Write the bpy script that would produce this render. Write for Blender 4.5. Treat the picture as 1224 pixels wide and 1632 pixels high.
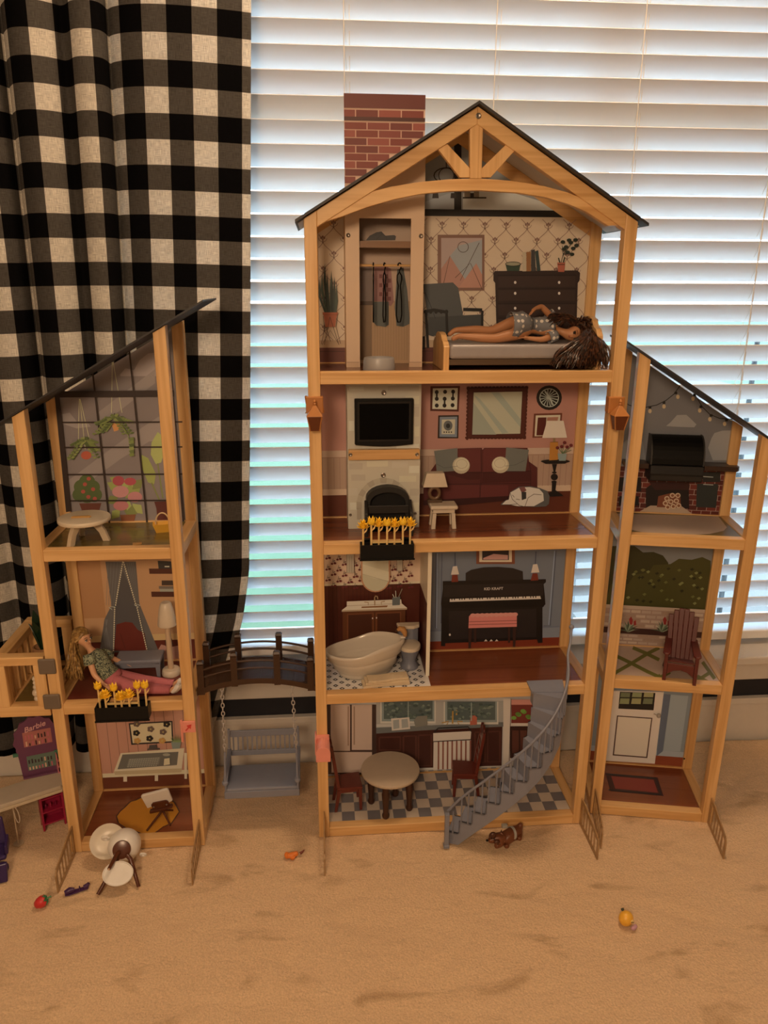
import bpy, bmesh, math, random
from mathutils import Vector, Matrix
random.seed(7)
PI = math.pi
scene = bpy.context.scene
for o in list(bpy.data.objects): bpy.data.objects.remove(o)
COL = scene.collection

# ------------------------------------------------------------------ camera
CAM_C = Vector((0.0215, -1.3286, 1.1018)); YAW, PIT, ROL, FPX = 0.0834, 0.2910, 0.0036, 1215.06
FWD = Vector((math.sin(YAW)*math.cos(PIT), math.cos(YAW)*math.cos(PIT), -math.sin(PIT)))
_R = Vector((math.cos(YAW), -math.sin(YAW), 0)); _U = _R.cross(FWD)
RGT = math.cos(ROL)*_R + math.sin(ROL)*_U; UPV = -math.sin(ROL)*_R + math.cos(ROL)*_U
cam = bpy.data.cameras.new('camera'); cam.sensor_fit = 'HORIZONTAL'; cam.sensor_width = 36.0
cam.lens = FPX/1224*36.0; cam.clip_start = 0.02; cam.clip_end = 200
camo = bpy.data.objects.new('camera', cam); COL.objects.link(camo)
camo.matrix_world = Matrix(((RGT.x, UPV.x, -FWD.x, CAM_C.x), (RGT.y, UPV.y, -FWD.y, CAM_C.y), (RGT.z, UPV.z, -FWD.z, CAM_C.z), (0, 0, 0, 1)))
scene.camera = camo

# ------------------------------------------------------------------ world, lights, exposure
world = bpy.data.worlds.new('world'); scene.world = world; world.use_nodes = True
nt = world.node_tree; bg = nt.nodes['Background']
bg.inputs[0].default_value = (0.52, 0.74, 1.0, 1); bg.inputs[1].default_value = 8.0
LAMPS = [  # globe lamps out of view, a pendant and an added frontal fill: kind, x, y, z, radius, radiance, colour
    ('pendant', 0.45, -0.15, 2.25, 0.15, 42.0, (1.0, 0.675, 0.41)),
    ('floor', -0.30, -2.05, 1.50, 0.17, 57.0, (1.0, 0.675, 0.41)),
]
vs = scene.view_settings
vs.view_transform = 'Standard'; vs.look = 'None'; vs.gamma = 1.0; vs.use_curve_mapping = False; vs.exposure = 0.0

# ------------------------------------------------------------------ colour and materials
def lin(c): return c/12.92 if c <= .04045 else ((c+.055)/1.055)**2.4
def hx(h):
    h = h.lstrip('#'); return tuple(lin(int(h[i:i+2], 16)/255) for i in (0, 2, 4))
REF = dict(f4=(205, 182, 165), f3=(182, 155, 140), f2=(160, 136, 124), f1=(142, 118, 102), l3=(168, 143, 126), l2=(155, 128, 112), l1=(150, 120, 100), w=(255, 255, 255))
def obs(h, ref):
    r = [lin(v/255) for v in REF[ref]]; return tuple(min(.86, .8*a/b) if ref != 'w' else a for a, b in zip(hx(h), r))
MATS = {}
def P(h, ref='w', rough=.45, name=None):
    key = (h, ref, rough)
    if key in MATS: return MATS[key]
    m = bpy.data.materials.new(name or 'print_'+h.lstrip('#')); m.use_nodes = True
    b = m.node_tree.nodes['Principled BSDF']; c = obs(h, ref)
    b.inputs['Base Color'].default_value = (*c, 1); b.inputs['Roughness'].default_value = rough
    MATS[key] = m; return m
def nodes(m): return m.node_tree.nodes, m.node_tree.links, m.node_tree.nodes['Principled BSDF']
def flat(name, rgb, rough=.45, metal=0, coat=0, noise=.06, nscale=60, bump=0, bscale=300, spec=.5, sss=0, stretch=None):
    """procedural material: one colour with a slight mottling, optional fine relief"""
    m = bpy.data.materials.new(name); m.use_nodes = True; n, l, b = nodes(m)
    b.inputs['Roughness'].default_value = rough; b.inputs['Metallic'].default_value = metal
    b.inputs['Coat Weight'].default_value = coat; b.inputs['Specular IOR Level'].default_value = spec
    tc = n.new('ShaderNodeTexCoord'); src = tc.outputs['Object']
    if stretch:
        mp = n.new('ShaderNodeMapping'); mp.inputs['Scale'].default_value = stretch; l.new(src, mp.inputs[0]); src = mp.outputs[0]
    nz = n.new('ShaderNodeTexNoise'); nz.inputs['Scale'].default_value = nscale; nz.inputs['Detail'].default_value = 4; l.new(src, nz.inputs[0])
    mx = n.new('ShaderNodeMix'); mx.data_type = 'RGBA'; l.new(nz.outputs[0], mx.inputs[0])
    mx.inputs[6].default_value = (*[v*(1-noise) for v in rgb], 1); mx.inputs[7].default_value = (*[min(1, v*(1+noise)) for v in rgb], 1)
    l.new(mx.outputs[2], b.inputs['Base Color'])
    if bump:
        n2 = n.new('ShaderNodeTexNoise'); n2.inputs['Scale'].default_value = bscale; n2.inputs['Detail'].default_value = 3; l.new(src, n2.inputs[0])
        bp = n.new('ShaderNodeBump'); bp.inputs['Strength'].default_value = bump; bp.inputs['Distance'].default_value = .002
        l.new(n2.outputs[0], bp.inputs['Height']); l.new(bp.outputs[0], b.inputs['Normal'])
    if sss:
        b.inputs['Subsurface Weight'].default_value = sss; b.inputs['Subsurface Radius'].default_value = (.01, .006, .003)
    return m
def wood(name, light, dark, axis, scale=1.0, rough=.42):
    """pine with long grain along one axis"""
    m = bpy.data.materials.new(name); m.use_nodes = True; n, l, b = nodes(m)
    tc = n.new('ShaderNodeTexCoord'); mp = n.new('ShaderNodeMapping'); l.new(tc.outputs['Object'], mp.inputs[0])
    s = [90*scale]*3; s[axis] = 3.0*scale; mp.inputs['Scale'].default_value = s
    nz = n.new('ShaderNodeTexNoise'); nz.inputs['Scale'].default_value = 1; nz.inputs['Detail'].default_value = 5; nz.inputs['Distortion'].default_value = .8; l.new(mp.outputs[0], nz.inputs[0])
    mp2 = n.new('ShaderNodeMapping'); l.new(tc.outputs['Object'], mp2.inputs[0]); s2 = [22*scale]*3; s2[axis] = 1.6*scale; mp2.inputs['Scale'].default_value = s2
    n3 = n.new('ShaderNodeTexNoise'); n3.inputs['Scale'].default_value = 1; n3.inputs['Detail'].default_value = 3; l.new(mp2.outputs[0], n3.inputs[0])
    mth = n.new('ShaderNodeMath'); mth.operation = 'MULTIPLY_ADD'; l.new(n3.outputs[0], mth.inputs[0]); mth.inputs[1].default_value = .8; l.new(nz.outputs[0], mth.inputs[2])
    cr = n.new('ShaderNodeValToRGB'); l.new(mth.outputs[0], cr.inputs[0])
    cr.color_ramp.elements[0].position = .62; cr.color_ramp.elements[0].color = (*dark, 1)
    cr.color_ramp.elements[1].position = 1.0; cr.color_ramp.elements[1].color = (*light, 1)
    l.new(cr.outputs[0], b.inputs['Base Color']); b.inputs['Roughness'].default_value = rough; b.inputs['Coat Weight'].default_value = .15
    return m
PINE = [wood('pine_grain_'+a, (.78, .50, .225), (.58, .315, .108), i) for i, a in enumerate('xyz')]
PLY = wood('plywood_foot', (.40, .25, .115), (.27, .155, .065), 1)  # plywood tone darkened to stand for shade on the picket faces
FLOORBOARD = wood('printed_floor_boards', (.27, .085, .034), (.18, .050, .020), 0, .6, .22)
WHITE = flat('white_plastic', (.80, .78, .74), .28)
WHITEP = flat('white_paint', (.78, .77, .75), .4)
BLACKP = flat('black_plastic', (.008, .008, .008), .4, spec=.2)
BLUEP = flat('grey_blue_plastic', (.225, .245, .315), .38)
BROWNP = flat('brown_plastic', (.048, .021, .010), .42, bump=.25, bscale=140, stretch=(.2, 1, 1))
REDWOOD = flat('red_brown_plastic', (.13, .022, .014), .35)
CORAL = flat('coral_plastic', (.80, .31, .25), .4)
COPPER = flat('copper_brown_plastic', (.46, .19, .055), .34)
YELLOW = flat('yellow_plastic', (.97, .61, .035), .35)
STEM = flat('cream_yellow_plastic', (.86, .62, .26), .4)
METAL = flat('screw_metal', (.30, .27, .24), .35, metal=1)
DARK = flat('dark_roof_board', (.022, .020, .022), .5)
SKINT = flat('doll_skin_tan', (.50, .235, .11), .38, noise=.02, sss=.05)
SKINL = flat('doll_skin_light', (.74, .42, .25), .38, noise=.02, sss=.05)

# ------------------------------------------------------------------ mesh building
def link(name, me, parent=None):
    o = bpy.data.objects.new(name, me); COL.objects.link(o)
    if parent: o.parent = parent
    return o
def tag(o, label=None, cat=None, group=None, kind=None):
    if label: o['label'] = label
    if cat: o['category'] = cat
    if group: o['group'] = group
    if kind: o['kind'] = kind
    return o
def thing(name, label, cat, loc=(0, 0, 0), rz=0, group=None, rot=None):
    o = link(name, None); o.location = loc; o.rotation_euler = rot if rot else (0, 0, rz); o.empty_display_size = .02
    return tag(o, label, cat, group)
class MB:
    def __init__(s): s.v = []; s.f = []; s.m = []; s.i = 0
    def mat(s, i): s.i = i; return s
    def add(s, vs, fs):
        b = len(s.v); s.v += [tuple(p) for p in vs]; s.f += [tuple(b+k for k in f) for f in fs]; s.m += [s.i]*len(fs); return s
    def box(s, x0, x1, y0, y1, z0, z1):
        return s.add([(x0, y0, z0), (x1, y0, z0), (x1, y1, z0), (x0, y1, z0), (x0, y0, z1), (x1, y0, z1), (x1, y1, z1), (x0, y1, z1)],
                     [(3, 2, 1, 0), (4, 5, 6, 7), (0, 1, 5, 4), (1, 2, 6, 5), (2, 3, 7, 6), (3, 0, 4, 7)])
    def hexa(s, a, b):   # two quads (bottom, top) -> solid
        return s.add(list(a)+list(b), [(3, 2, 1, 0), (4, 5, 6, 7), (0, 1, 5, 4), (1, 2, 6, 5), (2, 3, 7, 6), (3, 0, 4, 7)])
    def prism(s, poly, fn, a, b):  # poly 2-D; fn(u,v,w)->3-D; extruded w from a to b
        n = len(poly)
        return s.add([fn(u, v, a) for u, v in poly]+[fn(u, v, b) for u, v in poly],
                     [tuple(range(n))[::-1], tuple(range(n, 2*n))]+[(k, (k+1) % n, n+(k+1) % n, n+k) for k in range(n)])
    def bar(s, p, q, w, h, up=(0, 0, 1)):  # rectangular bar between two points
        p, q = Vector(p), Vector(q); d = (q-p).normalized(); u = Vector(up)
        if abs(d.dot(u)) > .98: u = Vector((0, 1, 0))
        a = d.cross(u).normalized()*w/2; b = a.cross(d).normalized()*h/2
        return s.hexa([p-a-b, p+a-b, p+a+b, p-a+b], [q-a-b, q+a-b, q+a+b, q-a+b])
    def tube(s, pts, r, n=8, caps=True, flatz=1.0):
        pts = [Vector(p) for p in pts]; m = len(pts); rs = r if isinstance(r, (list, tuple)) else [r]*m
        d0 = (pts[1]-pts[0]).normalized(); u = Vector((0, 0, 1)) if abs(d0.z) < .9 else Vector((1, 0, 0)); vs = []; prev = None
        for i in range(m):
            d = (pts[min(i+1, m-1)]-pts[max(i-1, 0)])
            d = d.normalized() if d.length > 1e-9 else d0
            a = d.cross(u) if prev is None else prev-d*prev.dot(d)
            a = a.normalized(); prev = a; b = d.cross(a)
            for k in range(n):
                t = 2*PI*k/n; vs.append(pts[i]+a*math.cos(t)*rs[i]+b*math.sin(t)*rs[i]*flatz)
        fs = [(i*n+k, i*n+(k+1) % n, (i+1)*n+(k+1) % n, (i+1)*n+k) for i in range(m-1) for k in range(n)]
        if caps: fs += [tuple(range(n))[::-1], tuple(range((m-1)*n, m*n))]
        return s.add(vs, fs)
    def lathe(s, prof, n=24, c=(0, 0, 0), sx=1, sy=1, M=None):
        vs = []; m = len(prof)
        for r, z in prof:
            for k in range(n):
                t = 2*PI*k/n; v = Vector((r*math.cos(t)*sx, r*math.sin(t)*sy, z))
                vs.append((M @ v if M else v)+Vector(c))
        fs = [(i*n+k, i*n+(k+1) % n, (i+1)*n+(k+1) % n, (i+1)*n+k) for i in range(m-1) for k in range(n)]
        if prof[0][0] > 1e-6: fs.append(tuple(range(n))[::-1])
        if prof[-1][0] > 1e-6: fs.append(tuple(range((m-1)*n, m*n)))
        return s.add(vs, fs)
    def ball(s, c, rx, ry=None, rz=None, n=12, m=8, M=None):
        ry = ry or rx; rz = rz or rx; vs = []; c = Vector(c)
        for i in range(m+1):
            a = -PI/2+PI*i/m
            for k in range(n):
                t = 2*PI*k/n; v = Vector((rx*math.cos(a)*math.cos(t), ry*math.cos(a)*math.sin(t), rz*math.sin(a)))
                vs.append((M @ v if M else v)+c)
        return s.add(vs, [(i*n+k, i*n+(k+1) % n, (i+1)*n+(k+1) % n, (i+1)*n+k) for i in range(m) for k in range(n)])
    def quad(s, a, b, c, d): return s.add([a, b, c, d], [(0, 1, 2, 3)])
    def poly(s, pts): return s.add(pts, [tuple(range(len(pts)))])
    def build(s, name, mats, parent=None, bevel=0, smooth=None, seg=2):
        me = bpy.data.meshes.new(name); me.from_pydata([tuple(p) for p in s.v], [], s.f)
        for m in (mats if isinstance(mats, (list, tuple)) else [mats]): me.materials.append(m)
        for p, i in zip(me.polygons, s.m): p.material_index = i
        bm = bmesh.new(); bm.from_mesh(me)
        bmesh.ops.remove_doubles(bm, verts=bm.verts, dist=1e-6)
        if bevel:
            bmesh.ops.recalc_face_normals(bm, faces=bm.faces)
            es = [e for e in bm.edges if len(e.link_faces) == 2 and e.calc_face_angle(0) > .5]
            bmesh.ops.bevel(bm, geom=es, offset=bevel, segments=seg, profile=.5, affect='EDGES', clamp_overlap=True)
        elif s.v and len(s.f) > 1: bmesh.ops.recalc_face_normals(bm, faces=bm.faces)
        bm.to_mesh(me); bm.free()
        if smooth:
            me.polygons.foreach_set('use_smooth', [True]*len(me.polygons)); me.set_sharp_from_angle(angle=smooth)
        return link(name, me, parent)

# ------------------------------------------------------------------ from measured picture points to places in the scene
def ray(px, py): return FWD+RGT*((px-612)/FPX)-UPV*((py-816)/FPX)
class Frame:
    def __init__(s, loc, rot): s.M = Matrix.Translation(loc) @ rot.to_4x4(); s.I = s.M.inverted(); s.c = s.I @ CAM_C; s.R = s.I.to_3x3()
    def y(s, px, py, ly): d = s.R @ ray(px, py); return s.c+d*((ly-s.c.y)/d.y)
    def z(s, px, py, lz): d = s.R @ ray(px, py); return s.c+d*((lz-s.c.z)/d.z)
    def x(s, px, py, lx): d = s.R @ ray(px, py); return s.c+d*((lx-s.c.x)/d.x)
    def w(s, p): return s.M @ Vector(p)
W0 = Frame((0, 0, 0), Matrix.Identity(3))
LF = Frame((-.4984, -.0048, 0), Matrix.Rotation(-.0014, 3, 'Z'))
RF = Frame((.5862, .0282, .0012), Matrix.Rotation(-.1909, 3, 'Z') @ Matrix.Rotation(.010, 3, 'Y'))
def crop(x0, y0, s): return lambda x, y: (x/s+x0, y/s+y0)
cA = crop(470, 140, 2.1474); cB = crop(660, 600, 4.2207); cB0 = crop(470, 590, 2.2255); cC = crop(510, 870, 6.442); cC0 = crop(480, 860, 2.55)
cK = crop(520, 1100, 3.6); cK0 = crop(480, 1080, 2.448); cW = crop(500, 320, 5.63); cL1 = crop(0, 480, 3.6); cL2 = crop(0, 870, 3.6); cL3 = crop(0, 1100, 3.4)
cR1 = crop(920, 520, 4.026); cR2 = crop(900, 850, 2.966); cR3 = crop(960, 1000, 4.636); cS = crop(690, 1010, 4.296)
def stroke(pts, w):
    """outline of a polyline of width w (picture units)"""
    L, R = [], []; n = len(pts)
    for i in range(n):
        ax, ay = pts[max(i-1, 0)]; bx, by = pts[min(i+1, n-1)]; dx, dy = bx-ax, by-ay; q = math.hypot(dx, dy) or 1
        ww = w[i] if isinstance(w, (list, tuple)) else w
        nx, ny = -dy/q*ww/2, dx/q*ww/2; x, y = pts[i]; L.append((x+nx, y+ny)); R.append((x-nx, y-ny))
    return [(L[i], L[i+1], R[i+1], R[i]) for i in range(n-1)]
def prints(name, parent, fr, ly, cv, shapes, base=1, onz=None, kind=None, lab=None):
    """flat printed artwork on a board: polygons laid in the board's plane"""
    if kind is None and len(shapes) > 1:      # printed pictures that do not touch become pieces of their own
        def bbox(sh):
            k = sh[0]
            if k == 'p': q = sh[2]
            elif k == 'l':
                q = sh[3]; w = max(sh[2]) if isinstance(sh[2], (list, tuple)) else sh[2]
                return (min(x for x, y in q)-w/2, min(y for x, y in q)-w/2, max(x for x, y in q)+w/2, max(y for x, y in q)+w/2)
            elif k == 'e': return (sh[2]-sh[4], sh[3]-sh[5], sh[2]+sh[4], sh[3]+sh[5])
            else: return (min(sh[2], sh[4]), min(sh[3], sh[5]), max(sh[2], sh[4]), max(sh[3], sh[5]))
            return (min(x for x, y in q), min(y for x, y in q), max(x for x, y in q), max(y for x, y in q))
        bb = [bbox(sh) for sh in shapes]; grp = list(range(len(shapes)))
        def find(i):
            while grp[i] != i: i = grp[i]
            return i
        for i in range(len(bb)):
            for j in range(i):
                if bb[i][0] <= bb[j][2] and bb[j][0] <= bb[i][2] and bb[i][1] <= bb[j][3] and bb[j][1] <= bb[i][3]:
                    grp[find(i)] = find(j)
        roots = sorted(set(find(i) for i in range(len(bb))))
        if len(roots) > 1:
            for r_ in roots: prints(name, parent, fr, ly, cv, [shapes[i] for i in range(len(bb)) if find(i) == r_], base, onz, '', lab)
            return None
    b = MB(); ms = []; lay = base
    def pt(x, y):
        if onz is not None:
            p = fr.z(*cv(x, y), onz); return (p.x, p.y, onz+lay*6e-5)
        p = fr.y(*cv(x, y), ly); return (p.x, ly-lay*6e-5, p.z)
    for sh in shapes:
        k, m = sh[0], sh[1]
        if m not in ms: ms.append(m)
        b.i = ms.index(m)
        if k == 'p': b.poly([pt(*q) for q in sh[2]])
        elif k == 'r':
            x0, y0, x1, y1 = sh[2:6]; b.poly([pt(x0, y0), pt(x0, y1), pt(x1, y1), pt(x1, y0)])
        elif k == 'R':   # board coordinates (x0,z0,x1,z1)
            x0, z0, x1, z1 = sh[2:6]; yy = ly-lay*6e-5; b.poly([(x0, yy, z0), (x1, yy, z0), (x1, yy, z1), (x0, yy, z1)])
        elif k == 'e':
            cx, cy, rx, ry = sh[2:6]; n = 20 if rx > 4 else 10
            b.poly([pt(cx+rx*math.cos(-2*PI*t/n), cy+ry*math.sin(-2*PI*t/n)) for t in range(n)])
        elif k == 'l':
            for q in stroke(sh[3], sh[2]): b.poly([pt(*c) for c in q])
        lay += 1
    # every printed polygon faces out of its board
    me = b; o = None
    mesh = bpy.data.meshes.new(name); mesh.from_pydata([tuple(p) for p in b.v], [], b.f)
    for m in ms: mesh.materials.append(m)
    for p, i in zip(mesh.polygons, b.m): p.material_index = i
    mesh.update()
    want = Vector((0, 0, 1)) if onz is not None else Vector((0, -1, 0))
    bm = bmesh.new(); bm.from_mesh(mesh)
    for f in bm.faces:
        f.normal_update()
        if f.normal.dot(want) < 0: f.normal_flip()
    bm.to_mesh(mesh); bm.free()
    o = link(name, mesh, parent)
    if kind: o['kind'] = kind
    if lab: o['label'] = lab
    return o
# ================================================================== THE ROOM
WALLY = .29
NAVY = flat('navy_wall_paint', (.012, .014, .022), .6, bump=.1, bscale=500)
TRIMW = flat('cream_trim_paint', (.72, .68, .62), .4, noise=.03)
CEIL = flat('ceiling_paint', (.50, .48, .45), .8)
ROOMW = flat('room_wall_paint', (.34, .32, .30), .8)
FLOORM = flat('floor_under_rug', (.30, .22, .14), .7)
RX0, RX1, RY0, RZ = -1.7, 2.6, -3.3, 2.45
WX0, WX1, WZ0, WZ1 = -.34, 1.58, .245, 1.98       # window opening
def struct(name, mb, m, parent=None, **k):
    o = mb.build(name, m, parent, **k)
    if not parent: o['kind'] = 'structure'
    return o
struct('floor', MB().box(RX0, RX1, RY0, WALLY+.12, -.06, -.012), FLOORM)
struct('ceiling', MB().box(RX0, RX1, RY0, WALLY+.12, RZ, RZ+.05), CEIL)
struct('wall_left', MB().box(RX0-.06, RX0, RY0, WALLY+.12, -.06, RZ+.05), ROOMW)
struct('wall_right', MB().box(RX1, RX1+.06, RY0, WALLY+.12, -.06, RZ+.05), ROOMW)
struct('wall_front', MB().box(RX0, RX1, RY0-.06, RY0, -.06, RZ+.05), ROOMW)
wb = MB()
for a in ((RX0, WX0, -.06, RZ+.05), (WX1, RX1, -.06, RZ+.05), (WX0, WX1, -.06, WZ0-.03), (WX0, WX1, WZ1, RZ+.05)):
    wb.box(a[0], a[1], WALLY, WALLY+.12, a[2], a[3])
struct('wall_back', wb, NAVY)
struct('baseboard_back', MB().box(RX0, RX1, WALLY-.012, WALLY, -.012, .100).box(RX0, RX1, WALLY-.016, WALLY, .100, .117), TRIMW, bevel=.002)
# window: stool, apron, casing, sash frame and panes
win = struct('window_1', MB().box(WX0-.08, WX1+.08, WALLY-.045, WALLY+.10, .224, .246), TRIMW, bevel=.004)
MB().box(WX0-.05, WX1+.05, WALLY-.014, WALLY, .168, .224).build('apron', TRIMW, win, bevel=.003)
jb = MB().box(WX0-.07, WX0, WALLY-.012, WALLY+.10, .246, WZ1).box(WX1, WX1+.07, WALLY-.012, WALLY+.10, .246, WZ1).box(WX0-.07, WX1+.07, WALLY-.012, WALLY+.10, WZ1, WZ1+.07)
jb.build('casing', TRIMW, win, bevel=.003)
fy0, fy1 = WALLY+.085, WALLY+.118
fb = MB()
for x in (WX0, (WX0+WX1)/2-.02, WX1-.04): fb.box(x, x+.04, fy0, fy1, .246, WZ1)
for z in (.246, WZ1-.05, 1.40): fb.box(WX0, WX1, fy0+.002, fy1-.002, z, z+.045)
fb.build('sash_frame', flat('vinyl_sash', (.75, .77, .78), .35), win, bevel=.003)
gl = bpy.data.materials.new('window_glass'); gl.use_nodes = True; n, l, b = nodes(gl)
tr = n.new('ShaderNodeBsdfTransparent'); tr.inputs[0].default_value = (.97, .99, .98, 1); gs = n.new('ShaderNodeBsdfGlossy'); gs.inputs['Roughness'].default_value = .02
fr_ = n.new('ShaderNodeFresnel'); mxs = n.new('ShaderNodeMixShader'); l.new(fr_.outputs[0], mxs.inputs[0]); l.new(tr.outputs[0], mxs.inputs[1]); l.new(gs.outputs[0], mxs.inputs[2]); l.new(mxs.outputs[0], n['Material Output'].inputs[0])
for x0, x1 in ((WX0+.04, (WX0+WX1)/2-.02), ((WX0+WX1)/2+.02, WX1-.04)):
    for z0, z1 in ((.291, 1.40), (1.445, WZ1-.05)):
        MB().box(x0, x1, fy0+.012, fy0+.016, z0, z1).build('pane', gl, win)

# outdoors
LAWN = flat('lawn_grass', (.075, .125, .055), .9, noise=.25, nscale=3)
DRIVE = flat('driveway_concrete', (.16, .14, .12), .9, noise=.1, nscale=1)
lw = MB().box(-30, 30, .6, 60, -.5, -.42).build('lawn', LAWN); lw['kind'] = 'structure'
dv = MB().box(1.2, 6.5, .7, 40, -.42, -.40).build('driveway', DRIVE); dv['kind'] = 'structure'
hd = thing('garden_post', 'thin dark garden post standing outside the window, seen between slats', 'post', (1.735, 1.6, -.40))
MB().lathe([(.011, 0), (.010, 1.30)], 10).build('pole', flat('dark_metal_post', (.02, .02, .02), .5), hd)
MB().lathe([(.016, 1.30), (.016, 1.32), (.004, 1.35)], 10).build('cap', flat('dark_metal_cap', (.02, .02, .02), .5), hd)

# venetian blind: every slat a part
SLAT = flat('blind_slat_paint', (.86, .86, .85), .35, noise=.02, nscale=20)
CORD = flat('blind_cord', (.78, .74, .66), .8)
bl = thing('venetian_blind', 'wide white slatted venetian blind hanging in the window', 'blinds', (0, .312, 0))
SP, SW, SA, ST = .0430, .047, math.radians(52), .0026
zt = 1.578; cs, sn = math.cos(SA), math.sin(SA)
def slat_mesh():
    b = MB(); n = 4
    pr = []
    for i in range(n+1):
        t = i/n; crown = .0012*(1-(2*t-1)**2)
        pr.append((t*SW*cs-crown*sn*-1, -t*SW*sn+crown*cs))
    poly = [(y, z) for y, z in pr]+[(y-ST*sn*1, z-ST*cs) for y, z in reversed(pr)]
    b.prism(poly, lambda u, v, w: (w, u, v), WX0+.008, WX1-.008)
    return b
sm = None
for k in range(-10, 30):
    z = zt-SP*k
    if z > WZ1-.06 or z < .315: continue
    if sm is None:
        so = slat_mesh().build('slat', SLAT, bl, smooth=.6); sm = so.data
    else: so = link('slat', sm, bl)
    so.location = (random.uniform(-.001, .001), 0, z); so.rotation_euler = (random.uniform(-.012, .012), 0, 0)
MB().box(WX0+.008, WX1-.008, -.002, .048, .262, .284).build('bottom_rail', SLAT, bl, bevel=.003)
MB().box(WX0+.004, WX1-.004, -.005, .055, WZ1-.055, WZ1-.003).build('head_rail', SLAT, bl, bevel=.003)
for X in (-.213, .079, .371, .663, .955, 1.247, 1.5):
    cb = MB(); cb.tube([(X, -.003, .27), (X, -.003, WZ1-.05)], .0010, 5).tube([(X+.006, .032, .27), (X+.006, .032, WZ1-.05)], .0007, 5)
    cb.tube([(X+.012, .010, .27), (X+.010, .012, 1.1), (X+.012, .010, WZ1-.05)], .0009, 5)
    for k in range(-10, 30):
        z = zt-SP*k
        if .31 < z < WZ1-.08: cb.tube([(X, -.003, z-.004), (X+.004, .012, z-.021), (X+.006, .030, z-.040)], .0006, 4)
    cb.build('ladder_cord', CORD, bl)

# gingham curtain
def gingham():
    m = bpy.data.materials.new('gingham_cotton'); m.use_nodes = True; n, l, b = nodes(m)
    uv = n.new('ShaderNodeUVMap'); sx = n.new('ShaderNodeSeparateXYZ'); l.new(uv.outputs[0], sx.inputs[0])
    def stripe(o):
        a = n.new('ShaderNodeMath'); a.operation = 'FRACT'; l.new(o, a.inputs[0])
        c = n.new('ShaderNodeMath'); c.operation = 'GREATER_THAN'; l.new(a.outputs[0], c.inputs[0]); c.inputs[1].default_value = .5; return c.outputs[0]
    su, sv = stripe(sx.outputs[0]), stripe(sx.outputs[1])
    # weave: streaks of single threads in the mixed squares
    def thread(sc):
        mp = n.new('ShaderNodeMapping'); mp.inputs['Scale'].default_value = sc; l.new(uv.outputs[0], mp.inputs[0])
        z = n.new('ShaderNodeTexNoise'); z.inputs['Scale'].default_value = 1; z.inputs['Detail'].default_value = 3; l.new(mp.outputs[0], z.inputs[0]); return z.outputs[0]
    ad = n.new('ShaderNodeMath'); ad.operation = 'ADD'; l.new(su, ad.inputs[0]); l.new(sv, ad.inputs[1])
    cr = n.new('ShaderNodeValToRGB'); cr.color_ramp.interpolation = 'CONSTANT'
    hf = n.new('ShaderNodeMath'); hf.operation = 'MULTIPLY'; hf.inputs[1].default_value = .5; l.new(ad.outputs[0], hf.inputs[0]); l.new(hf.outputs[0], cr.inputs[0])
    e = cr.color_ramp.elements; e[0].position = 0; e[0].color = (.86, .83, .76, 1); e[1].position = .4; e[1].color = (.125, .117, .108, 1)
    q = e.new(.8); q.color = (.0035, .0035, .0045, 1)
    th = n.new('ShaderNodeMath'); th.operation = 'ADD'; l.new(thread((160, 6, 1)), th.inputs[0]); l.new(thread((6, 160, 1)), th.inputs[1])
    mr = n.new('ShaderNodeMapRange'); l.new(th.outputs[0], mr.inputs[0]); mr.inputs[1].default_value = .7; mr.inputs[2].default_value = 1.3; mr.inputs[3].default_value = .55; mr.inputs[4].default_value = 1.45
    mx = n.new('ShaderNodeVectorMath'); mx.operation = 'SCALE'; l.new(cr.outputs[0], mx.inputs[0]); l.new(mr.outputs[0], mx.inputs[3])
    l.new(mx.outputs[0], b.inputs['Base Color']); b.inputs['Roughness'].default_value = .9; b.inputs['Specular IOR Level'].default_value = .1
    tl = n.new('ShaderNodeBsdfTranslucent'); l.new(mx.outputs[0], tl.inputs[0]); ms = n.new('ShaderNodeMixShader'); ms.inputs[0].default_value = .42
    l.new(b.outputs[0], ms.inputs[1]); l.new(tl.outputs[0], ms.inputs[2]); l.new(ms.outputs[0], n['Material Output'].inputs[0])
    return m
def lerp_tab(z, tab):
    if z <= tab[0][0]: return tab[0][1]
    for (a, b), (c, d) in zip(tab, tab[1:]):
        if z <= c: return b+(d-b)*(z-a)/(c-a)
    return tab[-1][1]
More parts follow.
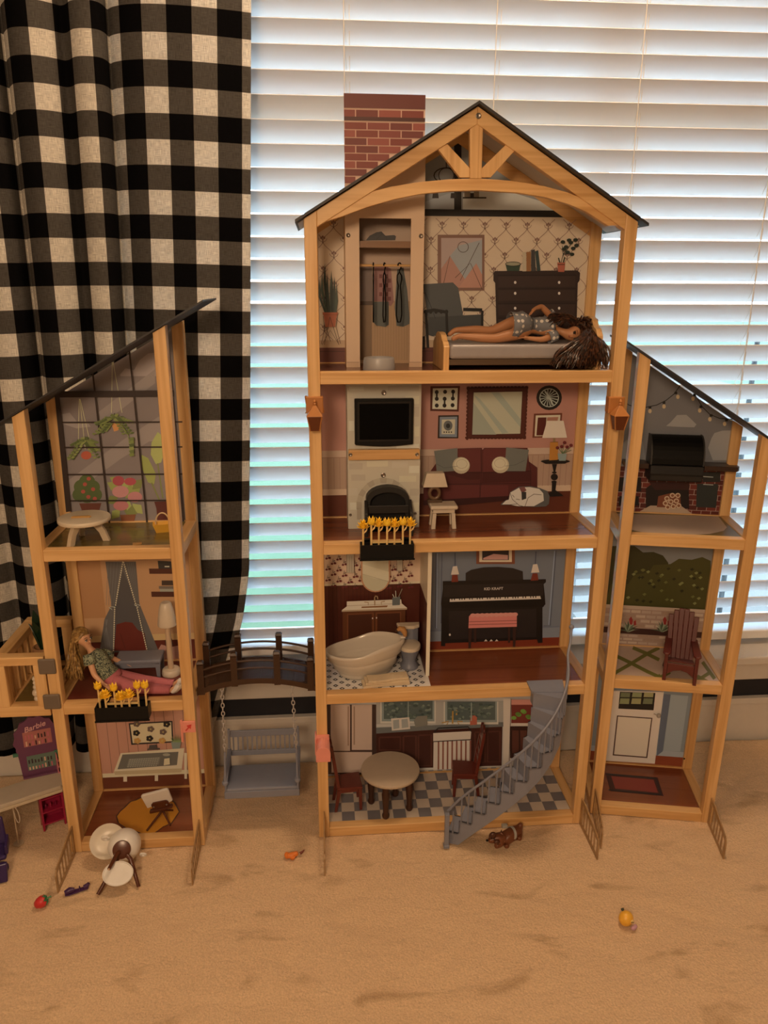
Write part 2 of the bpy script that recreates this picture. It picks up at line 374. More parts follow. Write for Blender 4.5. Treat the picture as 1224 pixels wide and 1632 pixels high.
def curtain():
    key = [(-.086, .238), (-.11, .233), (-.16, .226), (-.21, .222), (-.26, .223), (-.30, .232), (-.328, .248), (-.342, .262), (-.345, .238), (-.352, .222), (-.37, .216), (-.392, .222),
           (-.408, .242), (-.420, .248), (-.432, .236), (-.45, .222), (-.475, .214), (-.50, .222), (-.516, .244), (-.525, .258), (-.532, .236), (-.55, .218), (-.58, .214), (-.61, .226), (-.635, .246), (-.655, .232),
           (-.69, .216), (-.73, .226), (-.76, .246), (-.80, .226), (-.86, .216), (-.92, .238), (-.98, .22)]
    pts = []
    for i in range(len(key)-1):   # Catmull-Rom
        p0, p1, p2, p3 = (Vector(key[max(0, min(len(key)-1, i+d))]) for d in (-1, 0, 1, 2))
        for t in (0, .25, .5, .75):
            pts.append(.5*((2*p1)+(p2-p0)*t+(2*p0-5*p1+4*p2-p3)*t*t+(3*p1-p0-3*p2+p3)*t**3))
    pts.append(Vector(key[-1])); L = [0]
    for a, b in zip(pts, pts[1:]): L.append(L[-1]+(b-a).length)
    zs = [2.16-.03*i for i in range(70)]; vs = []; uvs = []; fs = []; n = len(pts)
    for z in zs:
        s = max(0, min(1, (1.0-z)/1.0)); shift = lerp_tab(z, ((.1, -.16), (.3, -.098), (.4, -.072), (.5, -.055), (.9, -.034), (1.6, 0), (2.3, .02)))
        for j, p in enumerate(pts):
            wgt = math.exp(-(L[j]/.42)**2)
            amp = 1+.35*s
            x = p.x+shift*wgt; y = .236+(p.y-.236)*amp+.006*math.sin(9*z+14*p.x)*(.3+s)*.6
            y = min(y, .272)
            vs.append((x, y, max(z, .09)))
            droop = .004*math.sin(7*p.x+1)
            uvs.append(((L[j]-.016)/.087+.5, (z+droop-1.5205)/.0856+.5))
    for i in range(len(zs)-1):
        for j in range(n-1):
            fs.append((i*n+j, (i+1)*n+j, (i+1)*n+j+1, i*n+j+1))
    me = bpy.data.meshes.new('curtain'); me.from_pydata(vs, [], fs); u = me.uv_layers.new(name='UVMap')
    for lp in me.loops: u.data[lp.index].uv = uvs[lp.vertex_index]
    me.materials.append(gingham()); me.polygons.foreach_set('use_smooth', [True]*len(me.polygons))
    o = link('curtain', me); so = o.modifiers.new('thick', 'SOLIDIFY'); so.thickness = .0012
    return tag(o, 'black and white gingham curtain hanging at the left of the window', 'curtain')
curtain()
rod = thing('curtain_rod', 'thin black curtain rod above the window carrying the gingham curtain', 'curtain rod', (0, .235, 2.2))
MB().tube([(-1.2, 0, 0), (1.8, 0, 0)], .009, 12).build('rod', BLACKP, rod, smooth=.6)
MB().box(-1.22, -1.20, -.012, .055, -.02, .02).box(1.8, 1.82, -.012, .055, -.02, .02).build('bracket', BLACKP, rod, bevel=.002)

# plush rug
def rug():
    m = bpy.data.materials.new('plush_pile'); m.use_nodes = True; n, l, b = nodes(m)
    tc = n.new('ShaderNodeTexCoord')
    def nz(sc, det=4, dist=0, stretch=None):
        z = n.new('ShaderNodeTexNoise'); z.inputs['Scale'].default_value = sc; z.inputs['Detail'].default_value = det; z.inputs['Distortion'].default_value = dist
        src = tc.outputs['Object']
        if stretch:
            mp = n.new('ShaderNodeMapping'); mp.inputs['Scale'].default_value = stretch; mp.inputs['Rotation'].default_value = (0, 0, .5); l.new(src, mp.inputs[0]); src = mp.outputs[0]
        l.new(src, z.inputs[0]); return z.outputs[0]
    cr = n.new('ShaderNodeValToRGB'); l.new(nz(7, 3, .6, (1, 2.2, 1)), cr.inputs[0])
    cr.color_ramp.elements[0].position = .30; cr.color_ramp.elements[0].color = (.49, .335, .20, 1); cr.color_ramp.elements[1].position = .42; cr.color_ramp.elements[1].color = (.70, .50, .315, 1)
    fine = n.new('ShaderNodeMapRange'); l.new(nz(330, 3), fine.inputs[0]); fine.inputs[1].default_value = .3; fine.inputs[2].default_value = .7; fine.inputs[3].default_value = .86; fine.inputs[4].default_value = 1.1
    mx = n.new('ShaderNodeVectorMath'); mx.operation = 'SCALE'; l.new(cr.outputs[0], mx.inputs[0]); l.new(fine.outputs[0], mx.inputs[3]); l.new(mx.outputs[0], b.inputs['Base Color'])
    b.inputs['Roughness'].default_value = 1; b.inputs['Specular IOR Level'].default_value = .05; b.inputs['Sheen Weight'].default_value = .35; b.inputs['Sheen Tint'].default_value = (1, .9, .75, 1)
    bp = n.new('ShaderNodeBump'); bp.inputs['Strength'].default_value = .8; bp.inputs['Distance'].default_value = .006
    ad = n.new('ShaderNodeMath'); ad.operation = 'MULTIPLY_ADD'; l.new(nz(260, 4), ad.inputs[0]); ad.inputs[1].default_value = .5; l.new(nz(14, 4, .5, (1, 2.5, 1)), ad.inputs[2])
    l.new(ad.outputs[0], bp.inputs['Height']); l.new(bp.outputs[0], b.inputs['Normal'])
    from mathutils import noise as N
    x0, x1, y0, y1 = -1.3, 1.75, -1.15, .27; nx, ny = 300, 150; vs = []; fs = []
    grooves = [((-.18, -.42), (.24, -.30)), ((.05, -.48), (.62, -.28)), ((-.62, -.12), (-.46, .05)), ((.72, -.12), (.98, -.28)), ((.60, -.22), (1.1, -.30)), ((-.25, -.2), (-.12, -.38)), ((-.02, -.10), (-.06, -.30)), ((.02, -.05), (.03, -.22)), ((-.3, -.55), (.0, -.5)), ((.3, -.55), (.8, -.42)),
               ((.75, .12), (.95, .10)), ((.78, .17), (1.0, .14)), ((-.20, -.02), (-.22, -.30)), ((-.10, .0), (-.15, -.22))]
    for j in range(ny+1):
        for i in range(nx+1):
            x = x0+(x1-x0)*i/nx; y = y0+(y1-y0)*j/ny
            edge = min(1, (x-x0)/.06, (x1-x)/.06, (y1-y)/.02+.3)
            h = .0040*(N.noise((x*5, y*9, 0)))+.0030*N.noise((x*17, y*24, 3))+.0012*N.noise((x*60, y*60, 7))
            for (ax, ay), (bx, by) in grooves:
                dx, dy = bx-ax, by-ay; t = max(0, min(1, ((x-ax)*dx+(y-ay)*dy)/(dx*dx+dy*dy)))
                wob = .012*math.sin(t*5)
                d = math.hypot(x-ax-dx*t-wob*dy, y-ay-dy*t+.06*math.sin(PI*t)*1)
                if d < .016: h -= .0060*(1-d/.016)
            near = 1
            h = min(h, .0005)-.0015
            if y > .2 and x > .6: h += .018*max(0, math.sin((x-.6)*4.2))*((y-.2)/.07)**2
            vs.append((x, y, h*edge-.006*(1-edge)))
    for j in range(ny):
        for i in range(nx): fs.append((j*(nx+1)+i, j*(nx+1)+i+1, (j+1)*(nx+1)+i+1, (j+1)*(nx+1)+i))
    me = bpy.data.meshes.new('rug'); me.from_pydata(vs, [], fs); me.materials.append(m); me.polygons.foreach_set('use_smooth', [True]*len(me.polygons))
    o = link('rug', me); so = o.modifiers.new('thick', 'SOLIDIFY'); so.thickness = .010; so.offset = -1
    return tag(o, 'large beige plush rug with brushed pile covering the floor', 'rug')
rug()

# pendant lamp and added frontal fill lamp on a pole, both unseen
for kd, x, y, z, s, wt, c in LAMPS:
    em = bpy.data.materials.new('lamp_glow'); em.use_nodes = True; eb = em.node_tree.nodes['Principled BSDF']; eb.inputs['Emission Color'].default_value = (*c, 1); eb.inputs['Emission Strength'].default_value = wt
    if kd == 'pendant':
        t = thing('pendant_lamp', 'round glass pendant lamp hanging above the dollhouse', 'lamp', (x, y, RZ)); h = z-RZ
        MB().lathe([(0, 0), (.06, 0), (.06, -.02), (0, -.02)], 24).build('ceiling_plate', TRIMW, t, smooth=.5)
        MB().tube([(0, 0, -.02), (0, 0, h+s)], .008, 10).build('rod', BLACKP, t, smooth=.8)
    else:
        t = thing('fill_lamp', 'added fill lamp with globe and pole, unseen behind the viewer', 'lamp', (x, y, -.012)); h = z+.012
        MB().lathe([(.14, 0), (.14, .015), (.02, .03), (0, .03)], 28).build('base', BLACKP, t, smooth=.5)
        MB().tube([(0, 0, .03), (0, 0, h-s)], .010, 10).build('pole', BLACKP, t, smooth=.8)
    MB().ball((0, 0, h), s, s, s, 24, 14).build('globe', em, t, smooth=3)
# ================================================================== DOLLHOUSE TOWERS
class Loc:   # board coordinates straight in
    def y(s, x, z, ly): return Vector((x, ly, z))
    def z(s, x, y, lz): return Vector((x, y, lz))
LC = Loc(); ID = lambda x, y: (x, y)
XZ = lambda u, v, w: (u, w, v)
PP = .0213
ZL = [.0213, .3312, .6428, .9557]
def frame_parts(root, W, D, levels, ztop, p=PP):
    """posts and beams, each a part; ztop(x) gives the sloped height of the post tops"""
    for x0 in (0, W-p):
        for y0 in (0, D-p):
            MB().prism([(x0, 0), (x0+p, 0), (x0+p, ztop(x0+p)), (x0, ztop(x0))], XZ, y0, y0+p).build('post', PINE[2], root, bevel=.0012)
    for z in levels:
        MB().box(p, W-p, .0008, p, z-p, z).build('front_beam', PINE[0], root, bevel=.0012)
        MB().box(p, W-p, D-p, D-.0008, z-p, z).build('back_beam', PINE[0], root, bevel=.0012)
        for x0 in (.0008, W-p+.0008): MB().box(x0, x0+p-.0016, p, D-p, z-p, z).build('side_beam', PINE[1], root, bevel=.0012)
def floor_panel(root, W, D, z, m, p=PP): return MB().box(p, W-p, p, D-p, z-.008, z-.0018).build('floor_panel', m, root)
def screw(root, fr, px, py, ly, r=.0035, name='screw'):
    q = fr.y(px, py, ly); b = MB(); MT = Matrix.Rotation(PI/2, 3, 'X')
    b.lathe([(r, 0), (r, .0008), (r*.7, .0014), (r*.35, .0008), (0, .0008)], 14, (q.x, ly, q.z), M=MT); return b.build(name, METAL, root, smooth=.5)

WM, DM = .56, .191; AX, ZE, ZA = .28, 1.203, 1.3727
YB = .176   # face of the back boards
YC = .095   # face of the chimney breast
zo = lambda x: ZE+(ZA-ZE)*(1-abs(x-AX)/AX)
tw = thing('dollhouse_tower', 'tall four-storey wooden dollhouse tower with gabled roof and brick chimney in the middle', 'dollhouse', (0, 0, 0))
frame_parts(tw, WM, DM, ZL, zo)
BOARDBACK = flat('board_edge', (.55, .42, .28), .6)
F4FLOOR = wood('dark_printed_boards', (.16, .05, .03), (.10, .03, .018), 0, .6, .25)
fp4 = floor_panel(tw, WM, DM, ZL[3], F4FLOOR); fp3 = floor_panel(tw, WM, DM, ZL[2], FLOORBOARD)
fp2 = floor_panel(tw, WM, DM, ZL[1], FLOORBOARD)
TILEW = flat('printed_tile_cream', (.62, .55, .48), .3); TILEG = flat('printed_tile_grey', (.20, .20, .23), .3)
fp1 = floor_panel(tw, WM, DM, ZL[0], flat('tile_grout', (.45, .42, .40), .4))
# checkered kitchen floor: each tile a piece
tiles = {}
nx_, ny_ = 19, 5; tx = (WM-2*PP)/nx_; ty = (DM-2*PP)/ny_
for i in range(nx_):
    for j in range(ny_):
        k = (i+j) % 2
        if k not in tiles:
            o = MB().box(.0003, tx-.0003, .0003, ty-.0003, 0, .0006).build('tile', TILEG if k else TILEW, fp1); tiles[k] = o.data
        else: o = link('tile', tiles[k], fp1)
        o.location = (PP+i*tx, PP+j*ty, ZL[0]-.0018)
def back_panel(root, W, D, z0, z1, m, yb=YB, p=PP, poly=None):
    b = MB(); b.prism(poly or [(p, z0), (W-p, z0), (W-p, z1), (p, z1)], XZ, yb, yb+.004); return b.build('back_panel', m, root)
def band(root, name, z0, z1, m, yb, x0, x1, lay=1): return prints(name, root, LC, yb, ID, [('R', m, x0, z0, x1, z1)], lay)

# ---------------------------------------------------------------- gable
ra = .026
MB().prism([(PP, zo(PP)-ra), (PP, zo(PP)), (AX, ZA), (AX, ZA-ra)], XZ, 0, .018).build('rafter', PINE[0], tw, bevel=.001)
MB().prism([(WM-PP, zo(PP)), (WM-PP, zo(PP)-ra), (AX, ZA-ra), (AX, ZA)], XZ, 0, .018).build('rafter', PINE[0], tw, bevel=.001)
MB().prism([(PP, zo(PP)-ra), (PP, zo(PP)), (AX, ZA), (WM-PP, zo(PP)), (WM-PP, zo(PP)-ra), (AX, ZA-ra)], XZ, DM-.016, DM-.002).build('back_rafter', PINE[0], tw)
def pxp(lst, cv=cA, ly=0, fr=W0): return [(q.x, q.z) for q in (fr.y(*cv(x, y), ly) for x, y in lst)]
arch = pxp([(78, 452), (165, 398), (250, 357), (330, 337), (430, 321), (530, 312), (630, 309), (740, 317), (850, 334), (930, 355), (1010, 386), (1112, 470), (1075, 472), (1000, 424), (940, 398), (860, 374), (760, 358), (630, 350), (530, 353), (430, 363), (340, 381), (250, 407), (160, 440), (110, 456)])
MB().prism(arch, XZ, .003, .016).build('arch_beam', PINE[0], tw, bevel=.0008)
MB().prism(pxp([(600, 128), (622, 118), (645, 128), (640, 310), (600, 310)]), XZ, .002, .015).build('king_post', PINE[2], tw, bevel=.0008)
MB().prism(pxp([(487, 203), (521, 188), (601, 274), (601, 306), (566, 306)]), XZ, .004, .015).build('strut', PINE[2], tw, bevel=.0008)
MB().prism(pxp([(724, 193), (756, 212), (672, 306), (640, 306), (640, 276)]), XZ, .004, .015).build('strut', PINE[2], tw, bevel=.0008)
screw(tw, W0, *cA(628, 96), -.0002, .0045)
UNDER = flat('roof_underside', (.62, .60, .58), .5)
for s in (-1, 1):
    b = MB(); e = AX-s*(AX+.014); t = .0045; ze = zo(0)-(ZA-ZE)/AX*.014
    b.mat(0).prism([(e, ze+.0012), (AX, ZA+.0012), (AX, ZA+.0012+t), (e, ze+.0012+t)], XZ, -.012, DM+.012)
    b.mat(1).prism([(e+s*.004, ze+.0008+.0024), (AX, ZA+.0008), (AX, ZA+.0003), (e+s*.004, ze+.0019)], XZ, .019, DM-.017)
    b.build('roof_panel', [DARK, UNDER], tw)

# ---------------------------------------------------------------- top floor (bedroom)
WALL4 = P('#c9a98c', 'f4'); ZF = ZL[3]
zr = zo(PP)-.012
bp4 = back_panel(tw, WM, DM, ZF-.01, zr, WALL4, poly=[(PP, ZF-.01), (WM-PP, ZF-.01), (WM-PP, zo(PP)-.012), (AX, ZA-.012), (PP, zo(PP)-.012)])
zfl = W0.y(*cA(800, 862), YB).z   # printed floor line
ztie = W0.y(*cA(560, 438), YB).z
xc_ = (ztie+.013-ZE)/(ZA-ZE)*AX
prints('gable_wall_print', bp4, LC, YB, ID, [('p', P('#8a8480', 'f4'), [(xc_, ztie), (WM-xc_, ztie), (AX, ZA-.013)])], 1)
prints('timber_print', bp4, W0, YB, cA, [('r', P('#17130f', 'f4'), 545, 150, 570, 430), ('p', P('#1c1716', 'f4'), [(570, 160), (640, 190), (960, 405), (1000, 440), (900, 425), (640, 240), (570, 190)]),
       ('p', P('#c0b4a8', 'f4'), [(575, 360), (700, 345), (880, 400), (925, 420), (575, 418)]), ('p', P('#9a9490', 'f4'), [(445, 390), (545, 355), (545, 415), (445, 415)])], 3)
prints('tie_beam_print', bp4, LC, YB, ID, [('R', P('#1c1716', 'f4'), xc_+.012, ztie-.0008, WM-xc_-.012, ztie+.011)], 9)
CH = P('#241b16', 'f4')
ring = lambda cx, cy, rx, ry, n=18: [(cx+rx*math.cos(2*PI*i/n), cy+ry*math.sin(2*PI*i/n)) for i in range(n+1)]
prints('chandelier_print', bp4, W0, YB, cA, [('l', CH, 4, ring(518, 300, 42, 26)), ('l', CH, 3, ring(518, 300, 26, 26)), ('l', CH, 3, [(518, 274), (518, 230)])]+[('p', CH, [(470+i*62+j*30, 378), (492+i*62+j*30, 378), (490+i*62+j*30, 360), (472+i*62+j*30, 360)]) for i in (0, 1, 2) for j in (0,)]+[('r', P('#7d6a58', 'f4'), 580, 352, 600, 376), ('r', P('#7d6a58', 'f4'), 612, 352, 630, 376), ('r', CH, 574, 374, 655, 379)], 10)
# ogee lattice wallpaper
def wallpaper(x0, x1, z0, z1, w=.0405, h=.0535, ox=.0):
    sh = []; LN = P('#8f6b58', 'f4'); FL = P('#7c5648', 'f4'); n = int((x1-x0)/(w/2))+3
    for j in range(-1, n):
        for sgn in (1,):
            pts = []; z = z0
            while z <= z1+1e-6:
                x = x0+ox+j*w/2+(w/4)*((-1)**j)*math.cos(2*PI*z/h); pts.append((x, z)); z += h/14
            seg = []
            for q in pts+[None]:
                if q and x0 < q[0] < x1 and q[1] < zo(q[0])-.014: seg.append(q)
                else:
                    if len(seg) > 1: sh.append(('l', LN, .0011, seg))
                    seg = []
    i0 = int(z0/(h/2))-1
    for i in range(i0, int(z1/(h/2))+2):
        for j in range(-1, n):
            z = i*h/2+.004; x = x0+ox+j*w/2+w/4*0
            if (i+j) % 2: continue
            cx = x0+ox+(j)*w/2+w/4
            if not (x0+.008 < cx < x1-.008 and z0+.008 < z < z1-.008): continue
            for a in (90, 30, 150): sh.append(('e', FL, cx+.0035*math.cos(math.radians(a)), z+.0035*math.sin(math.radians(a)), .0016, .0024))
            for d in (-1, 1): sh.append(('l', FL, .0008, [(cx, z-.006), (cx+d*.006, z-.003), (cx+d*.008, z+.001)]))
            sh.append(('l', FL, .0007, [(cx, z-.008), (cx, z+.003)]))
    return sh
wz1 = ztie-.001
# every stroke of the wallpaper lies in the same two layers
def prints_flat(name, parent, shapes, yb, lay, kind='stuff'):
    b = MB(); ms = []
    for sh in shapes:
        if sh[1] not in ms: ms.append(sh[1])
        b.i = ms.index(sh[1]); yy = yb-lay*6e-5
        if sh[0] == 'l':
            for q in stroke(sh[3], sh[2]): b.poly([(c[0], yy, c[1]) for c in reversed(q)])
        else:
            cx, cz, rx, rz = sh[2:6]; b.poly([(cx+rx*math.cos(2*PI*t/8), yy-6e-5, cz+rz*math.sin(2*PI*t/8)) for t in range(8)])
    me = bpy.data.meshes.new(name); me.from_pydata(b.v, [], b.f)
    for m in ms: me.materials.append(m)
    for p, i in zip(me.polygons, b.m): p.material_index = i
    o = link(name, me, parent); o['kind'] = kind; return o
prints_flat('wallpaper_pattern', bp4, wallpaper(PP, WM-PP, zfl, wz1), YB, 20)
prints('baseboard_print', bp4, LC, YB, ID, [('R', P('#b08a6a', 'f4'), PP, zfl-.014, WM-PP, zfl), ('R', P('#5d2c22', 'f4'), PP, ZF, WM-PP, zfl-.014), ('R', P('#45201a', 'f4'), PP, zfl-.022, WM-PP, zfl-.0205)], 24)
# art on the bedroom wall
prints('picture_print', bp4, W0, YB, cA, [('r', P('#7a5444', 'f4'), 488, 503, 648, 694), ('r', P('#a98b80', 'f4'), 500, 514, 640, 684), ('p', P('#958f8c', 'f4'), [(510, 600), (560, 540), (640, 520), (640, 640), (560, 684)]), ('p', P('#a87564', 'f4'), [(500, 684), (500, 620), (530, 576), (600, 684)]),
       ('p', P('#b07a66', 'f4'), [(560, 684), (620, 600), (640, 640), (640, 684)]), ('l', P('#4a332b', 'f4'), 2, [(505, 684), (530, 575), (565, 660), (630, 530)]), ('l', P('#4a332b', 'f4'), 2, ring(575, 545, 18, 18)), ('l', P('#4a332b', 'f4'), 2, [(548, 650), (600, 600), (640, 690)])], 30)
AR = P('#4c4946', 'f4'); AR2 = P('#3d3b39', 'f4'); BK = P('#151313', 'f4')
prints('armchair_print', bp4, W0, YB, cA, [('p', AR, [(438, 672), (540, 666), (558, 684), (572, 760), (575, 785), (455, 790)]), ('p', AR2, [(455, 785), (640, 775), (642, 815), (470, 850), (455, 845)]), ('l', P('#23282a', 'f4'), 2, [(445, 700), (470, 760), (480, 790)]),
       ('l', BK, 11, [(445, 766), (475, 760), (520, 768)]), ('l', BK, 11, [(575, 758), (640, 760)]), ('l', BK, 9, [(448, 766), (455, 890)]), ('l', BK, 9, [(518, 768), (521, 850)]), ('l', BK, 8, [(640, 762), (640, 815)]), ('l', BK, 9, [(440, 850), (440, 895)])]+[('e', BK, 446+i*9, 766, 6, 7) for i in range(0, 9, 2)], 40)
DR = P('#2a1a17', 'f4'); DR2 = P('#190e0c', 'f4')
prints('dresser_print', bp4, W0, YB, cA, [('p', DR, [(683, 627), (965, 625), (974, 634), (972, 660), (966, 668), (960, 880), (690, 880), (684, 668), (678, 660), (678, 634)])]+[('p', P('#34211c', 'f4'), [(694, y), (958-(y-643)*.02, y-1), (957-(y-643)*.02, y+36), (695, y+37)]) for y in (645, 692, 742, 792)]+[('l', DR2, 2.5, [(692, y), (960, y-1)]) for y in (642, 688, 738, 788, 838)]+
       [('e', P('#d8cdb8', 'f4'), x, y, 4.2, 5) for x in (752, 902) for y in (666, 703, 754)], 60)
prints('dresser_clutter_print', bp4, W0, YB, cA, [('p', P('#2c3a2c', 'f4'), [(718, 602), (770, 602), (765, 627), (724, 627)]), ('e', P('#8e8268', 'f4'), 744, 603, 26, 7), ('l', BK, 2, ring(744, 603, 26, 7)), ('r', P('#b59c80', 'f4'), 776, 562, 789, 628), ('r', P('#8c5a34', 'f4'), 790, 562, 805, 628), ('p', P('#3a3432', 'f4'), [(806, 556), (818, 553), (822, 628), (806, 628)]), ('p', P('#2e3a38', 'f4'), [(819, 560), (830, 556), (838, 625), (826, 628)]),
       ('p', P('#a4543f', 'f4'), [(895, 598), (922, 598), (919, 630), (898, 630)]), ('l', P('#5a2c20', 'f4'), 3, [(896, 605), (921, 605)])]+[('l', P('#1c2220', 'f4'), 2, [(908, 598), (915, 570), (950, 525)]), ('l', P('#1c2220', 'f4'), 2, [(915, 570), (945, 565)]), ('l', P('#1c2220', 'f4'), 2, [(915, 575), (912, 540)])]+
       [('e', P('#20281f', 'f4'), x, y, 8, 6) for x, y in ((914, 528), (925, 545), (941, 530), (957, 521), (949, 550), (930, 563), (960, 540), (918, 552), (945, 570), (935, 522))]+[('l', P('#20281f', 'f4'), 4, [(903, 598), (899, 582)]), ('l', P('#20281f', 'f4'), 4, [(915, 598), (920, 580)])], 90)
SNK = [P('#2e3830', 'f4'), P('#3c463a', 'f4'), P('#26302a', 'f4')]
prints('snake_plant_print', bp4, W0, YB, cW, [('p', SNK[i % 3], [(95+i*13, 1000), (xt-14, yt+160), (xt, yt), (xt+12, yt+170), (112+i*13, 1000)]) for i, (xt, yt) in enumerate([(52, 690), (75, 640), (100, 560), (122, 650), (158, 620), (165, 690), (185, 680), (205, 730)])]+
       [('p', P('#a4583c', 'f4'), [(78, 1000), (218, 1000), (213, 1022), (206, 1022), (190, 1130), (105, 1130), (88, 1022), (82, 1022)]), ('l', P('#8a4530', 'f4'), 4, [(82, 1022), (214, 1022)])]+[('l', P('#4a2e22', 'f4'), 4, q) for q in ([(85, 1030), (95, 1150), (68, 1285)], [(212, 1030), (200, 1130), (240, 1280)], [(145, 1040), (95, 1290)], [(145, 1040), (225, 1290)], [(75, 1290), (148, 1160), (225, 1285)], [(110, 1130), (150, 1260)])], 80)
# wardrobe interior, printed clothes
prints('wardrobe_back_print', bp4, W0, YB, cW, [('r', P('#a57b58', 'f4'), 405, 150, 870, 1500), ('r', P('#b08a70', 'f4'), 405, 150, 870, 900), ('p', P('#7a5a40', 'f4'), [(405, 930), (520, 930), (520, 1480), (405, 1480)])]+[('l', P('#8d6848', 'f4'), 2.5, [(x, 930), (x, 1425)]) for x in range(545, 860, 24)]+[('r', P('#a87c58', 'f4'), 405, 1425, 870, 1470)], 110)
prints('printed_clothes', bp4, W0, YB, cW, [('p', P('#6e564c', 'f4'), [(415, 600), (520, 590), (525, 905), (415, 905)]), ('r', P('#4a3428', 'f4'), 415, 900, 530, 935), ('p', P('#8c5a52', 'f4'), [(540, 590), (610, 570), (690, 610), (715, 905), (690, 945), (600, 905), (540, 900)])]+[('r', P('#6a332e', 'f4'), 585+((j % 2)*28)+i*50, 660+j*40, 612+((j % 2)*28)+i*50, 695+j*40) for i in range(2) for j in range(6)]+
       [('p', P('#55524a', 'f4'), [(540, 905), (670, 905), (670, 1110), (640, 1130), (560, 1118), (535, 1090)]), ('p', P('#4e4c46', 'f4'), [(745, 620), (800, 600), (835, 800), (860, 1100), (800, 1128), (740, 1120), (722, 960)])], 130)
prints('printed_shoes', bp4, W0, YB, cW, [('p', P('#332c2a', 'f4'), [(470, 350), (500, 315), (560, 285), (605, 278), (640, 315), (720, 310), (735, 322), (728, 355), (470, 358)]), ('l', P('#1a1515', 'f4'), 4, [(560, 350), (610, 300), (650, 330), (650, 355)])], 130)

# ---------------------------------------------------------------- chimney breast (wardrobe front above, fireplace below)
x0c = W0.y(*cW(285, 600), YC).x; x1c = W0.y(*cW(990, 400), YC).x
zc1 = W0.y(551, 300, YC).z; ztop = W0.y(612, 150, YC).z
ox0, oz1 = (lambda q: (q.x, q.z))(W0.y(*cW(408, 155), YC)); ox1 = W0.y(*cW(868, 700), YC).x; oz0 = ZF-.0018
WARD = P('#c49a78', 'f4', .4)
wf = MB()
for a in ((x0c, ox0, ZF-.0018, oz1), (ox1, x1c, ZF-.0018, oz1)): wf.box(a[0], a[1], YC, YC+.005, a[2], a[3])
zl, zr_ = zo(x0c)-.001, zo(x1c)-.001
wf.prism([(x0c, oz1), (x1c, oz1), (x1c, zr_), (x0c, zl)], XZ, YC, YC+.005)
wo = wf.build('wardrobe_front', WARD, tw)
prints('wardrobe_plinth_print', wo, W0, YC, cW, [('l', P('#7e5540', 'f4'), 4, [(297, 1448), (408, 1448)]), ('l', P('#7e5540', 'f4'), 4, [(855, 1448), (965, 1448)]), ('r', P('#b58a68', 'f4'), 300, 1452, 408, 1535), ('r', P('#b58a68', 'f4'), 856, 1452, 962, 1535)], 1)
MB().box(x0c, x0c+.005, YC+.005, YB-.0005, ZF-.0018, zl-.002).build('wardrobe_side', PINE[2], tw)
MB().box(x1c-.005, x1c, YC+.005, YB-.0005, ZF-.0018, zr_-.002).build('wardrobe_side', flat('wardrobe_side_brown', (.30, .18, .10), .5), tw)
zs_ = W0.y(*cW(600, 362), YC+.01).z
MB().box(x0c+.005, x1c-.005, YC+.008, YB-.009, zs_-.011, zs_).build('wardrobe_shelf', wood('shelf_brown', (.25, .13, .06), (.17, .085, .04), 0), tw)
zrd = W0.y(*cW(600, 580), YC+.035).z
MB().tube([(x0c+.005, YC+.035, zrd), (x1c-.005, YC+.035, zrd)], .0022, 8).build('hanging_rod', PINE[0], tw, smooth=.6)
for px, py in ((310, 310), (962, 317)): screw(tw, W0, *cW(px, py), YC-.0002, .0038)
# brick chimney: board with printed bricks, each brick a piece
cx0 = W0.y(548, 160, YC).x; cx1 = W0.y(678, 160, YC).x
zb_ = zo(cx0)+.004
cm = MB().prism([(cx0, zo(cx0)+.0065), (cx1, zo(cx1)+.0065), (cx1, ztop), (cx0, ztop)], XZ, YC, YC+.006).build('chimney_board', P('#b98a70', 'f4', .5, 'mortar_print'), tw)
bh = W0.y(612, 205, YC).z-W0.y(612, 217.5, YC).z; BR = [P(h, 'f4', .5) for h in ('#6f2f26', '#5e251e', '#7c382c', '#69291f')]
zrow = W0.y(612, 196, YC).z; rown = 0; bw = (cx1-cx0)/3.55
MB().box(cx0, cx1, YC-.0008, YC, W0.y(612, 173, YC).z, ztop).build('chimney_cap_print', P('#55211b', 'f4'), cm)
MB().box(cx0, cx1, YC-.0010, YC, W0.y(612, 193, YC).z, W0.y(612, 187, YC).z).build('chimney_ledge_print', P('#3c1712', 'f4'), cm)
zz = W0.y(612, 176, YC).z; rows = [(zz, zz-bh*.9)]+[(zrow-bh*k, zrow-bh*k-bh*.86) for k in range(12)]
bmesh_cache = {}
for r, (za_, zb2) in enumerate(rows):
    x = cx0-(0 if r % 2 else bw*.5); k = 0
    while x < cx1-.002:
        a, b_ = max(x+.0009, cx0), min(x+bw-.0009, cx1); low = max(zo(a), zo(b_))+.0066
        if b_-a > .003 and zb2 > low-.006 and za_ > low+.001:
            MB().box(a, b_, YC-.0006, YC, max(zb2, low), za_).build('brick', BR[(r*3+k*5) % 4], cm)
        x += bw; k += 1
